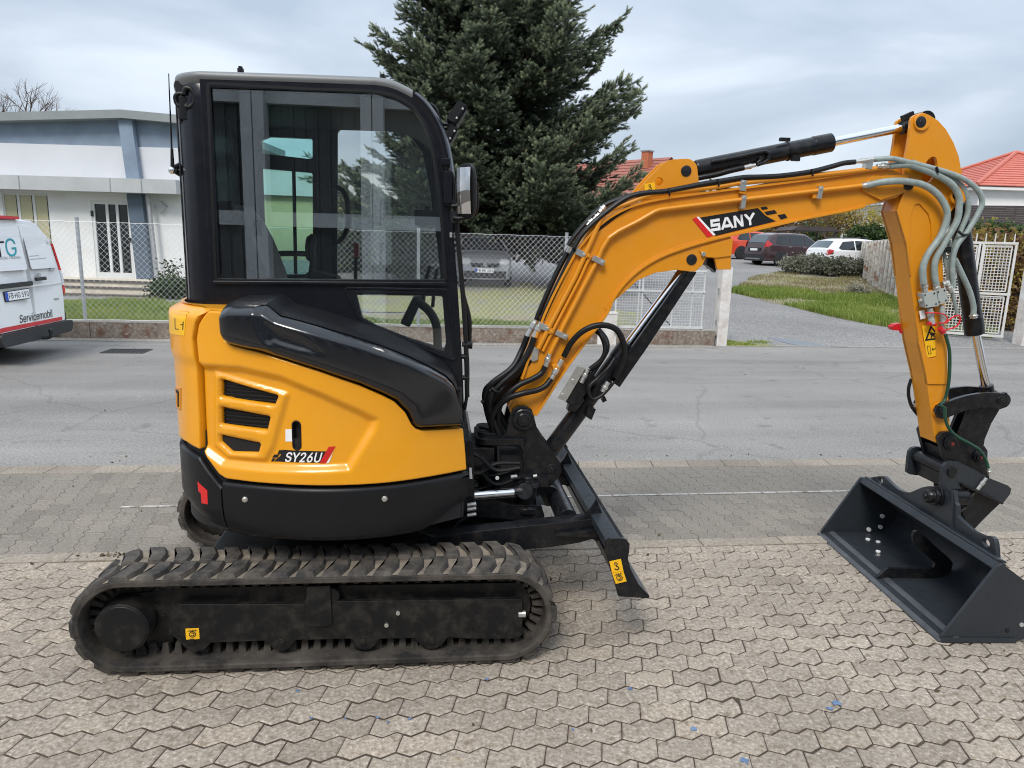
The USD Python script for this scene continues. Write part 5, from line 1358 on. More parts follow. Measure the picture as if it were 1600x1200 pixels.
hose([(861, 592), (852, 603), (838, 610), (815, 615), (795, 622), (778, 636), (768, 655), (770, 672), (782, 690)], [yp - .01, yp - .02, yp - .03, yp - .04, yp - .03, yp - .01, yp, yp + .02, yp + .04], .0145)
hose([(881, 557), (893, 535), (910, 518), (930, 509), (950, 509), (966, 518), (975, 540), (974, 562), (962, 590)], [yp, yp - .02, yp - .04, yp - .05, yp - .05, yp - .04, yp - .03, yp - .02, yp], .015)
hose([(930, 516), (940, 525), (946, 545), (940, 562), (922, 577)], [.72, .70, .68, .68, .69], .013)
hose([(935, 514), (947, 530), (948, 548), (932, 575), (922, 590)], [.76, .74, .72, .70, .70], .012)
hose([(958, 598), (950, 608), (940, 618), (928, 624), (921, 618), (921, 604), (935, 590), (950, 575), (960, 560)], [.62, .62, .61, .61, .61, .61, .62, .62, .64], .009)
ferrule((941, 612), (950, 597), .62, .014)
# long black hose over the top, pipes' upper ends
hose([(896, 388), (908, 368), (927, 348), (950, 329), (972, 313), (991, 304.5), (1012, 301), (1038, 299), (1065, 294), (1090, 289), (1112, 285), (1132, 282), (1161, 277.5), (1188, 276.5), (1212, 275.5), (1240, 272.5), (1271, 267.5), (1300, 260), (1318, 255), (1336, 253)], B0 - .02, .0125)
hose([(888, 384), (900, 366), (925, 338), (945, 321), (965, 312), (985, 306), (1010, 303)], B0 + .03, .012)
hose([(929, 362), (950, 346), (965, 335), (985, 323)], B0 + .005, .012)
hose([(1120, 293), (1140, 297), (1160, 296), (1190, 291), (1230, 283), (1270, 276)], B0 + .02, .012)
for a in ((945, 322), (936, 334), (926, 343)):
    ferrule(a, (a[0] - 8, a[1] + 10), B0 + .02, .0135)
ferrule((1336, 253), (1366, 248.5), B0 - .02, .0105)
for a, b in ((1046, 299), (1123, 284), (1270, 268)):
    part('cable_tie', tube(np.array([U3(a - 1, b - 4, B0 - .035), U3(a, b + 1, B0 - .038), U3(a, b + 7, B0 - .03)]), .0045, 6), 'hose_black', HOSES)
# grey sleeved hoses over the boom tip and down the arm
Gs = [([(1366, 249), (1395, 248), (1425, 255), (1462, 264), (1500, 277), (1525, 294), (1534.5, 313), (1530, 330), (1512, 361), (1494, 386), (1488, 415), (1490, 449)], .013),
      ([(1390, 259.5), (1417, 257.5), (1440, 264), (1464, 274), (1487, 288), (1498, 307), (1498.5, 325), (1494, 348), (1473, 384), (1461, 408), (1460, 430), (1463, 446)], .0165),
      ([(1353, 290), (1380, 284.5), (1410, 283), (1440, 288), (1461, 300), (1475, 318), (1480, 338), (1470, 368), (1450, 397), (1442, 420), (1443.5, 443)], .0165),
      ([(1425, 253), (1464, 268), (1489, 280), (1504, 293), (1511, 310), (1512, 332), (1501, 361), (1487, 397), (1483, 425), (1484, 449)], .013),
      ([(1492, 405), (1503, 428), (1515, 455), (1521, 478), (1521, 494)], .0135), ([(1478, 372), (1483, 380), (1486, 388)], .013),
      ([(1474, 392), (1479, 420), (1487, 455), (1493, 480), (1496, 494)], .009)]
ys = [B0 - .045, B0 - .04, B0 - .05, B0 - .02, B0 - .015, B0 + .0, B0 - .01]
for (g, r), y in zip(Gs, ys):
    yy = [B0 - .02] + [y] * (len(g) - 1)
    hose(g, yy if g[0][0] < 1430 else [y] * len(g), r, 'hose_sleeve', name='sleeved_hose')
ferrule((1370, 260), (1393, 259), B0 - .02, .0135); ferrule((1346, 290), (1358, 289), B0 - .022, .014); ferrule((1521, 490), (1521.5, 497), B0 - .015, .017)
for a, b in (((1463, 444), (1464, 456)), ((1443.5, 440), (1445, 456)), ((1481, 444), (1487, 456)), ((1482, 441), (1472, 444))):
    ferrule(a, b, B0 - .04, .015)
part('hose_tie', tube(np.array([U3(1463, 261, B0 - .06), U3(1466, 270, B0 - .06)]), .007, 6), 'hose_black', HOSES)
part('hose_clip', box(U3(1476, 390, B0 - .02), (.035, .05, .03)), 'hose_black', HOSES)
part('hose_tie', tube(spline([U3(1497, 361, B0 - .05), U3(1505, 367, B0 - .06), U3(1513, 366, B0 - .05)]), .007, 6), 'hose_black', HOSES)

# ---------------------------------------------------------------- cylinders
def cylinder(name, p0, p1, p2, rb, rr, y, eye0=None, eye1=None):
    g = group_part(name)
    a, b, c = U3(*p0, y), U3(*p1, y), U3(*p2, y)
    d = (b - a) / np.linalg.norm(b - a)
    part('barrel', lathe([(0, rb * .9), (.01, rb), (np.linalg.norm(b - a) - .10, rb), (np.linalg.norm(b - a) - .098, rb * 1.06), (np.linalg.norm(b - a) - .004, rb * 1.06), (np.linalg.norm(b - a), rb * .95)], a, b, 36), 'black_paint', g, smooth=40)
    part('rod', rod(b - d * .05, c, rr, 28), 'chrome', g, smooth=40)
    return g, d
AC, d = cylinder('arm_cylinder', (1086, 264.5), (1299, 222.5), (1411, 199.5), .0435, .0215, .74)
e = U3(1072, 267, .74); part('barrel_eye', rod((e[0], .71, e[2]), (e[0], .772, e[2]), .045, 24), 'black_paint', AC)
e = U3(1438, 190, .74); part('rod_eye', cat(rod((e[0], .69, e[2]), (e[0], .768, e[2]), .045, 24), rod(U3(1408, 200, .74), U3(1420, 197, .74), .032, 24)), 'black_paint', AC)
part('grease_nipple', cat(box(U3(1418, 182, .74), (.055, .03, .03), R=trimesh.transformations.rotation_matrix(-.45, [0, 1, 0]))), 'hose_black', AC)
cp = U3(1230, 236.5, .74)
part('barrel_clamp', cat(lathe([(-.004, .047), (.004, .047)], cp, cp + d, 30), box(U3(1226, 218, .70), (.05, .02, .016)), box(U3(1243, 247, .69), (.04, .02, .028))), 'hose_black', AC)
part('cylinder_pipe', cat(tube(dense([(1112, 253), (1150, 246), (1195, 236.5), (1202, 240), (1200, 250), (1192, 255), (1183, 258)], .688), .0085, 10), tube(dense([(1183, 255), (1190, 249), (1186, 246)], .69), .009, 10)), 'black_paint', AC)
part('cylinder_hose', tube(spline([U3(1162, 262, .685), U3(1140, 267, .685), U3(1118, 273, .69), U3(1092, 278, .70), U3(1080, 282, .72)]), .0135, 12), 'hose_black', AC)
part('hose_fitting', lathe([(0, .010), (.02, .010), (.021, .014), (.034, .014), (.035, .012), (.06, .012)], U3(1180, 258, .685), U3(1158, 263, .685), 10), 'zinc', AC)
# boom cylinder between bracket and boom, with its guard plate
BC, d = cylinder('boom_cylinder', (858, 706), (982, 538), (1080.5, 405.5), .046, .026, .745)
guard = UP([(1089, 425), (1076, 425), (985, 547), (967, 585), (958, 598), (968, 605), (1010, 545)], .66)
part('rod_guard', prism(rounded(guard, .004), .66, .668), 'black_paint', BC)
part('guard_back', prism(rounded(UP([(1085, 424), (1077, 425), (960, 598), (966, 603)], .70), .003), .668, .79), 'black_paint', BC)
part('guard_edge', prism(LineString(UP([(1072, 425), (1040, 472), (985, 549)], .655)).buffer(.006), .655, .675), 'black_paint', BC)
pin(862, 733, .63, .026, 'foot_pin', 'black_paint', BC, .003, .85)
vb = UP([(903, 573), (916, 573), (923, 578), (888, 628), (880, 627), (872, 622)], .66)
part('valve_plate', prism(Polygon(UP([(902, 572), (915, 574), (884, 627), (871, 622)], .645)), .640, .646), 'zinc', BC)
part('valve_block', prism(rounded(UP([(908, 582), (925, 580), (930, 590), (905, 628), (890, 632), (882, 626)], .66), .003), .648, .72), 'black_paint', BC)
for a in ((895, 595), (879, 617.5)):
    p = U3(*a, .64); part('plate_bolt', rod((p[0], .632, p[2]), (p[0], .641, p[2]), .010, 8), 'zinc', BC)
ferrule((918, 578), (908, 598), .645, .012)
part('cylinder_clamp', cat(prism(rounded(UP([(892, 616), (905, 613), (912, 624), (898, 642), (885, 640)], .68), .003), .655, .70), prism(rounded(UP([(918, 634), (930, 638), (923, 655), (915, 650)], .68), .003), .66, .80)), 'black_paint', BC)
part('stop_knob', rod(U3(940, 625, .66), U3(946, 622, .66), .016, 12), 'hose_black', BC)
# bucket cylinder
BU, d = cylinder('bucket_cylinder', (1496, 318), (1523, 522), (1542, 609), .046, .0235, .73)
part('rod_eye', cat(rod(U3(1541, 602, .73), U3(1543, 614, .73), .034, 20), rod((U3(1560, 624, .73)[0], .69, U3(1560, 624, .73)[2]), (U3(1560, 624, .73)[0], .77, U3(1560, 624, .73)[2]), .04, 20), rod(U3(1543, 612, .73), U3(1558, 622, .73), .03, 16)), 'black_paint', BU)

# ---------------------------------------------------------------- arm
A0, A1y = .665, .795
AR = group_part('arm')
ar_px = [(1423, 188), (1425, 183), (1429.5, 179.5), (1440, 176), (1450, 179.5), (1464, 188), (1477, 202), (1489, 223), (1497, 244), (1502, 271), (1506, 308), (1501, 317), (1492, 322), (1482, 335), (1475, 356), (1471, 397), (1475.5, 485), (1478, 526), (1480, 588), (1485, 668), (1483, 680), (1474, 690), (1462, 692), (1447, 588), (1435.5, 537), (1424, 446), (1416, 382), (1401, 330), (1405, 318), (1412, 300), (1413, 262), (1414, 248), (1417, 233), (1420, 215), (1422, 197)]
ap = rounded(UP(ar_px, A0), .004)
zcut = U(1410, 300, A0)[1]
low = ap.intersection(shapely.box(-9, -9, 9, U(1410, 304, A0)[1]))
part('arm_box', prism(low, A0 + .003, A1y - .003), 'boom_paint', AR)
hole = shapely.affinity.rotate(shapely.affinity.scale(circle((0, 0), 1, 28), .036, .066), -12)
hole = shapely.affinity.translate(hole, *U(1452, 266, A0))
arch = rounded(UP([(1425, 470), (1420, 400), (1423, 335), (1429, 319), (1436, 318), (1450, 334), (1454, 350), (1456, 430), (1459, 470), (1462, 560), (1449, 560)], A0), .01)
earn = ap.intersection(shapely.box(-9, U(1440, 600, A0)[1], 9, 9))
part('ear_plate', prism(earn.difference(hole).difference(arch), A0 - .004, A0 + .016), 'boom_paint', AR)
part('ear_plate', prism(earn.difference(hole).difference(arch), A1y - .016, A1y + .004), 'boom_paint', AR)
part('ear_web', prism(rounded(UP([(1478, 235), (1489, 240), (1498, 275), (1502, 306), (1494, 312), (1488, 270)], A0), .003), A0 + .0165, A1y - .0165), 'boom_paint', AR)
part('hinge_tube', rod((U(1420, 289, A0)[0], A0 + .0165, U(1420, 289, A0)[1]), (U(1420, 289, A0)[0], A1y - .0165, U(1420, 289, A0)[1]), .05, 24), 'boom_paint', AR)
c = U(1439, 191, A0 - .004)
part('ear_boss', lathe([(0, .030), (0, .040), (.012, .042)], (c[0], A0 - .016, c[1]), (c[0], A0, c[1]), 28), 'boom_paint', AR)
pin(1439, 190.5, A0 - .016, .027, 'ear_pin', 'decal_black', AR, .004, A1y + .01)
c = U(1494, 306, A0 - .004)
part('cylinder_boss', lathe([(0, .030), (.001, .045), (.03, .045)], (c[0], A0 - .026, c[1]), (c[0], A0, c[1]), 28), 'boom_paint', AR)
part('cylinder_boss', rod((c[0] + .01, A1y - .02, c[1]), (c[0] + .01, A1y + .02, c[1]), .045, 24), 'boom_paint', AR)
pin(1495, 305, A0 - .026, .024, 'cylinder_pin', 'decal_black', AR, .001, A1y)
part('valve_bracket', prism(rounded(UP([(1433, 455), (1478, 449), (1477, 454), (1440, 460), (1441, 468), (1434, 468)], A0 - .006), .002), A0 - .03, A0 - .0045), 'boom_paint', AR)
VB = group_part('arm_valves')
for q in ([(1441.5, 458), (1462, 454), (1466, 478), (1445, 481)], [(1463.5, 453), (1477, 450), (1480.5, 472), (1466, 476)]):
    part('valve_body', prism(rounded(UP(q, A0 - .05), .004), A0 - .055, A0 - .008), 'valve_grey', VB)
    for t in ((.15, .15), (.85, .15), (.15, .85), (.85, .85)):
        p = np.array(UP(q, A0 - .055)); s_ = p[0] * (1 - t[0]) * (1 - t[1]) + p[1] * t[0] * (1 - t[1]) + p[2] * t[0] * t[1] + p[3] * (1 - t[0]) * t[1]
        part('valve_screw', rod((s_[0], A0 - .058, s_[1]), (s_[0], A0 - .0555, s_[1]), .004, 8), 'decal_black', VB)
for a, b, r in (((1453, 481), (1456, 506), .0165), ((1471, 477), (1474, 505), .0145), ((1436, 470), (1443, 469), .010), ((1472, 505), (1476, 522), .010)):
    p, q = U3(*a, A0 - .035), U3(*b, A0 - .035); L = np.linalg.norm(q - p)
    part('valve_port', lathe([(0, r * .8), (L * .25, r * .8), (L * .26, r), (L * .5, r), (L * .51, r * .85), (L * .7, r * .85), (L * .71, r), (L, r)], p, q, 14), 'valve_grey', VB)
part('cap_strap', cat(tube(spline([U3(x, y, A0 - .06) for x, y in ((1446, 489), (1462, 489), (1474, 491), (1480, 497), (1476, 504), (1466, 505))]), .0035, 8), tube(spline([U3(x, y, A0 - .065) for x, y in ((1478, 505), (1488, 496), (1498, 493), (1500, 500), (1494, 510), (1480, 515), (1470, 517))]), .004, 8)), 'red_plastic', VB)
part('dust_cap', cat(rod(U3(1468, 512, A0 - .05), U3(1474, 520, A0 - .05), .014, 12), rod(U3(1450, 505, A0 - .04), U3(1462, 507, A0 - .04), .010, 12)), 'red_plastic', VB)
part('dust_cap', cat(prism(rounded(UP([(1394, 511), (1398, 507), (1409, 505), (1412, 514), (1408, 517), (1396, 516)], .80), .003), .80, .84), rod(U3(1408, 513, .80), U3(1409, 520, .80), .012, 8)), 'red_plastic', VB)
part('valve_tag', prism(UP([(1436, 486), (1444, 484), (1446, 497), (1438, 499)], A0 - .012), A0 - .014, A0 - .0125), 'plain_white', VB)
lb = [(1440, 509), (1468, 507), (1475, 554), (1448, 559)]
lq = np.array(UP(lb, A0))
part('warning_label', prism(Polygon(lq), A0 - .0022, A0 - .0006), 'decal_yellow', AR)
mid_l, mid_r = (lq[0] + lq[3]) / 2, (lq[1] + lq[2]) / 2
def print_on(parent, bl, br, tl, kind, y):
    w, h = np.linalg.norm(br - bl), np.linalg.norm(tl - bl)
    g = shapely.transform(glyph_poly(kind, w, h), lambda p: bl + p[:, :1] * (br - bl) / w + p[:, 1:2] * (tl - bl) / h)
    part('label_print', prism(g, y - .0034, y - .0023), 'decal_black', parent)
print_on(AR, mid_l, mid_r, lq[0], 'warn', A0); print_on(AR, lq[3], lq[2], mid_l, 'distance', A0)
# links, coupler
LK = group_part('bucket_linkage')
lk = rounded(UP([(1462, 642), (1466, 634), (1477.5, 630), (1495, 623), (1512.5, 618), (1530, 615), (1548, 613.5), (1569, 615), (1573, 613), (1578, 622), (1574, 631), (1572, 636), (1563, 639.5), (1552, 637), (1538, 636), (1523.5, 638), (1507, 642), (1490.7, 648.5), (1475, 655), (1466, 653)], .635), .004)
for y0 in (.635, .800):
    part('curved_link', prism(lk, y0, y0 + .022), 'black_paint', LK)
pin(1564, 625, .635, .022, 'link_pin', 'black_paint', LK, .006, .83); pin(1468, 642, .635, .018, 'link_pin', 'black_paint', LK, .006, .83)
c = U(1470, 642, .655)
part('arm_boss', cat(rod((c[0], .652, c[1]), (c[0], .668, c[1]), .042, 24), rod((c[0], .79, c[1]), (c[0], .806, c[1]), .042, 24)), 'boom_paint', AR)
sl_ = rounded(UP([(1515, 640), (1566, 634), (1563, 640), (1550, 662), (1540, 686), (1537, 703), (1531, 714), (1522, 708), (1499, 682), (1510, 655)], .68), .005)
part('straight_link', prism(sl_, .685, .705), 'black_paint', LK); part('straight_link', prism(sl_, .755, .775), 'black_paint', LK)
part('link_bar', rod(U3(1535, 640, .73), U3(1515, 690, .73), .034, 16), 'black_paint', LK)
QC = group_part('quick_coupler')
qp = rounded(UP([(1466, 683), (1472, 676), (1484, 674), (1494, 677), (1500, 684), (1507, 690), (1528, 698), (1538, 697), (1543, 704), (1543, 728), (1546, 748), (1520, 745), (1476, 722), (1470, 700)], .640), .004)
for y0 in (.640, .800):
    part('coupler_plate', prism(qp, y0, y0 + .022), 'black_paint', QC)
part('coupler_core', prism(rounded(UP([(1470, 700), (1530, 706), (1540, 742), (1500, 738), (1476, 724)], .66), .003), .662, .80), 'black_paint', QC)
for a in ((1484, 691.5), (1530, 712.5)):
    c = U(*a, .64)
    part('coupler_pin', lathe([(0, .020), (.0, .028), (.010, .030), (.011, .038), (.02, .040)], (c[0], .618, c[1]), (c[0], .66, c[1]), 26), 'black_paint', QC)
    part('pin_bolt', rod((c[0], .614, c[1]), (c[0], .620, c[1]), .011, 6), 'handle_red', QC)
    part('pin_shaft', rod((c[0], .66, c[1]), (c[0], .84, c[1]), .026, 16), 'black_paint', QC)
TC = group_part('tilt_coupler')
tcp = [(1468, 737), (1470, 727), (1475, 721.5), (1482, 719.5), (1495, 721), (1520, 733), (1541, 745), (1571, 757), (1575.5, 762), (1574, 770), (1563, 784), (1560, 785), (1533, 774), (1524, 764), (1480, 766.5), (1470, 765), (1465.5, 762)]
tcq = rounded(UP(tcp, .60), .004)
part('coupler_plate', prism(tcq, .58, .60), 'bucket_grey', TC)
part('coupler_plate', prism(tcq, .86, .88), 'bucket_grey', TC)
part('stiffening_bar', cat(rod(U3(1502, 757, .575), U3(1563, 784, .575), .011, 10), prism(LineString(UP([(1503, 756), (1563, 785)], .57)).buffer(.007), .556, .58)), 'black_paint', TC)
c = U(1486, 736, .58); part('hook_pin', rod((c[0], .566, c[1]), (c[0], .90, c[1]), .026, 20), 'black_paint', TC)
part('hook_shaft', rod((c[0], .60, c[1]), (c[0], .88, c[1]), .034, 20), 'black_paint', TC)
part('hook_body', cat(prism(rounded(UP([(1472, 735), (1500, 735), (1530, 760), (1528, 775), (1500, 770), (1475, 762)], .62), .003), .62, .84)), 'black_paint', TC)
# tilt cylinder / rotor body behind the bucket ears
part('tilt_motor', cat(prism(rounded(UP([(1497, 770), (1525, 765), (1560, 783), (1545, 797), (1530, 812), (1519, 824), (1508, 818), (1500, 800)], .62), .006), .60, .82)), 'black_paint', TC)
hose([(1468, 642 - 10), (1476, 625), (1482, 600), (1484, 570), (1483, 545), (1477, 522)], [.60, .62, .62, .625, .625, .63], .0085, 'hose_green', name='green_hose')
hose([(1476, 636), (1477, 652), (1482, 668), (1495, 682), (1515, 693), (1530, 703), (1540, 718), (1545, 735), (1546, 740)], [.59, .59, .59, .59, .58, .58, .58, .57, .57], .0085, 'hose_green', name='green_hose')
hose([(1468, 632), (1473, 636), (1476.5, 640)], .60, .0085, 'hose_green', name='green_hose')
for a, b in (((1545, 732), (1546, 742)), ((1541, 747), (1527, 765))):
    ferrule(a, b, .565, .0095)
hose([(1528, 764), (1516, 778), (1508, 794), (1496, 800), (1488, 806)], .57, .008, 'hose_black')
hose([(1424, 592), (1420, 605), (1420, 620), (1425, 636), (1434, 648)], .80, .009, 'hose_black')
part('elbow_fitting', rod(U3(1426, 633, .80), U3(1430, 634, .80), .012, 10), 'zinc', HOSES)
# ---------------------------------------------------------------- ditching bucket
PN = to_machine(ground(1465, 1003)); PFa = to_machine(ground(1277, 835))
BW = np.linalg.norm(PFa - PN); wv = (PFa - PN) / BW; uv_ = np.array([wv[1], -wv[0], 0])
def bl3(a, b, z):
    return PN + uv_ * a + wv * b + np.array([0, 0, z])
def Bmap(m):                     # mesh in (a, b, z) -> machine
    v = np.array(m.vertices)
    return outward(trimesh.Trimesh(PN + v[:, :1] * uv_ + v[:, 1:2] * wv + np.c_[np.zeros((len(v), 2)), v[:, 2]], m.faces, process=False))
def mray(px, py):
    r = ray(px, py)
    return np.array([r @ EX, r @ EY, r[2]])
def b_at(px, py, b=None, a=None, z=None):
    r = mray(px, py); e = _e
    if b is not None:
        t = (b - (e - PN) @ wv) / (r @ wv)
    elif a is not None:
        t = (a - (e - PN) @ uv_) / (r @ uv_)
    else:
        t = (z - e[2]) / r[2]
    p = e + r * t - PN
    return np.array([p @ uv_, p @ wv, p[2]])
BKT = group_part('ditching_bucket')
def bpart(name, m, mt='bucket_grey', smooth=30):
    return part(name, Bmap(m), mt, BKT, smooth=smooth)
top = b_at(1560, 881, b=.012); top2 = b_at(1600, 907, b=.012)
ta, tz = top[0], top[2]
sidep = [(.008, .012), (ta - .012, tz - .008), (ta + .004, tz + .004), (ta + .022, tz - .002), (top2[0], top2[2]), (top2[0] + .10, top2[2] - .10), (top2[0] + .14, .16), (top2[0] + .10, .05), (top2[0] + .02, .012)]
sp = rounded(sidep, .012)
for b0 in (0.0, BW - .018):
    bpart('side_plate', prism(sp, b0, b0 + .018))
cxx, czz, rr = top2[0] - .02, .172, .148
arc = [(cxx + rr * math.sin(t), czz - rr * math.cos(t)) for t in np.linspace(0, 1.75, 14)]
shell_line = [(.03, .016), (.10, .021)] + arc + [(top2[0] + .078, top2[2] - .100), (top2[0] - .004, top2[2] - .018), (ta + .03, tz - .022), (ta + .01, tz - .012)]
sh = LineString(shell_line).buffer(.006, cap_style='flat', join_style='round')
bpart('shell', prism(sh, .018, BW - .018), smooth=40)
bpart('cutting_edge', prism(Polygon([(0, .002), (.004, .010), (.085, .030), (.10, .030), (.10, .012), (.03, .001)]), -.004, BW + .004), 'bucket_worn')
bpart('rim_bar', prism(rounded([(ta - .018, tz - .030), (ta + .004, tz + .006), (ta + .045, tz - .006), (ta + .03, tz - .052)], .006), .0185, BW - .0185))
bpart('rim_strip', prism(rounded([(ta + .006, tz + .0065), (ta + .012, tz + .016), (ta + .055, tz + .002), (ta + .05, tz - .006)], .002), .03, BW - .03))
A_ = ta + .045
pl = [(1346, 752), (1350, 748), (1361, 746), (1372, 744), (1381, 744), (1387, 750), (1394, 757), (1402, 764), (1413, 769), (1425, 769.5), (1434, 767), (1441, 761.5), (1450, 759.5), (1478, 764), (1490, 766), (1492, 785), (1495, 790), (1495, 806), (1506, 817), (1521, 830), (1536, 837), (1548, 838), (1553, 842), (1555, 850), (1557, 874), (1556, 884)]
P2 = np.array([b_at(x, y, a=A_)[1:] for x, y in pl])
pp = Polygon(P2).buffer(0)
for hx, hy, hr in ((1375.5, 751, .022), (1540.5, 848, .022)):
    pp = pp.difference(shapely.affinity.scale(circle(b_at(hx, hy, a=A_)[1:], hr), 1.25, .9))
bpart('mount_plate', prism_x(pp, A_, A_ + .022))
hb = b_at(1447, 797.5, a=A_)
bpart('plate_slot', prism_x(shapely.affinity.scale(circle(hb[1:], .016), 1.0, 1.25), A_ - .003, A_ - .0005), 'dark_core')
sb_ = np.array([b_at(x, y, a=A_ - .004)[1:] for x, y in ((1398, 780), (1425, 769), (1441, 762), (1450, 760), (1489, 767), (1489, 834), (1480, 830))])
bpart('stiffener_plate', prism_x(rounded(sb_, .004), A_ - .010, A_ - .0005))
rb = b_at(1467, 775, a=A_ - .012)
ax = lambda a: (A_ - a, rb[1], rb[2])
bpart('tilt_bearing', lathe([(0, .045), (0, .052), (.012, .055), (.016, .055), (.017, .042), (.028, .042), (.029, .050), (.040, .050), (.041, .036), (.060, .034), (.061, .040), (.070, .036), (.078, .030), (.079, .016), (.086, .014)], ax(.010), ax(.2), 30), 'black_paint')
bpart('tilt_shaft', rod(ax(-.02), ax(-.13), .05, 24), 'black_paint')
# inner rib
f0 = b_at(1420, 903, z=.03); bb = f0[1]
rp_ = [(1370, 903), (1387, 888), (1450, 889), (1459, 887), (1462, 880), (1436, 858), (1428, 848), (1426, 838), (1429, 831), (1434, 829), (1483, 872), (1489, 880), (1486, 893), (1475, 903), (1458, 905), (1373, 905)]
rq = np.array([b_at(x, y, b=bb)[[0, 2]] for x, y in rp_])
bpart('inner_rib', prism(rounded(rq, .004), bb, bb + .02), 'black_paint')
for x, y in ((1378, 806), (1375, 823), (1357, 827)):
    p = b_at(x, y, b=BW - .02)
    bpart('bolt_head', rod((p[0], BW - .030, p[2]), (p[0], BW - .0185, p[2]), .0135, 12), 'plain_white')
for x, y in ((1356, 843), (1372, 847), (1372, 862)):
    p = b_at(x, y, z=.03)
    bpart('bolt_head', rod((p[0], p[1], .020), (p[0], p[1], .036), .0135, 12), 'plain_white')
p = b_at(1370, 867, z=.03); bpart('bolt_shank', rod((p[0], p[1], .024), (p[0], p[1] - .02, .040), .010, 12), 'zinc')
for x, y in ((1574, 985), (1596, 976)):
    p = b_at(x, y, b=0.0)
    bpart('side_bolt', rod((p[0], -.004, p[2]), (p[0], .002, p[2]), .011, 12), 'valve_grey' if x > 1580 else 'dark_core')
bpart('wear_strip', prism(rounded([(.01, .002), (.02, .026), (top2[0], .026), (top2[0], .004)], .003), -.010, -.0005))
# ================================================================ BEYOND THE ROAD
def D(px, py, dep):
    r = ray(px, py)
    return r * (dep / F) + EYEP
paint('galvanised', (.36, .37, .38), .5, metal=.4, var=.15, scale=8)
paint('fence_wire', (.55, .56, .57), .45, metal=.5)
paint('gate_white', (.62, .62, .60), .5, var=.1, dust=.35, dustcol=(.30, .22, .15), dscale=6)
paint('post_white', (.66, .65, .62), .7, var=.1, dust=.5, dustcol=(.32, .17, .10), dscale=4)
# ---- wire mesh fence on the wall
FN = thing('wire_mesh_fence', 'galvanised diamond wire mesh fence standing on the low brown wall', 'fence', (0, 13.12, 0))
def bar(a, b, w, d=None):        # square section bar
    return rod(a, b, w, 6)
for x in (-11.0, -8.4, -5.83, -2.95, -.10, 2.6):
    top, bot = 2.03, .29
    obj('post', cat(rod((x, 0, bot), (x, 0, top), .030, 10), rod((x, 0, top), (x, 0, top + .02), .033, 10)), 'galvanised', FN)
x0, x1, z0, z1 = -13.5, 3.1, .31, 1.975
ws = []
pitch = .098; hgt = z1 - z0
def wire(a, b, r):
    d = np.array(b, float) - np.array(a, float); d /= np.linalg.norm(d); n = np.array([-d[2], 0, d[0]])
    w = np.array([0, 1.0, 0])
    o = [n, -.5 * n + .87 * w, -.5 * n - .87 * w]
    v = np.array([np.array(a) + r * q for q in o] + [np.array(b) + r * q for q in o])
    return v
vs, fs, cnt = [], [], 0
tri = np.array([[0, 1, 4], [0, 4, 3], [1, 2, 5], [1, 5, 4], [2, 0, 3], [2, 3, 5]])
def add_wire(a, b, r=.0021):
    global cnt
    vs.append(wire(a, b, r)); fs.append(tri + cnt); cnt += 6
slope = 1.05
dx = hgt / slope
k = x0 - dx
while k < x1:
    for sgn in (1, -1):
        a, b = (k, z0), (k + dx, z1)
        if sgn < 0:
            a, b = (k, z1), (k + dx, z0)
        t0 = max(0, (x0 - a[0]) / dx); t1 = min(1, (x1 - a[0]) / dx)
        if t1 > t0:
            q = lambda t: (a[0] + dx * t, .004 * sgn - .035, a[1] + (b[1] - a[1]) * t)
            add_wire(q(t0), q(t1))
    k += pitch
mesh_ = trimesh.Trimesh(np.vstack(vs), np.vstack(fs), process=False)
obj('wire_netting', mesh_, 'fence_wire', FN, kind='stuff', smooth=False)
for z in (z0 + .01, z1):
    obj('tension_wire', rod((x0, -.035, z), (x1, -.035, z), .0035, 6), 'fence_wire', FN)
# ---- welded mesh panel and gate posts
GP = thing('mesh_fence_panel', 'white framed welded mesh panel between two gate posts right of the boom', 'fence panel', (0, 13.12, 0))
vs, fs, cnt = [], [], 0
for x in np.arange(3.62, 5.33, .052):
    add_wire((x, 0, .31), (x, 0, 1.40), .0024)
for z in np.arange(.31, 1.41, .05):
    add_wire((3.6, .006, z), (5.34, .006, z), .0022)
obj('wire_netting', trimesh.Trimesh(np.vstack(vs), np.vstack(fs), process=False), 'fence_wire', GP, kind='stuff', smooth=False)
for z in (.33, 1.02, 1.41):
    obj('rail', box((4.47, .02, z), (1.76, .03, .034)), 'gate_white', GP)
for x in (3.61, 4.05, 4.12, 4.72, 5.10, 5.33):
    obj('upright', box((x, .045, .86), (.028, .02, 1.12)), 'gate_white', GP)
obj('brace', rod((3.75, .06, 1.35), (4.75, .06, .33), .012, 8), 'cast_iron', GP)
PW = thing('gate_post', 'tall rust-streaked white gate post at the end of the low wall', 'gate post', (5.70, 13.10, 0))
obj('post', box((0, 0, .74), (.20, .22, 1.52)), 'post_white', PW)
obj('hinge', cat(box((-.11, -.02, 1.05), (.02, .05, .10)), box((-.11, -.02, .45), (.02, .05, .10))), 'galvanised', PW)
PW2 = thing('gate_post', 'short white concrete post under the boom, left of the mesh panel', 'gate post', (3.42, 13.05, 0))
obj('post', box((0, 0, .29), (.36, .2, .6)), 'post_white', PW2)
obj('cap', box((0, 0, .60), (.38, .22, .03)), 'post_white', PW2)
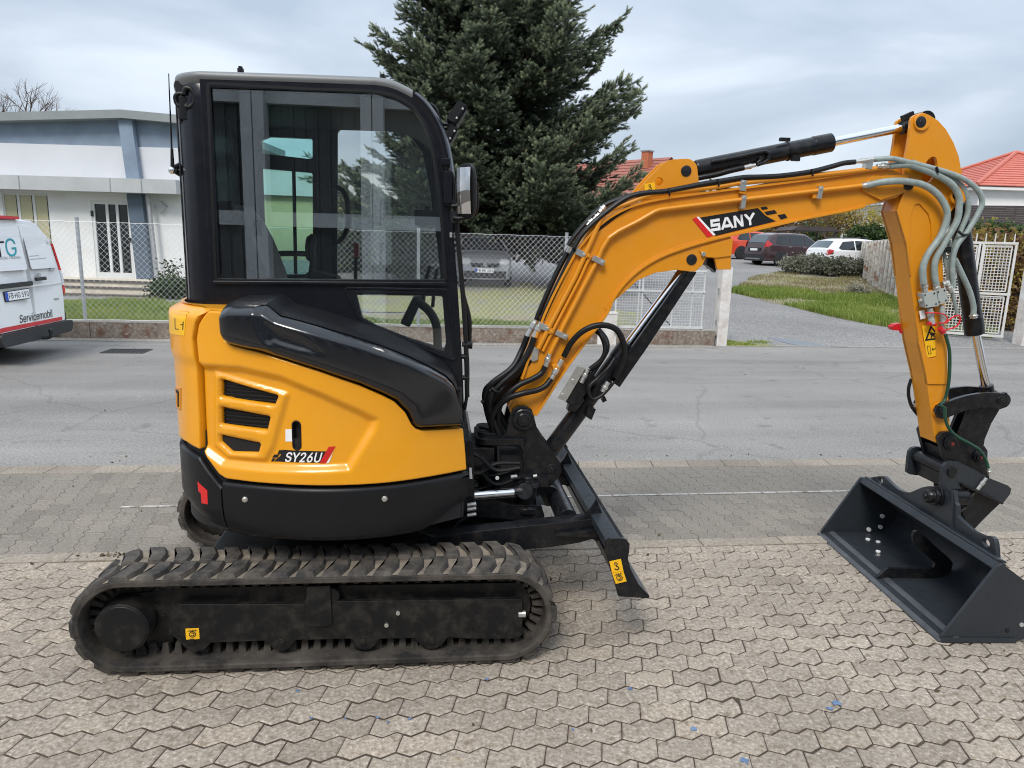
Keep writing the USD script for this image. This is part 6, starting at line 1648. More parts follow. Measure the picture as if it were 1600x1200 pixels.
# ---- open white gate on the right
g0, g1 = atY(1592, 372, 13.85), D(1468, 372, 15.6)
hin = np.array([12.42, 13.85]); tipd = np.array([g1[0], g1[1]]) - hin; GLn = float(np.linalg.norm(tipd))
GT = thing('drive_gate', 'white steel mesh drive gate swung open beside the right gate post', 'gate', (hin[0], hin[1], 0), math.atan2(tipd[1], tipd[0]))
zb_, zt_ = .16, 2.13
for z in (zb_, 1.06, zt_):
    obj('rail', box((GLn / 2, 0, z), (GLn, .05, .05)), 'gate_white', GT)
for x in (.03, GLn * .42, GLn * .47, GLn - .03):
    obj('stile', box((x, 0, (zb_ + zt_) / 2), (.045, .045, zt_ - zb_ - .052)), 'gate_white', GT)
for (a, b) in ((.10, GLn * .40), (GLn * .50, GLn - .10)):
    for (c_, d_) in ((zb_ + .06, 1.0), (1.12, zt_ - .06)):
        obj('panel_frame', cat(box(((a + b) / 2, -.01, c_), (b - a, .03, .025)), box(((a + b) / 2, -.01, d_), (b - a, .03, .025)), box((a, -.01, (c_ + d_) / 2), (.025, .03, d_ - c_)), box((b, -.01, (c_ + d_) / 2), (.025, .03, d_ - c_))), 'gate_white', GT)
        ms = [box((x, -.012, (c_ + d_) / 2), (.014, .010, d_ - c_)) for x in np.arange(a + .06, b, .062)] + [box(((a + b) / 2, -.004, z), (b - a, .010, .014)) for z in np.arange(c_ + .06, d_, .062)]
        obj('mesh_panel', cat(ms), 'gate_white', GT)
obj('spike_row', cat(*[rod((x, 0, zt_), (x, 0, zt_ + .20), .016, 6, .010) for x in np.arange(.08, GLn, .17)]), 'gate_white', GT)
PR = thing('gate_post', 'white gate post at the right picture edge beside the open gate', 'gate post', (12.62, 13.55, 0))
obj('post', box((0, 0, .90), (.26, .26, 1.8)), 'post_white', PR)
obj('cap', box((0, 0, 1.82), (.30, .30, .05)), 'post_white', PR)
# ---- weathered board fence along the drive
ground_mat('old_boards', [(.3, (.30, .25, .20)), (.5, (.50, .47, .43)), (.7, (.64, .62, .59))], scale=9, bump=.4, bigscale=1.5, stain=[(3, .55, .66, (.26, .11, .05))])
fa, fb = D(1335, 432, 35.0)[:2], D(1398, 458, 22.0)[:2]
zfa, zfb = D(1335, 432, 35.0)[2], D(1398, 458, 22.0)[2]
zfa, zfb = zfa + (zfa - zfb) * .35, zfb + (zfb - zfa) * .12
fa, fb = fa + (fa - fb) * .35, fb + (fb - fa) * .12
d_ = (fb - fa); fl_ = float(np.linalg.norm(d_)); d_ /= fl_
BF = thing('board_fence', 'weathered pale board fence with rust stains along the gravel drive', 'fence', (fa[0], fa[1], 0), math.atan2(d_[1], d_[0]))
nb = int(fl_ / .165)
for k in range(nb):
    x = (k + .5) * fl_ / nb; w = fa + d_ * x; zg = float(zfa + (zfb - zfa) * x / fl_)
    h = 1.62 + .03 * rng.normal() - .0 * k
    obj('board', box((x, .012 * (k % 2), zg + h / 2), (fl_ / nb - .012, .022, h)), 'old_boards', BF, smooth=False)
for k in range(0, nb, 6):
    x = (k + .5) * fl_ / nb; w = fa + d_ * x; zg = float(zfa + (zfb - zfa) * x / fl_)
    obj('fence_post', box((x, -.07, zg + .8), (.09, .09, 1.7)), 'old_boards', BF)
zz0, zz1 = zfa, zfb
obj('cap_rail', trimesh.Trimesh(*(lambda b: (b.vertices, b.faces))(rod((0, 0, zz0 + 1.64), (fl_, 0, zz1 + 1.64), .035, 6)), process=False), 'old_boards', BF)

# ---- leaves and crowns
def leaf_cloud(centers, size, n_each, seed, spread, tone0=.5, tone_sd=.18, ratio=.55):
    rg = np.random.default_rng(seed)
    C = np.repeat(np.asarray(centers, float), n_each, axis=0)
    n = len(C)
    P = C + rg.normal(0, 1, (n, 3)) * spread
    a = rg.normal(0, 1, (n, 3)); a /= np.linalg.norm(a, axis=1)[:, None]
    b = np.cross(a, rg.normal(0, 1, (n, 3))); b /= np.linalg.norm(b, axis=1)[:, None]
    s = size * rg.uniform(.6, 1.4, n)[:, None]
    v = np.stack([P - a * s, P + b * s * ratio, P + a * s, P - b * s * ratio], 1).reshape(-1, 3)
    o = np.arange(n)[:, None] * 4
    f = np.vstack([o + [0, 1, 2], o + [0, 2, 3]])
    tc = np.repeat(np.clip(tone0 + rg.normal(0, tone_sd, len(centers)), 0, 1), n_each)
    tone = np.repeat(np.clip(tc + rg.normal(0, .12, n), 0, 1), 4)
    return trimesh.Trimesh(v, f, process=False), tone
def blob_points(c, r, n, seed, hollow=.35, flat=1.0):
    rg = np.random.default_rng(seed)
    u = rg.normal(0, 1, (n, 3)); u /= np.linalg.norm(u, axis=1)[:, None]
    rad = rg.uniform(hollow, 1, n)[:, None] ** .5
    k = .65 + .7 * meshkit.fbm(u * 1.7 + seed, 3, seed)[:, None]
    return np.asarray(c) + u * rad * k * np.asarray(r)
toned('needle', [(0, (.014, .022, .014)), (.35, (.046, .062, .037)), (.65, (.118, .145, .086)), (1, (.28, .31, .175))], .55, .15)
toned('autumn_leaf', [(0, (.09, .055, .03)), (.35, (.19, .10, .055)), (.6, (.30, .22, .05)), (1, (.40, .34, .07))], .6, .35)
toned('hedge_leaf', [(0, (.018, .034, .012)), (.5, (.05, .085, .025)), (1, (.12, .15, .04))], .55, .25)
toned('shrub_leaf', [(0, (.04, .05, .03)), (.5, (.12, .125, .085)), (1, (.30, .28, .22))], .7, .25)
paint('bark', (.085, .062, .048), .9, var=.35, scale=8, bump=.8, bscale=30)
paint('spruce_bark', (.075, .042, .030), .9, var=.35, scale=8, bump=.8, bscale=30)
paint('twig', (.12, .085, .065), .9, var=.3, scale=5)
# ---- the spruce
def spruce(x, y, z, H_, R_, seed):
    rg = np.random.default_rng(seed)
    t = thing('spruce_tree', 'tall dark blue-green spruce standing behind the cab and fence', 'tree', (x, y, z))
    path = np.array([(-.95, -.1, -.2), (-.62, .0, H_ * .12), (-.08, .02, H_ * .25), (-.02, .03, H_ * .5), (.03, 0, H_ * .75), (0, 0, H_)])
    obj('trunk', tube(spline(path, 6), np.linspace(.22, .02, 31), 12), 'spruce_bark', t)
    # a shoot: a needle brush 1 m long, scaled later
    nn = 44
    ti = np.linspace(.02, 1.0, nn); ph = np.arange(nn) * 2.399
    sv, sf = [], []
    for i, (q, p) in enumerate(zip(ti, ph)):
        r_ = .27 * (1 - .40 * q)
        e = np.array([math.cos(p), math.sin(p)])
        base = np.array([q * .86, 0, 0]); tip = np.array([q * .86 + .15, *(e * r_)])
        sd = np.array([.0, -e[1], e[0]]) * .030
        o = len(sv)
        sv += [base - sd, base + sd, tip]; sf.append((o, o + 1, o + 2))
    sv, sf = np.array(sv), np.array(sf)
    pts, dirs, lens, tone = [], [], [], []
    wood = []
    zz = .45
    while zz < H_ - .2:
        f = zz / H_
        R = R_ * (1 - f) ** .84 * min(1.0, .76 + f * 2.0) * rg.uniform(.80, 1.10)
        nb = int(7 + 4 * (1 - f))
        a0 = rg.uniform(0, 6.28)
        for b in range(nb):
            az = a0 + b * 6.283 / nb + rg.normal(0, .16)
            L = R * rg.uniform(.74, 1.08)
            if zz < (1.5 if math.cos(az) > .2 and abs(math.sin(az)) < .8 else 2.2) and (math.cos(az) > -.72 or math.sin(az) < -.45):
                continue             # the lowest boughs hang on the left side only
            if L < .15:
                continue
            m = 9
            s = np.linspace(0, 1, m)
            droop = (.05 - .30 * (1 - f)) * L
            zs = zz + droop * np.sin(s * 2.1) + .22 * L * s ** 2.4 * (1.2 - f) + (.45 * f) * L * s
            rad = L * s
            wob = rg.normal(0, .05, m) * s
            P = np.c_[rad * math.cos(az) - wob * math.sin(az) * L, rad * math.sin(az) + wob * math.cos(az) * L, zs]
            wood.append(tube(P, np.linspace(.016 + .012 * L, .006, m), 5, caps=False))
            # side branchlets, flattened sprays, hanging slightly
            ns = int(L / .165)
            for j in range(ns):
                q = .18 + .82 * (j + rg.random()) / ns
                base = np.array([np.interp(q, s, P[:, k]) for k in range(3)])
                ax_ = P[min(m - 1, int(q * (m - 1)) + 1)] - P[int(q * (m - 1) - 1e-9)]
                ax_ = ax_ / (np.linalg.norm(ax_) + 1e-9)
                side = np.array([-math.sin(az), math.cos(az), 0])
                sl = L * .42 * (1 - .62 * q) * rg.uniform(.6, 1.2) + .16
                for sg in (-1, 1):
                    dd = ax_ * .75 + side * sg * .85 + np.array([0, 0, rg.normal(-.10, .16)])
                    dd /= np.linalg.norm(dd)
                    ks = max(1, int(sl / .17))
                    for h in range(ks):
                        b0 = base + dd * (h * .165) + rg.normal(0, .02, 3)
                        for w in range(3):
                            d2 = dd + side * rg.normal(0, .45) + ax_ * rg.normal(.1, .3) + np.array([0, 0, rg.normal(.12, .28)])
                            pts.append(b0); dirs.append(d2 / np.linalg.norm(d2)); lens.append(rg.uniform(.17, .29))
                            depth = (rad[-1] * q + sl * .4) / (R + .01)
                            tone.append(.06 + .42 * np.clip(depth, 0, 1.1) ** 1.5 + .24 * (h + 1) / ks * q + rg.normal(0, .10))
            for w in range(4):
                d2 = (P[-1] - P[-3]); d2 = d2 / np.linalg.norm(d2) + rg.normal(0, .35, 3)
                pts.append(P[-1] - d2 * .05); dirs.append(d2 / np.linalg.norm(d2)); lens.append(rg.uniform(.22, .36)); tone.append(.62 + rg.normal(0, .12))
        zz += .28 + .14 * rg.random()
    pts, dirs, lens = np.array(pts), np.array(dirs), np.array(lens)
    n = len(pts)
    u = np.cross(dirs, rg.normal(0, 1, (n, 3))); u /= np.linalg.norm(u, axis=1)[:, None]; w = np.cross(dirs, u)
    V = pts[:, None] + (sv[None, :, :1] * dirs[:, None] + sv[None, :, 1:2] * u[:, None] + sv[None, :, 2:] * w[:, None]) * lens[:, None, None]
    Fc = (np.arange(n)[:, None, None] * len(sv) + sf[None]).reshape(-1, 3)
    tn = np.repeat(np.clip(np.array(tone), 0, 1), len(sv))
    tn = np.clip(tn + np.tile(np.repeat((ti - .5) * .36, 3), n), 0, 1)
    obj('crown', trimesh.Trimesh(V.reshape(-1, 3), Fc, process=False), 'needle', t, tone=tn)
    obj('branches', cat(wood), 'spruce_bark', t)
    return n
tp_ = D(764, 440, 22.2)
NSH = spruce(tp_[0], tp_[1], .58, 15.2, 5.25, 12)
# ---- bare and autumn trees
def branch_tree(name, label, x, y, z, H_, seed, levels=5, spread=.55, m='twig', group=None, r0=.16, leaves=None):
    rg = np.random.default_rng(seed)
    t = thing(name, label, 'tree', (x, y, z), group=group)
    segs = []; tips = []
    def grow(p, d, L, r, lv):
        q = p + d * L; mid = (p + q) / 2 + rg.normal(0, .04 * L, 3)
        segs.append((np.array([p, mid, q]), [r, r * .85, r * .7], 6 if lv > 2 else 3))
        if lv == 0:
            tips.append(q); return
        for k in range(rg.integers(2, 4) + (lv > 1)):
            nd = d + rg.normal(0, spread, 3) + [0, 0, .12]; nd /= np.linalg.norm(nd)
            grow(p + d * L * rg.uniform(.55, 1.0), nd, L * rg.uniform(.62, .85), r * .6, lv - 1)
    grow(np.zeros(3) - [0, 0, .1], np.array([0, 0, 1.0]), H_ * .30, r0, levels)
    obj('trunk', cat(*[tube(p, r, n) for p, r, n in segs[:1]]), m, t)
    obj('crown', cat(*[tube(p, r, n, caps=False) for p, r, n in segs[1:]]), m, t)
    if leaves:
        mm, tn = leaf_cloud(np.array(tips), *leaves)
        obj('foliage', mm, 'autumn_leaf', t, tone=tn)
    return t
p = D(12, 300, 34); branch_tree('bare_tree', 'bare leafless tree rising behind the left building roof, at the picture edge', p[0], p[1], 1.3, 7.9, 5, 6, .42, r0=.15)
p = D(93, 300, 40); branch_tree('bare_tree', 'smaller bare tree whose thin twigs peek over the left roof', p[0], p[1], 1.3, 7.7, 8, 6, .5, r0=.12)
# ---- building on the left
paint('render_white', (.70, .70, .69), .8, var=.05, scale=1.2, dust=.18, dustcol=(.42, .36, .27), dscale=2)
paint('render_grey', (.62, .63, .66), .8, var=.04, scale=1.0)
paint('blue_grey', (.20, .255, .33), .6, var=.16, scale=1.6)
paint('blue_grey_dark', (.085, .115, .155), .6, var=.1, scale=2)
paint('fascia_grey', (.42, .43, .43), .6, var=.08, scale=2)
paint('roof_edge', (.24, .26, .26), .6, var=.1, scale=2)
paint('step_stone', (.62, .55, .44), .8, var=.2, scale=5, bump=.3)
paint('step_dark', (.10, .085, .075), .8)
paint('alu_frame', (.60, .61, .60), .45, var=.05)
paint('dark_glass', (.012, .014, .014), .05)
paint('yellow_glass', (.42, .39, .24), .12, var=.15, scale=1.2)
paint('shutter', (.62, .55, .30), .6, var=.06)
paint('orange_brick', (.52, .34, .14), .8, var=.1)
fv = np.array([fwd[0], fwd[1]]) / math.hypot(fwd[0], fwd[1]); rv = np.array([fv[1], -fv[0]])
Bo = D(219, 400, 19.0); Bang = math.atan2(rv[1], rv[0])
def bpt(px, py, dep=0.0):        # pixel -> (u, z) on the facade plane set dep metres nearer
    p = on_plane(px, py, np.array([Bo[0] - fv[0] * dep, Bo[1] - fv[1] * dep, 0]), np.array([fv[0], fv[1], 0]))
    return np.array([(p[:2] - Bo[:2]) @ rv, p[2]])
BT = lambda pts, dep=0.0: Polygon([tuple(bpt(x, y, dep)) for x, y in pts])
OB = thing('office_building', 'low white building with blue-grey pillars and a glazed entrance door on the left', 'building', (Bo[0], Bo[1], 0), Bang)
def pz(poly, d0, d1, name, m, **k):   # d: distance in front of the facade
    return obj(name, prism(poly, -d1, -d0), m, OB, **k)
big = BT([(-260, 285), (470, 285), (470, 470), (-260, 470)])
dr = BT([(145, 312.5), (202.5, 312.5), (212.5, 433), (157, 433.5)])
du, dz0 = bpt(151, 433)[0], bpt(157, 433.5)[1]
dw = bpt(207, 380)[0] - du; dzt = bpt(150, 312.5)[1]
dr = shapely.box(du, dz0, du + dw, dzt)
wz1 = bpt(40, 300)[1]; wz0 = bpt(40, 395)[1]; wu0, wu1 = bpt(5, 330)[0], bpt(77, 330)[0]
wd = shapely.box(wu0, wz0, wu1, wz1)
ul, ur = bpt(-260, 350)[0], bpt(338, 350)[0]
wallp = shapely.box(ul, .1, ur, bpt(100, 283)[1])
pz(wallp.difference(dr).difference(wd), -.25, 0, 'lower_wall', 'render_white')
zc0, zc1 = bpt(100, 298, .5)[1], bpt(100, 276, .5)[1]
ucr = bpt(276, 285, .5)[0]
pz(shapely.box(ul, zc0, ucr, zc1), 0, .55, 'canopy', 'fascia_grey')
for px in (30, 172, 221):
    u_ = bpt(px, 288, .55)[0]; pz(shapely.box(u_ - .012, zc0, u_ + .012, zc1 - .01), .551, .558, 'canopy_joint', 'roof_edge')
zu1 = bpt(100, 226)[1]
pz(shapely.box(ul, zc1 - .02, ur, zu1), -.25, -.02, 'upper_wall', 'render_grey')
zr = bpt(198, 182)[1]
roofp = Polygon([(ul, bpt(-260, 196)[1]), (bpt(198, 183)[0], zr), (ur, zr - .24), (ur, zu1), (ul, zu1)])
pz(roofp, -.25, -.05, 'blue_band', 'blue_grey')
re_ = Polygon([(ul, bpt(-260, 186)[1] - .21), (bpt(198, 183)[0], zr - .08), (bpt(300, 180)[0], zr - .18), (ur, zr - .26), (ur, zr - .05), (bpt(300, 180)[0], zr + .02), (bpt(198, 172)[0], zr + .12), (ul, bpt(-260, 186)[1] - .0)])
pz(re_, -6.0, .30, 'roof_edge', 'roof_edge')
pu0, pu1 = bpt(192, 230)[0], bpt(213, 230)[0]
pz(Polygon([(pu0, zr - .02), (pu1, zr - .02), (pu1 + .11, zc1 + .001), (pu0 + .11, zc1 + .001)]), 0, .16, 'pillar', 'blue_grey')
pb0, pb1 = bpt(203, 300)[0], bpt(226, 300)[0]
pz(Polygon([(pb0, zc0 - .001), (pb1, zc0 - .001), (pb1 + .10, dz0), (pb0 + .1, dz0)]), 0, .18, 'pillar', 'blue_grey_dark')
obj('downpipe', rod((bpt(229, 300, .3)[0], -.24, zc0), (bpt(247, 460, .3)[0], -.24, .35), .05, 12), 'galvanised', OB)
DO = group_part('door', OB)
fw_ = .08
for a, b, c_, d_2 in ((du, dz0, du + fw_, dzt), (du + dw - fw_, dz0, du + dw, dzt), (du + fw_, dzt - .1, du + dw - fw_, dzt), (du + fw_, dz0, du + dw - fw_, dz0 + .14), (du + dw * .36, dz0 + .14, du + dw * .36 + .07, dzt - .1), (du + dw * .62, dz0 + .14, du + dw * .62 + .07, dzt - .1)):
    obj('door_frame', prism(shapely.box(a, b, c_, d_2), .02, .09), 'alu_frame', DO)
obj('pane', prism(shapely.box(du + fw_, dz0 + .14, du + dw - fw_, dzt - .1), .06, .07), 'dark_glass', DO)
obj('hinge', box((du + .02, .0, dzt - .35), (.05, .05, .14)), 'decal_black', DO)
obj('handle', box((du + dw - .04, -.02, dz0 + 1.0), (.03, .05, .14)), 'decal_black', DO)
WD = group_part('window', OB)
obj('pane', prism(wd, .05, .06), 'yellow_glass', WD)
nw = 3
for k in range(nw + 1):
    u_ = wu0 + (wu1 - wu0) * k / nw
    obj('mullion', prism(shapely.box(u_ - .035, wz0, u_ + .035, wz1), .03, .095), 'alu_frame', WD)
    obj('mullion_gap', prism(shapely.box(u_ - .058, wz0, u_ - .038, wz1), .03, .049), 'decal_black', WD)
obj('head', prism(shapely.box(wu0, wz1 - .08, wu1, wz1), .02, .096), 'alu_frame', WD)
obj('wall_diamond', cat(prism(Polygon([(bpt(253, 323)[0] + a, bpt(253, 323)[1] + b) for a, b in ((-.17, 0), (0, -.15), (.17, 0), (0, .15))]), -.12, -.001)), 'fascia_grey', OB)
su0, su1 = bpt(60, 440, 1.2)[0], bpt(241, 440, 1.2)[0]
zs_ = [dz0 - .004, dz0 - .004 - .17, dz0 - .17 * 2 - .004]
obj('landing', prism(shapely.box(su0, .1, su1, dz0 - .004), -1.1, -.001), 'step_stone', OB)
obj('landing_edge', prism(shapely.box(su0 - .02, dz0 - .045, su1 + .02, dz0 + .004), -1.14, -1.1005), 'step_dark', OB)
for k in (1, 2, 3):
    zt2 = dz0 - .155 * k
    obj('step', prism(shapely.box(su0, .05, su1, zt2 - .03), -1.1 - .32 * k, -1.1 - .32 * (k - 1) - .001), 'step_stone', OB)
    obj('step_tread', prism(shapely.box(su0 - .02, zt2 - .029, su1 + .02, zt2), -1.1 - .32 * k - .03, -1.1 - .32 * (k - 1) - .042), 'step_dark', OB)
# plant by the steps
def shrub(name, label, px, py, r, seed, m='hedge_leaf', n=260, size=.05, tone0=.5, each=14, stems=True, z_lift=.0, group=None, cat_='shrub', at=None):
    p = on_yard(px, py) if at is None else np.array(at, float)
    t = thing(name, label, cat_, (p[0], p[1], float(yard_z(p[0], p[1])) + z_lift), group=group)
    C = blob_points((0, 0, r[2] * .95), r, n, seed)
    C = C[C[:, 2] > .03]
    mm, tn = leaf_cloud(C, size, each, seed, .10, tone0)
    obj('foliage', mm, m, t, tone=tn)
    if stems:
        rg = np.random.default_rng(seed)
        st = [tube(spline([(0, 0, -.05), (C[k][0] * .3, C[k][1] * .3, C[k][2] * .5), C[k]], 3), .012, 5, caps=False) for k in rg.integers(0, len(C), 14)]
        obj('stems', cat(st), 'twig', t)
    return t
pq = D(265, 455, 17.6)
shrub('entrance_shrub', 'dark low shrub beside the entrance steps, partly hidden by the cab', 0, 0, (.42, .3, .24), 21, n=150, size=.05, tone0=.35, at=pq)
shrub('spindly_plant', 'thin dark spindly plant right of the entrance steps', 0, 0, (.22, .22, .48), 22, n=26, size=.05, tone0=.2, each=6, at=D(268, 440, 18.0))
# ---- hall with yellow shutters behind the cab
hA, hB = D(300, 400, 27.5), D(640, 400, 28.6)
hd = hB[:2] - hA[:2]; hl = float(np.linalg.norm(hd)); zh = float(yard_z(hA[0], hA[1]))
HL = thing('shutter_hall', 'white hall with pale yellow roller shutters seen through the cab windows', 'building', (hA[0], hA[1], zh), math.atan2(hd[1], hd[0]))
zm, zt3 = D(400, 305, 27.9)[2] - zh, D(400, 262, 27.9)[2] - zh
obj('fascia', prism(shapely.box(-1, zm, hl + .5, zt3), 0, .4), 'render_white', HL)
obj('wall', prism(shapely.box(-1, -.3, hl + .5, zm), .25, .4), 'render_white', HL)
obj('roof', box((hl / 2 - .25, 4.5, zt3 + .05), (hl + 1.7, 9.2, .10)), 'roof_edge', HL)
for x_ in (hl + .42, -.9):
    obj('side_wall', box((x_, 4.4, zt3 / 2 - .1), (.15, 8.0, zt3 - .2)), 'render_white', HL)
for k in range(3):
    a, b = -.9 + k * (hl + .9) / 3 + .1, -.9 + (k + 1) * (hl + .9) / 3 - .1
    S_ = group_part('roller_shutter', HL)
    for i in range(int(zm / .085)):
        z = .02 + i * .085
        obj('slat', prism(rounded(shapely.box(a, z, b, z + .080), .01), .19 + .004 * (i % 2), .235), 'shutter', S_, smooth=False)
obj('hall_apron', cat(trimesh.Trimesh(np.array([(hA[0] - 3, hA[1] - 5.5, yard_z(hA[0], hA[1] - 5.5) + .03), (hB[0] + 1, hB[1] - 4.5, yard_z(hB[0], hB[1] - 4.5) + .03), (hB[0] + 1, hB[1], zh + .06), (hA[0] - 3, hA[1] + .3, zh + .05)]), [(0, 1, 2), (0, 2, 3)], process=False)), 'wall_top', kind='structure', smooth=False)
# hedge behind the spruce
def hedge(name, label, a, b, w, h, seed, n=500, size=.09, each=16, tone0=.45, group=None, leafm='hedge_leaf'):
    a, b = np.asarray(a[:2], float), np.asarray(b[:2], float); L = float(np.linalg.norm(b - a)); z = float(yard_z(*((a + b) / 2)))
    t = thing(name, label, 'hedge', (a[0], a[1], z), math.atan2(*(b - a)[::-1]), group=group)
    rg = np.random.default_rng(seed)
    C = np.c_[rg.uniform(0, L, n), rg.uniform(-w / 2, w / 2, n), rg.uniform(.05, 1, n) * h]
    C[:, 2] *= .85 + .3 * meshkit.fbm(np.c_[C[:, :1] * .8, np.zeros((n, 2))], 3, seed)
    mm, tn = leaf_cloud(C, size, each, seed, .14, tone0)
    obj('foliage', mm, leafm, t, tone=tn)
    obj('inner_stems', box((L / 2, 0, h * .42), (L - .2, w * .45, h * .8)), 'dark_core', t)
    return t
hedge('green_hedge', 'clipped green hedge behind the spruce seen through the cab door window', D(515, 380, 24), D(640, 375, 24), .8, 1.9, 31)
hedge('dark_hedge', 'dark green hedge in front of the white house behind the parked cars', D(1330, 380, 43), D(1400, 380, 41), 1.2, 1.9, 32, n=420, size=.12, tone0=.35)
GHX = hedge('gate_hedge', 'brown and green hedge growing behind the open white gate', D(1475, 500, 17.5), D(1592, 508, 17.2), .9, 2.15, 33, n=700, size=.055, tone0=.45, leafm='autumn_leaf')
hedge('garden_hedge', 'dark hedge below the gabled house, seen under the spruce boughs', D(790, 385, 38), D(1010, 388, 38), 1.0, 2.2, 35, n=900, size=.10, tone0=.25)
# hedge above the spikes on the far right
hedge('tall_hedge', 'green hedge below the dark slatted balcony of the red-roofed house', D(1500, 370, 31), D(1640, 370, 30), 1.0, 2.6, 34, n=700, size=.09, tone0=.55)
# low shrubs on the bank
for i, (px, py, r, lb, t0) in enumerate([(1263, 428, (1.4, .9, .42), 'large grey-green straggly shrub on the bank before the dark car', .55), (1318, 432, (1.25, .8, .40), 'darker green shrub leaning on the near end of the board fence', .35), (1290, 425, (.7, .5, .46), 'pale twiggy shrub between the two larger bank shrubs', .8)]):
    shrub('bank_shrub', lb, px, py, r, 41 + i, 'shrub_leaf', n=330, size=.06, tone0=t0, each=12)
shrub('pale_plant', 'small clump of cream dry flowers in the bank grass', 1342, 462, (.42, .3, .16), 47, 'shrub_leaf', n=60, size=.045, tone0=.95, each=12, stems=False)
# autumn trees beyond the parked cars
for i, (px, dep, H_, lb, t0, col) in enumerate([(1225, 46, 4.6, 'reddish-brown autumn tree behind the dark parked car', .30, 0), (1290, 48, 5.2, 'brown and yellow autumn tree between the parked cars', .45, 0), (1340, 47, 5.0, 'yellow-green autumn tree beside the white house', .85, 0), (1160, 47, 4.3, 'low brownish autumn tree behind the red car', .35, 0)]):
    p = D(px, 380, dep)
    branch_tree('autumn_tree', lb, p[0], p[1], float(yard_z(p[0], p[1])), H_, 60 + i, 4, .6, leaves=(.075, 26, 70 + i, .28, t0, .16), r0=.10)
# ---- houses
paint('roof_red', (.52, .145, .10), .6, var=.12, scale=6)
paint('roof_brown', (.30, .105, .075), .7, var=.2, scale=5)
paint('slat_brown', (.050, .036, .034), .6, var=.2, scale=4)
paint('shutter_grey', (.13, .14, .15), .4, var=.2, scale=3)
paint('house_white', (.74, .73, .70), .8, var=.03)
paint('brick_red', (.42, .13, .06), .8, var=.15, scale=10)
def tiles_on(parent, quad, rows, m, name='tile_row'):
    """Courses of roof tiles as stepped strips between the eaves edge (quad[0], quad[1]) and the ridge edge (quad[3], quad[2])."""
    a, b, c, d = map(np.asarray, quad)
    n = np.cross(b - a, d - a); n /= np.linalg.norm(n)
    if n[2] < 0:
        n = -n
    for k in range(rows):
        t0, t1 = k / rows, (k + 1) / rows
        p = [a + (d - a) * t0, b + (c - b) * t0, b + (c - b) * t1, a + (d - a) * t1]
        v = np.array([p[0] + n * .05, p[1] + n * .05, p[2] + n * .015, p[3] + n * .015, p[0], p[1], p[2], p[3]])
        f = [(0, 1, 2), (0, 2, 3), (4, 6, 5), (4, 7, 6), (0, 5, 1), (0, 4, 5), (1, 5, 6), (1, 6, 2), (2, 6, 7), (2, 7, 3), (3, 7, 4), (3, 4, 0)]
        mm = trimesh.Trimesh(v, f, process=False)
        obj(name, outward(mm), m, parent, smooth=False)
hA = D(1470, 300, 38); hC = D(1578, 300, 38)
zr0 = D(1540, 296, 37)[2]; zap = D(1578, 249, 42)[2]
RH = thing('red_roof_house', 'white house with a bright red hipped roof at the right edge', 'house', (D(1578, 300, 40)[0], D(1578, 300, 40)[1], 0), Bang)
wdt = 6.6
def rect_house(parent, hw, hd_, z0, ze, za, over, wall_m, roof_m, rows, ridge=0.0):
    obj('wall', box((0, 0, (z0 + ze) / 2), (2 * hw, 2 * hd_, ze - z0)), wall_m, parent)
    e = [(-hw - over, -hd_ - over, ze), (hw + over, -hd_ - over, ze), (hw + over, hd_ + over, ze), (-hw - over, hd_ + over, ze)]
    r0, r1 = (-ridge, 0, za), (ridge, 0, za)
    RF = group_part('roof', parent)
    tiles_on(RF, (e[0], e[1], r1, r0), rows, roof_m); tiles_on(RF, (e[1], e[2], r1, r1), rows, roof_m); tiles_on(RF, (e[2], e[3], r0, r1), rows, roof_m); tiles_on(RF, (e[3], e[0], r0, r0), rows, roof_m)
    obj('eaves', box((0, 0, ze - .10), (2 * hw + 2 * over - .1, 2 * hd_ + 2 * over - .1, .14)), 'house_white', RF)
    for c_ in e:
        q = r0 if c_[0] < 0 else r1
        obj('hip_cap', rod(np.array(c_) + [0, 0, .08], np.array(q) + [0, 0, .08], .10, 6), roof_m, RF)
rect_house(RH, 4.6, 4.6, .8, zr0, zap, .45, 'house_white', 'roof_red', 15)
yw = -4.6
zw0, zw1 = D(1540, 322, 35.4)[2], D(1540, 304, 35.4)[2]
def win_on(parent, u0, u1, z0, z1, y, m='shutter_grey', panes=3):
    w = group_part('window', parent)
    obj('frame', cat(box(((u0 + u1) / 2, y - .03, z0), (u1 - u0 + .1, .08, .06)), box(((u0 + u1) / 2, y - .03, z1), (u1 - u0 + .1, .08, .06)), *[box((u0 + (u1 - u0) * k / panes, y - .03, (z0 + z1) / 2), (.07, .08, z1 - z0 - .06)) for k in range(panes + 1)]), 'house_white', w)
    obj('pane', box(((u0 + u1) / 2, y - .01, (z0 + z1) / 2), (u1 - u0, .03, z1 - z0)), m, w)
win_on(RH, -2.1, -.05, zw0 - .05, zw1 + .02, yw, panes=2)
win_on(RH, 2.0, 3.6, zw0 - .05, zw1 + .02, yw)
obj('wall_lamp', box((1.3, yw - .05, zw1), (.1, .1, .14)), 'roof_edge', RH)
SFp, SFq = D(1440, 335, 34), D(1660, 335, 32.5)
sd = SFq[:2] - SFp[:2]; sfl = float(np.linalg.norm(sd))
z0s, z1s = D(1560, 353, 33)[2], D(1560, 321, 33)[2]
SF = thing('slatted_balcony', 'dark brown slatted balcony screen before the red-roofed house', 'balcony screen', (SFp[0], SFp[1], 0), math.atan2(sd[1], sd[0]))
ns_ = 9
for k in range(ns_):
    h_ = (z1s - z0s) / ns_
    obj('slat', box((sfl / 2, 0, z0s + (k + .5) * h_), (sfl, .03, h_ - .004)), 'slat_brown', SF)
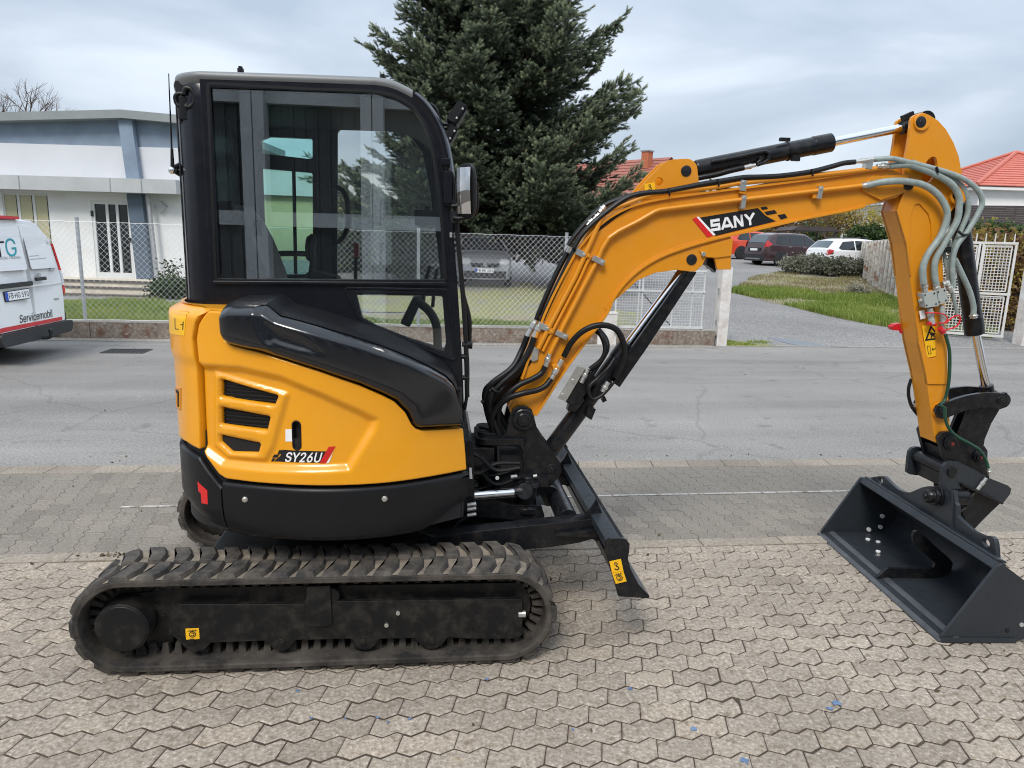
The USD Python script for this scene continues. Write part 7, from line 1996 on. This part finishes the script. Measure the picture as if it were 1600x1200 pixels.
for x in np.arange(.1, sfl, 1.9):
    obj('upright', box((x, .045, (z0s + z1s) / 2 - .2), (.06, .05, z1s - z0s + .4)), 'slat_brown', SF)
obj('balcony_wall', box((sfl / 2, .3, (z0s + 1.0) / 2), (sfl - .2, .3, z0s - 1.0)), 'house_white', SF)
# house with chimney behind the boom
cz = D(1015, 262, 46)
CH = thing('gabled_house', 'white house with brown-red tiled gable roof and brick chimney beyond the boom', 'house', (*(D(1046, 300, 44)[:2] - 5.4 * np.array([math.sin(Bang + .80), -math.cos(Bang + .80)])), 0), Bang + .80)
za2 = D(1052, 247, 44)[2]; ze2 = za2 - 2.6
hw2 = 3.9
obj('wall', prism(Polygon([(-hw2, .8), (hw2, .8), (hw2, ze2), (0, za2 - .15), (-hw2, ze2)]), -5, 5), 'house_white', CH)
RF = group_part('roof', CH)
for sg in (-1, 1):
    tiles_on(RF, ((sg * (hw2 + .5), -5.4, ze2 - .38), (sg * (hw2 + .5), 5.4, ze2 - .38), (0, 5.4, za2), (0, -5.4, za2)), 14, 'roof_brown')
obj('chimney', cat(box((-.9, -4.2, za2 - .2), (.5, .5, 1.0))), 'brick_red', RF); obj('chimney_cap', box((-.9, -4.2, za2 + .33), (.6, .6, .08)), 'roof_edge', RF)
WH = thing('white_house', 'plain white house partly hidden behind the arm and hedge', 'house', (D(1400, 350, 52)[0], D(1400, 350, 52)[1], 0), Bang)
rect_house(WH, 2.6, 3, .8, D(1380, 318, 50)[2], D(1380, 296, 50)[2], .4, 'house_white', 'roof_brown', 8)
win_on(WH, -1.6, -.4, D(1370, 352, 49)[2], D(1370, 342, 49)[2], -3)
# carport roof
pc = D(1262, 358, 42); CPt = thing('carport', 'low carport with a brown roof behind the parked cars', 'carport', (pc[0], pc[1], float(yard_z(pc[0], pc[1]))), Bang)
zc3 = D(1262, 358, 42)[2] - float(yard_z(pc[0], pc[1]))
obj('roof', prism(Polygon([(-1.5, zc3 - .12), (1.3, zc3 - .12), (.9, zc3 + .10), (-1.1, zc3 + .12)]), -1.5, 1.5), 'slat_brown', CPt)
for a in (-1.3, 1.1):
    for b in (-1.3, 1.3):
        obj('post', rod((a, b, 0), (a, b, zc3 - .16), .06, 8), 'slat_brown', CPt)
# ---- far treeline so the land does not end bare
FT = []
rg = np.random.default_rng(77)
C = np.c_[rg.uniform(-70, 150, 2600), rg.uniform(75, 95, 2600), rg.uniform(0, 1, 2600) ** .8]
C[:, 2] = 1.2 + C[:, 2] * (3.0 + 3.5 * meshkit.fbm(np.c_[C[:, :1] * .08, np.zeros((2600, 2))], 3, 4))
mm, tn = leaf_cloud(C, .55, 12, 78, 1.0, .4)
obj('distant_woodland', mm, 'hedge_leaf', label='far-off belt of trees on the skyline behind the houses', cat='wood', kind='stuff', tone=tn)
# ---- building across the yard behind the viewer (mirrored in the cab glass)
paint('panel_grey', (.50, .53, .54), .5, var=.05)
paint('panel_dark', (.065, .072, .075), .35, var=.1)
OF = thing('workshop_facade', 'grey panelled workshop front facing the forecourt, mirrored in the cab glass', 'building', (0, -8.6, 0))
obj('wall', box((0, -.4, 3.1), (36, .3, 6.2)), 'panel_dark', OF)
for k in range(-7, 8):
    x = k * 2.27 - 1.42
    obj('pillar', cat(box((x - .115, 0, 3.1), (.21, .4, 6.2)), box((x + .115, 0, 3.1), (.21, .4, 6.2))), 'panel_grey', OF)
    for j in range(8):
        obj('rib', box((x + .42 + j * .24, -.23, 3.1), (.04, .05, 6.0)), 'panel_dark', OF)
for z in (2.17, 4.5):
    obj('band', box((0, -.12, z), (36, .2, .28)), 'panel_grey', OF)
obj('parapet', box((0, 0, 6.25), (36.2, .6, .18)), 'panel_grey', OF)
# ================================================================ VEHICLES
paint('car_glass', (.010, .013, .014), .04, coat=.5)
paint('sky_glass', (.05, .07, .08), .03, coat=.6)
paint('tyre', (.018, .018, .019), .8, bump=.2)
paint('rim_metal', (.30, .30, .31), .35, metal=.7)
paint('rim_dark', (.05, .05, .052), .45)
paint('trim_black', (.020, .021, .023), .5)
paint('lamp_red', (.45, .01, .012), .15, coat=.6)
paint('lamp_clear', (.62, .63, .65), .12, coat=.6, var=.3, scale=30)
paint('car_silver', (.235, .25, .272), .32, metal=.0, coat=.5)
paint('car_brown', (.050, .026, .028), .25, metal=.3, coat=.8)
paint('car_white', (.74, .74, .74), .28, coat=.7, var=.01)
paint('car_red', (.60, .06, .025), .25, coat=.8)
paint('car_dark', (.03, .03, .032), .25, coat=.8)
paint('plate_blue', (.02, .07, .42), .4)
paint('teal_print', (.03, .27, .33), .4)
paint('red_stripe', (.50, .045, .05), .4)
paint('grey_print', (.35, .35, .36), .5)
class Shape:
    """A car body: lower shell and cabin lofted along x (0 = rear bumper, L = front)."""
    def __init__(s, L, Wd, H, roof, belt, zsill=.24):
        s.L, s.W, s.H, s.roof, s.belt, s.zs = L, Wd, H, np.array(roof, float), np.array(belt, float), zsill
    def zt(s, x): return np.interp(x, s.roof[:, 0], s.roof[:, 1])
    def zb(s, x): return np.minimum(np.interp(x, s.belt[:, 0], s.belt[:, 1]), s.zt(x) - .015)
    def w(s, x):                 # half width in plan
        t = np.abs(x / s.L - .5) * 2
        return s.W / 2 * (1 - .14 * np.clip((t - .55) / .45, 0, 1) ** 2 - .06 * np.clip((t - .9) / .1, 0, 1) ** 2)
    def side(s, x, z):           # half width at height z
        w, zb, zt = s.w(x), s.zb(x), s.zt(x)
        lower = w * (1 - .07 * np.clip((.55 - z) / .35, 0, 1) ** 2 - .02 * np.clip((z - .6) / .4, 0, 1))
        k = np.clip((z - zb) / np.maximum(s.H - zb, .2), 0, 1.2)
        return np.where(z > zb, w * .975 - k * .30 * s.W / 2 * .9, lower)
    def ring(s, x):
        zb, zt, z0 = s.zb(x), s.zt(x), s.zs
        zz = [z0, z0 + .06, .42, .58, .72, zb - .03, zb]
        zz = np.minimum(np.maximum.accumulate(zz), zb)
        pts = [(0, z0 - .02)] + [(float(s.side(x, z)), z) for z in zz]
        for t in (.33, .66, .92):
            z = zb + (zt - .02 - zb) * t; pts.append((float(s.side(x, z + 1e-6)), z))
        ye = float(s.side(x, zt - .02 + 1e-6))
        pts += [(ye * .93, zt - .004), (ye * .6, zt + .018), (0, zt + .026)]
        return pts
    def mesh(s, n=64):
        xs = np.r_[np.linspace(0, s.L, n)]
        rows = []
        for x in xs:
            r = s.ring(x)
            full_ = [(x, y, z) for y, z in r] + [(x, -y, z) for y, z in r[-2::-1]]
            rows.append(full_)
        g = outward(grid(np.array(rows)))
        caps = []
        for row, fl in ((rows[0], 1), (rows[-1], 0)):
            row = np.array(row); c = row.mean(0)
            v = np.vstack([row, c]); i = np.arange(len(row) - 1)
            f = np.c_[i, i + 1, np.full(len(i), len(row))]
            caps.append(trimesh.Trimesh(v, f if fl else f[:, ::-1], process=False))
        m = cat(g, caps); m.merge_vertices(); m.fix_normals()
        return m
    def side_panel(s, poly, sgn, off=.014, cell=.10):
        v, f = tri_fill(Polygon(poly).buffer(0), cell * .7)
        y = s.side(v[:, 0], v[:, 1]) + off
        m = trimesh.Trimesh(np.c_[v[:, 0], sgn * y, v[:, 1]], f, process=False)
        if m.face_normals[:, 1].sum() * sgn < 0:
            m.invert()
        return m
    def top_panel(s, x0, x1, inset=.06, off=.010, n=10):
        xs = np.linspace(x0, x1, n); rows = []
        for x in xs:
            zt = s.zt(x); ye = float(s.side(x, zt - .02 + 1e-6)) - inset
            rows.append([(x, y, zt + .026 - .022 * (abs(y) / (ye + .0)) ** 2 + off) for y in np.linspace(-ye, ye, 9)])
        g = grid(np.array(rows))
        if g.face_normals[:, 2].sum() < 0:
            g.invert()
        return g
def wheel(parent, x, y, r, sgn, rim='rim_metal', w=.20):
    g = group_part('wheel', parent)
    obj('tyre', lathe([(0, r * .66), (.01, r * .9), (.03, r), (w - .03, r), (w - .01, r * .9), (w, r * .66)], (x, y, r), (x, y - sgn * w, r), 32), 'tyre', g)
    obj('rim', lathe([(0.012, .02), (.012, r * .18), (.03, r * .25), (.02, r * .6), (.008, r * .66), (.02, r * .67)], (x, y, r), (x, y - sgn * w, r), 32), rim, g)
    for k in range(6):
        a = k * math.pi / 3
        obj('spoke_gap', rod((x + r * .45 * math.cos(a), y + sgn * .001, r + r * .45 * math.sin(a)), (x + r * .45 * math.cos(a), y - sgn * .02, r + r * .45 * math.sin(a)), r * .10, 10), 'decal_black', g)
def car(name, label, S, col, loc, rotz, wheels, group=None, glassy='car_glass', rim='rim_metal'):
    t = thing(name, label, 'car', loc, rotz, group)
    obj('body', S.mesh(), col, t, smooth=35)
    for x, r in wheels:
        for sg in (-1, 1):
            yw_ = float(S.w(np.array(x))) - .012
            a = np.linspace(-.25, math.pi + .25, 20)
            arch = Polygon([(x + (r + .07) * math.cos(q), r + (r + .07) * math.sin(q)) for q in a])
            obj('wheel_arch', S.side_panel(arch, sg, .004), 'trim_black', t, smooth=False)
            wheel(t, x, sg * (yw_ + .012), r, sg, rim)
    return t
def plate_text(text, parent, origin, ux, uz, w, h, name='plate_lettering', m='decal_black', depth=.0012):
    ux, uz = np.asarray(ux, float), np.asarray(uz, float); n = np.cross(ux, uz)
    t = meshkit.text_mesh(text, 1.0, 1.0, True); v = np.array(t.vertices)
    x = (v[:, 0] - v[:, 0].min()) / np.ptp(v[:, 0]) * w; y = (v[:, 1] - v[:, 1].min()) / np.ptp(v[:, 1]) * h
    P = np.asarray(origin) + x[:, None] * ux + y[:, None] * uz + v[:, 2:3] * depth * n
    return obj(name, outward(trimesh.Trimesh(P, t.faces, process=False)), m, parent, smooth=False)
# ---- silver hatchback under the spruce (front towards the viewer)
SP = Shape(3.9, 1.65, 1.47, [(0, .70), (.06, .98), (.14, 1.05), (.52, 1.40), (1.1, 1.46), (1.9, 1.45), (2.25, 1.38), (3.02, .98), (3.5, .90), (3.78, .76), (3.86, .62), (3.9, .50)], [(0, .92), (2.0, .92), (3.0, .90), (3.9, .8)])
pp_ = D(757, 446, 20.4)
ang = math.atan2(-(pp_[1] - 0), -(pp_[0] - 0.4)) + .05
cx, cy = pp_[0] - math.cos(ang) * 3.8, pp_[1] - math.sin(ang) * 3.8
zc = float(yard_z(*(pp_[:2] - np.array([math.cos(ang), math.sin(ang)]) * 1.5)))
HB_ = car('parked_car', 'small silver hatchback parked under the spruce, front towards the fence', SP, 'car_silver', (cx, cy, zc - .02), ang, [(.66, .30), (3.12, .30)], glassy='sky_glass')
obj('windshield', SP.top_panel(2.27, 2.98, .07), 'sky_glass', HB_)
for sg in (-1, 1):
    obj('side_window', SP.side_panel([(.62, .95), (.80, 1.33), (2.15, 1.34), (2.72, 1.02), (2.72, .95)], sg), 'car_glass', HB_)
    e = trimesh.creation.icosphere(2, 1.0); e.apply_scale([.16, .19, .10]); e.apply_transform(trimesh.transformations.rotation_matrix(.45, [0, 1, 0])); e.apply_translation((3.72, sg * .55, .715))
    obj('headlight', e, 'lamp_clear', HB_)
    e = trimesh.creation.icosphere(2, 1.0); e.apply_scale([.08, .09, .07]); e.apply_translation((2.55, sg * .92, 1.0)); obj('door_mirror', e, 'trim_black', HB_)
obj('grille', box((3.84, 0, .62), (.10, .80, .11)), 'trim_black', HB_)
obj('lower_grille', box((3.865, 0, .36), (.10, 1.20, .20)), 'trim_black', HB_)
obj('badge', cat(lathe([(0, .048), (0, .062), (.015, .062)], (3.905, 0, .635), (3.87, 0, .635), 24), *[rod((3.906, a, .635 + b), (3.906, c_, .635 + d_), .006, 6) for a, b, c_, d_ in ((-.035, .03, -.012, -.04), (-.012, -.04, 0, .0), (0, 0, .012, -.04), (.012, -.04, .035, .03))]), 'rim_metal', HB_)
obj('number_plate', box((3.925, -.02, .475), (.012, .52, .115)), 'plain_white', HB_)
obj('plate_strip', box((3.932, -.02 - .235, .475), (.003, .05, .11)), 'plate_blue', HB_)
plate_text('FB·BK 106', HB_, (3.9315, -.225, .438), (0, 1, 0), (0, 0, 1), .45, .075)
# ---- brown estate seen from its rear left quarter, and its neighbours
SM = Shape(4.65, 1.86, 1.66, [(0, .62), (.05, .90), (.10, 1.10), (.42, 1.52), (.80, 1.63), (1.8, 1.66), (2.6, 1.62), (3.6, 1.06), (4.3, .92), (4.58, .74), (4.65, .5)], [(0, 1.03), (1.0, 1.02), (3.0, .98), (4.65, .85)])
def placed_car(px, py, dep, heading):
    p = D(px, py, dep); return p, heading
pr_ = D(1182, 411, 36.0)
hd2 = math.radians(14)
loc = np.array([pr_[0], pr_[1], float(yard_z(pr_[0], pr_[1]))]) + np.array([0, .4, 0])
MPV = car('parked_car', 'dark brown people carrier parked on the gravel beyond the drive, seen from behind', SM, 'car_brown', loc, hd2, [(.95, .34), (3.75, .34)], 'cars parked beyond the drive', rim='rim_dark')
for sg in (-1, 1):
    obj('side_window', SM.side_panel([(.62, 1.16), (.80, 1.50), (1.42, 1.55), (1.42, 1.06), (.75, 1.08)], sg), 'car_glass', MPV)
    obj('side_window', SM.side_panel([(1.49, 1.06), (1.49, 1.555), (2.35, 1.55), (2.35, 1.05)], sg), 'car_glass', MPV)
    obj('side_window', SM.side_panel([(2.43, 1.05), (2.43, 1.54), (2.62, 1.50), (3.30, 1.12), (3.30, 1.04)], sg), 'car_glass', MPV)
    obj('tail_lamp', SM.side_panel([(.02, .92), (.06, 1.10), (.16, 1.26), (.24, 1.22), (.42, 1.06), (.20, .95)], sg, .012), 'lamp_red', MPV)
    obj('door_handle', SM.side_panel([(2.28, .93), (2.5, .93), (2.5, .97), (2.28, .97)], sg, .02), 'rim_metal', MPV)
    obj('door_handle', SM.side_panel([(1.36, .95), (1.58, .95), (1.58, .99), (1.36, .99)], sg, .02), 'rim_metal', MPV)
    for xx in (1.45, 2.39, 3.32):
        obj('door_seam', SM.side_panel([(xx, .34), (xx + .015, .34), (xx + .015, 1.02), (xx, 1.02)], sg, .003), 'decal_black', MPV)
    obj('sill_trim', SM.side_panel([(1.3, .28), (3.4, .28), (3.4, .36), (1.3, .36)], sg, .006), 'trim_black', MPV)
    e = trimesh.creation.icosphere(2, 1.0); e.apply_scale([.10, .10, .08]); e.apply_translation((3.2, sg * 1.0, 1.08)); obj('door_mirror', e, 'trim_black', MPV)
obj('rear_window', SM.top_panel(.12, .40, .12, .012), 'sky_glass', MPV)
obj('windshield', SM.top_panel(2.66, 3.55, .10, .012), 'car_glass', MPV)
obj('rear_bumper', box((.02, 0, .42), (.14, 1.5, .24)), 'trim_black', MPV)
obj('bumper_trim', box((-.055, 0, .34), (.02, 1.1, .07)), 'rim_metal', MPV)
obj('number_plate', box((-.012, .0, .80), (.06, .52, .11)), 'plain_white', MPV)
obj('plate_recess', box((.012, 0, .80), (.06, .9, .17)), 'trim_black', MPV)
SU = Shape(4.5, 1.82, 1.56, [(0, .65), (.05, .95), (.12, 1.08), (.50, 1.44), (.9, 1.53), (1.9, 1.56), (2.5, 1.52), (3.45, 1.04), (4.2, .92), (4.42, .74), (4.5, .5)], [(0, 1.0), (2, .99), (3.4, .97), (4.5, .85)])
def estate_windows(S, t):
    for sg in (-1, 1):
        for pl_ in ([(.58, 1.12), (.82, 1.40), (1.42, 1.46), (1.42, 1.04), (.7, 1.05)], [(1.49, 1.04), (1.49, 1.465), (2.35, 1.455), (2.35, 1.03)], [(2.43, 1.03), (2.43, 1.445), (2.6, 1.40), (3.15, 1.12), (3.15, 1.02)]):
            obj('side_window', S.side_panel(pl_, sg), 'car_glass', t)
        obj('tail_lamp', S.side_panel([(.02, .80), (.05, 1.0), (.12, 1.06), (.34, 1.02), (.22, .84)], sg, .012), 'lamp_red', t)
        obj('door_seam', S.side_panel([(1.45, .34), (1.465, .34), (1.465, 1.0), (1.45, 1.0)], sg, .003), 'decal_black', t)
    obj('rear_window', S.top_panel(.14, .47, .12, .012), 'sky_glass', t)
    obj('windshield', S.top_panel(2.55, 3.4, .10, .012), 'car_glass', t)
    obj('rear_bumper', box((.02, 0, .42), (.12, 1.45, .22)), 'trim_black', t)
    obj('number_plate', box((-.012, 0, .78), (.06, .52, .11)), 'plain_white', t)
    for sg in (-1, 1):
        obj('roof_rail', tube(spline([(.9, sg * .58, S.zt(.9) + .0), (1.1, sg * .58, S.zt(1.1) + .06), (2.1, sg * .58, S.zt(2.1) + .06), (2.35, sg * .58, S.zt(2.35))]), .015, 8), 'trim_black', t)
ps = D(1272, 415, 33.0)
WS = car('parked_car', 'white estate car parked behind the board fence, half hidden by shrubs', SU, 'car_white', (ps[0], ps[1], float(yard_z(ps[0], ps[1]))), math.radians(7), [(.85, .33), (3.6, .33)], 'cars parked beyond the drive')
estate_windows(SU, WS)
p2_ = D(1138, 404, 41.0)
RD = car('parked_car', 'bright red hatchback parked left of the dark people carrier', SU, 'car_red', (p2_[0] - .6, p2_[1], float(yard_z(p2_[0], p2_[1]))), math.radians(12), [(.85, .33), (3.6, .33)], 'cars parked beyond the drive')
estate_windows(SU, RD)
# ---- white service van at the left edge, rear towards the viewer's right
VR, VF_, VN = -5.55, 11.85, 9.95
vb_ = VR
VAN = thing('service_van', 'white service van parked at the far kerb, rear doors lettered Servicemobil', 'van', (VR, (VF_ + VN) / 2, 0.0), math.pi)
VWd = VF_ - VN
def vpt(px, py, off=0.0):        # pixel -> (y, z) on the van's rear plane; van axes: x forward (world -x), y = world -y
    p = on_plane(px, py, (VR + off, 0, 0), np.array([1.0, 0, 0]))
    return np.array([-(p[1] - (VF_ + VN) / 2), p[2]])
# section in (y, z): far side is -y
hw = VWd / 2
zr1 = vpt(40, 342)[1] + .0
sec = [(-hw + .10, .30), (-hw + .02, .42), (-hw, .62), (-hw, 1.02), (-hw + .045, 1.25), (-hw + .13, 1.66), (-hw + .20, zr1 - .14), (-hw + .30, zr1 - .05), (-hw + .46, zr1 - .01), (0, zr1 + .02)]
sec = sec + [(-y, z) for y, z in sec[-2::-1]]
rows = []
for x, k, lean in ((-.0, .90, 0), (.012, .965, 0), (.05, .995, 0), (.10, 1.0, 0), (1.5, 1.0, 0), (3.0, 1.0, 0), (3.6, .99, 1), (4.2, .96, 2), (4.7, .88, 3)):
    row = []
    for y, z in sec:
        zc_2 = 1.0
        zz = z if lean == 0 else min(z, [0, zr1 - .25, 1.15, .85][lean])
        lx = .14 * max(0, (zz - 1.05)) ** 1.2 if x < .2 else 0
        row.append((x + lx, y * k, zc_2 + (zz - zc_2) * (k if x < .2 else 1)))
    rows.append(row)
gm = outward(grid(np.array(rows)))
r0_ = np.array(rows[0]); c = r0_.mean(0); i = np.arange(len(r0_) - 1)
cap = trimesh.Trimesh(np.vstack([r0_, c]), np.c_[i, i + 1, np.full(len(i), len(r0_))], process=False)
r9 = np.array(rows[-1]); cap2 = trimesh.Trimesh(np.vstack([r9, r9.mean(0)]), np.c_[i + 1, i, np.full(len(i), len(r9))], process=False)
vm = cat(gm, cap, cap2); vm.merge_vertices(); vm.fix_normals()
obj('body', vm, 'car_white', VAN, smooth=35)
def rear_x(z):
    return .14 * np.maximum(0, np.asarray(z) - 1.05) ** 1.2
def on_rear(poly, d0, d1, name, m, parent=VAN, cell=.12):   # polygon in (y, z) on the rear doors, d outwards
    poly = (poly if isinstance(poly, Polygon) else Polygon(poly)).buffer(0).segmentize(cell)
    me = extrude(poly, d1 - d0); v = np.array(me.vertices)
    return obj(name, outward(trimesh.Trimesh(np.c_[-(d0 + v[:, 2]) + rear_x(v[:, 1]), v[:, 0], v[:, 1]], me.faces, process=False)), m, parent)
VP_ = lambda pts: [tuple(vpt(x, y)) for x, y in pts]
yL, yR = vpt(-40, 450)[0], vpt(93, 450)[0]
ys0 = vpt(46, 420)[0]            # seam between the doors
edge = lambda t: t * (hw - .10)
dleft = rounded(Polygon([(ys0 - .004 + 0, .46), (ys0 - .004, zr1 - .10), (-hw + .36, zr1 - .12), (-hw + .22, zr1 - .24), (-hw + .15, 1.6), (-hw + .085, 1.2), (-hw + .06, .9), (-hw + .07, .46)]), .03)
dright = rounded(Polygon([(ys0 + .006, .46), (hw - .07, .46), (hw - .06, .9), (hw - .085, 1.2), (hw - .15, 1.6), (hw - .22, zr1 - .24), (hw - .36, zr1 - .12), (ys0 + .006, zr1 - .10)]), .03)
for dd_, nm in ((dleft, 'rear_door'), (dright, 'rear_door')):
    DOOR_ = group_part(nm, VAN)
    on_rear(dd_, .0, .018, 'door_skin', 'car_white', DOOR_)
    wz = rounded(dd_.intersection(shapely.box(-9, 1.22, 9, zr1 - .2)).buffer(-.045), .04)
    on_rear(wz, .0185, .026, 'door_panel', 'car_white', DOOR_)
    cz_ = dd_.intersection(shapely.box(-9, 1.02, 9, 1.05)).buffer(-.004)
    on_rear(cz_, .0185, .024, 'door_crease', 'car_white', DOOR_)
    if dd_ is dleft:
        on_rear(rounded(Polygon(VP_([(52, 434), (68, 432), (68, 437), (53, 439)])), .012), .018, .05, 'door_handle', 'trim_black', DOOR_)
        on_rear(circle(vpt(60, 431), .045), .018, .028, 'lock_cup', 'grey_print', DOOR_)
on_rear(rounded(Polygon(VP_([(-40, 448), (46, 439), (47, 444), (45, 446), (-40, 456)])), .015), .0186, .045, 'grab_strip', 'trim_black')
on_rear(Polygon(VP_([(2, 456), (41, 450), (43.5, 466), (5, 472)])), .02, .034, 'plate_frame', 'trim_black')
PLq = np.array(VP_([(3, 457), (40.5, 451.2), (42.5, 465), (5.5, 470.5)]))
on_rear(Polygon(PLq), .0345, .037, 'number_plate', 'plain_white')
on_rear(Polygon([PLq[0], PLq[0] + (PLq[1] - PLq[0]) * .10, PLq[3] + (PLq[2] - PLq[3]) * .10, PLq[3]]), .0372, .038, 'plate_strip', 'plate_blue')
def rear_text(text, bl, br, tl, m, d, name='lettering'):
    t = meshkit.text_mesh(text, 1.0, 1.0, False); v = np.array(t.vertices)
    bl, br, tl = map(np.asarray, (bl, br, tl))
    x = (v[:, :1] - v[:, 0].min()) / np.ptp(v[:, 0]); y = (v[:, 1:2] - v[:, 1].min()) / np.ptp(v[:, 1])
    P = bl + x * (br - bl) + y * (tl - bl)
    obj(name, outward(trimesh.Trimesh(np.c_[-(d + v[:, 2] * .0015) + rear_x(P[:, 1]), P], t.faces, process=False)), m, VAN, smooth=False)
lerp = lambda u, w: PLq[3] + (PLq[2] - PLq[3]) * u + (PLq[0] - PLq[3]) * w
rear_text('FB·HG 590', lerp(.13, .2), lerp(.97, .2), lerp(.13, .86), 'decal_black', .0375)
rear_text('Servicemobil', vpt(28.5, 505), vpt(80, 495), vpt(28, 492), 'decal_black', .0215)
on_rear(Polygon(VP_([(-40, 533), (5, 519), (95, 500), (95, 494.5), (4, 512), (-40, 524)])), .0186, .0205, 'red_stripe', 'red_stripe')
rear_text('FT', vpt(-24, 403.5), vpt(12, 401), vpt(-24, 378), 'decal_black', .027, 'logo_lettering')
rear_text('G', vpt(13.5, 401.5), vpt(30, 400), vpt(13, 373), 'teal_print', .027, 'logo_lettering')
rear_text('FAHRZEUGTECHNIK GMBH', vpt(-52, 408), vpt(34, 404), vpt(-52, 403.5), 'grey_print', .0268)
on_rear(Polygon(VP_([(48, 405), (74, 402.5), (74, 403.5), (48, 406)])), .0268, .0275, 'small_print', 'grey_print')
on_rear(Polygon(VP_([(48, 400), (63, 398.6), (63, 399.6), (48, 401)])), .0268, .0275, 'small_print', 'grey_print')
on_rear(Polygon(VP_([(78, 420), (85, 419), (85, 421.5), (78, 422.5)])), .019, .024, 'model_badge', 'grey_print')
on_rear(Polygon(VP_([(82, 466), (90, 465), (90, 467.5), (82, 468.5)])), .019, .024, 'model_badge', 'grey_print')
lamp = rounded(Polygon([(-hw + .055, .86), (-hw + .005, .86), (-hw + .03, 1.2), (-hw + .10, 1.62), (-hw + .14, 1.62), (-hw + .085, 1.2)]), .01)
on_rear(lamp.intersection(shapely.box(-9, 1.22, 9, 9)), .0, .03, 'tail_lamp', 'lamp_red')
on_rear(lamp.intersection(shapely.box(-9, 1.0, 9, 1.215)), .0, .03, 'indicator_lamp', 'lamp_clear')
on_rear(lamp.intersection(shapely.box(-9, .8, 9, .995)), .0, .03, 'tail_lamp', 'lamp_red')
for sg in (1,):
    on_rear(Polygon([(-y, z) for y, z in lamp.exterior.coords]), .0, .03, 'tail_lamp', 'lamp_red')
on_rear(Polygon(VP_([(77, 373), (82, 373), (82, 379), (77, 379)])), .0, .04, 'hinge_cap', 'car_white')
obj('rear_bumper', cat(prism_x(rounded(Polygon([(-hw - .02, .36), (-hw + .05, .28), (hw - .05, .28), (hw + .02, .36), (hw + .02, vpt(60, 509)[1]), (-hw - .02, vpt(60, 509)[1])]), .04), -.09, .03), box((.30, -hw + .03, .48), (.6, .08, .20))), 'trim_black', VAN)
obj('tow_hitch', cat(tube(spline([(-.02, .0, .30), (-.12, -.02, .29), (-.20, -.03, .31), (-.21, -.03, .38)]), .025, 8), box((.02, -.1, .29), (.12, .5, .06))), 'trim_black', VAN)
e = trimesh.creation.icosphere(2, .035); e.apply_translation((-.21, -.03, .40)); obj('tow_ball', e, 'trim_black', VAN)
obj('brake_light', box((.16, 0.2, zr1 + .01), (.12, .62, .04)), 'red_stripe', VAN)
for x in (.95, 3.9):
    wheel(VAN, x, -hw + .03, .32, -1, 'rim_dark'); wheel(VAN, x, hw - .03, .32, 1, 'rim_dark')
obj('underbody', box((2.2, 0, .32), (4.0, 1.6, .16)), 'trim_black', VAN)

# ---- litter on the hard ground
rg = np.random.default_rng(91)
LC = np.vstack([np.c_[rg.uniform(-4, 7, 26), rg.uniform(5.8, 12.6, 26), np.full(26, .006)], np.c_[rg.uniform(-4, 5.5, 30), 5.80 + np.abs(rg.normal(0, .10, 30)), np.full(30, .006)], np.c_[rg.uniform(-12, 5, 90), 12.95 - np.abs(rg.normal(0, .13, 90)), np.full(90, .012)], np.c_[-1.72 + rg.normal(0, .12, 40), 4.03 + rg.normal(0, .015, 40), np.full(40, .012)], np.c_[rg.uniform(-3, 4, 34), rg.uniform(2.2, 5.5, 34), np.full(34, .006)]])
mm, tn = leaf_cloud(LC, .014, 1, 92, np.array([.0, .0, .002]), .35, .3)
toned('litter', [(0, (.05, .04, .03)), (.5, (.14, .10, .06)), (1, (.42, .38, .30))], .9)
obj('leaf_litter', mm, 'litter', label='scattered dry leaf scraps and grit on road, kerb and paving', cat='litter', kind='stuff', tone=tn)
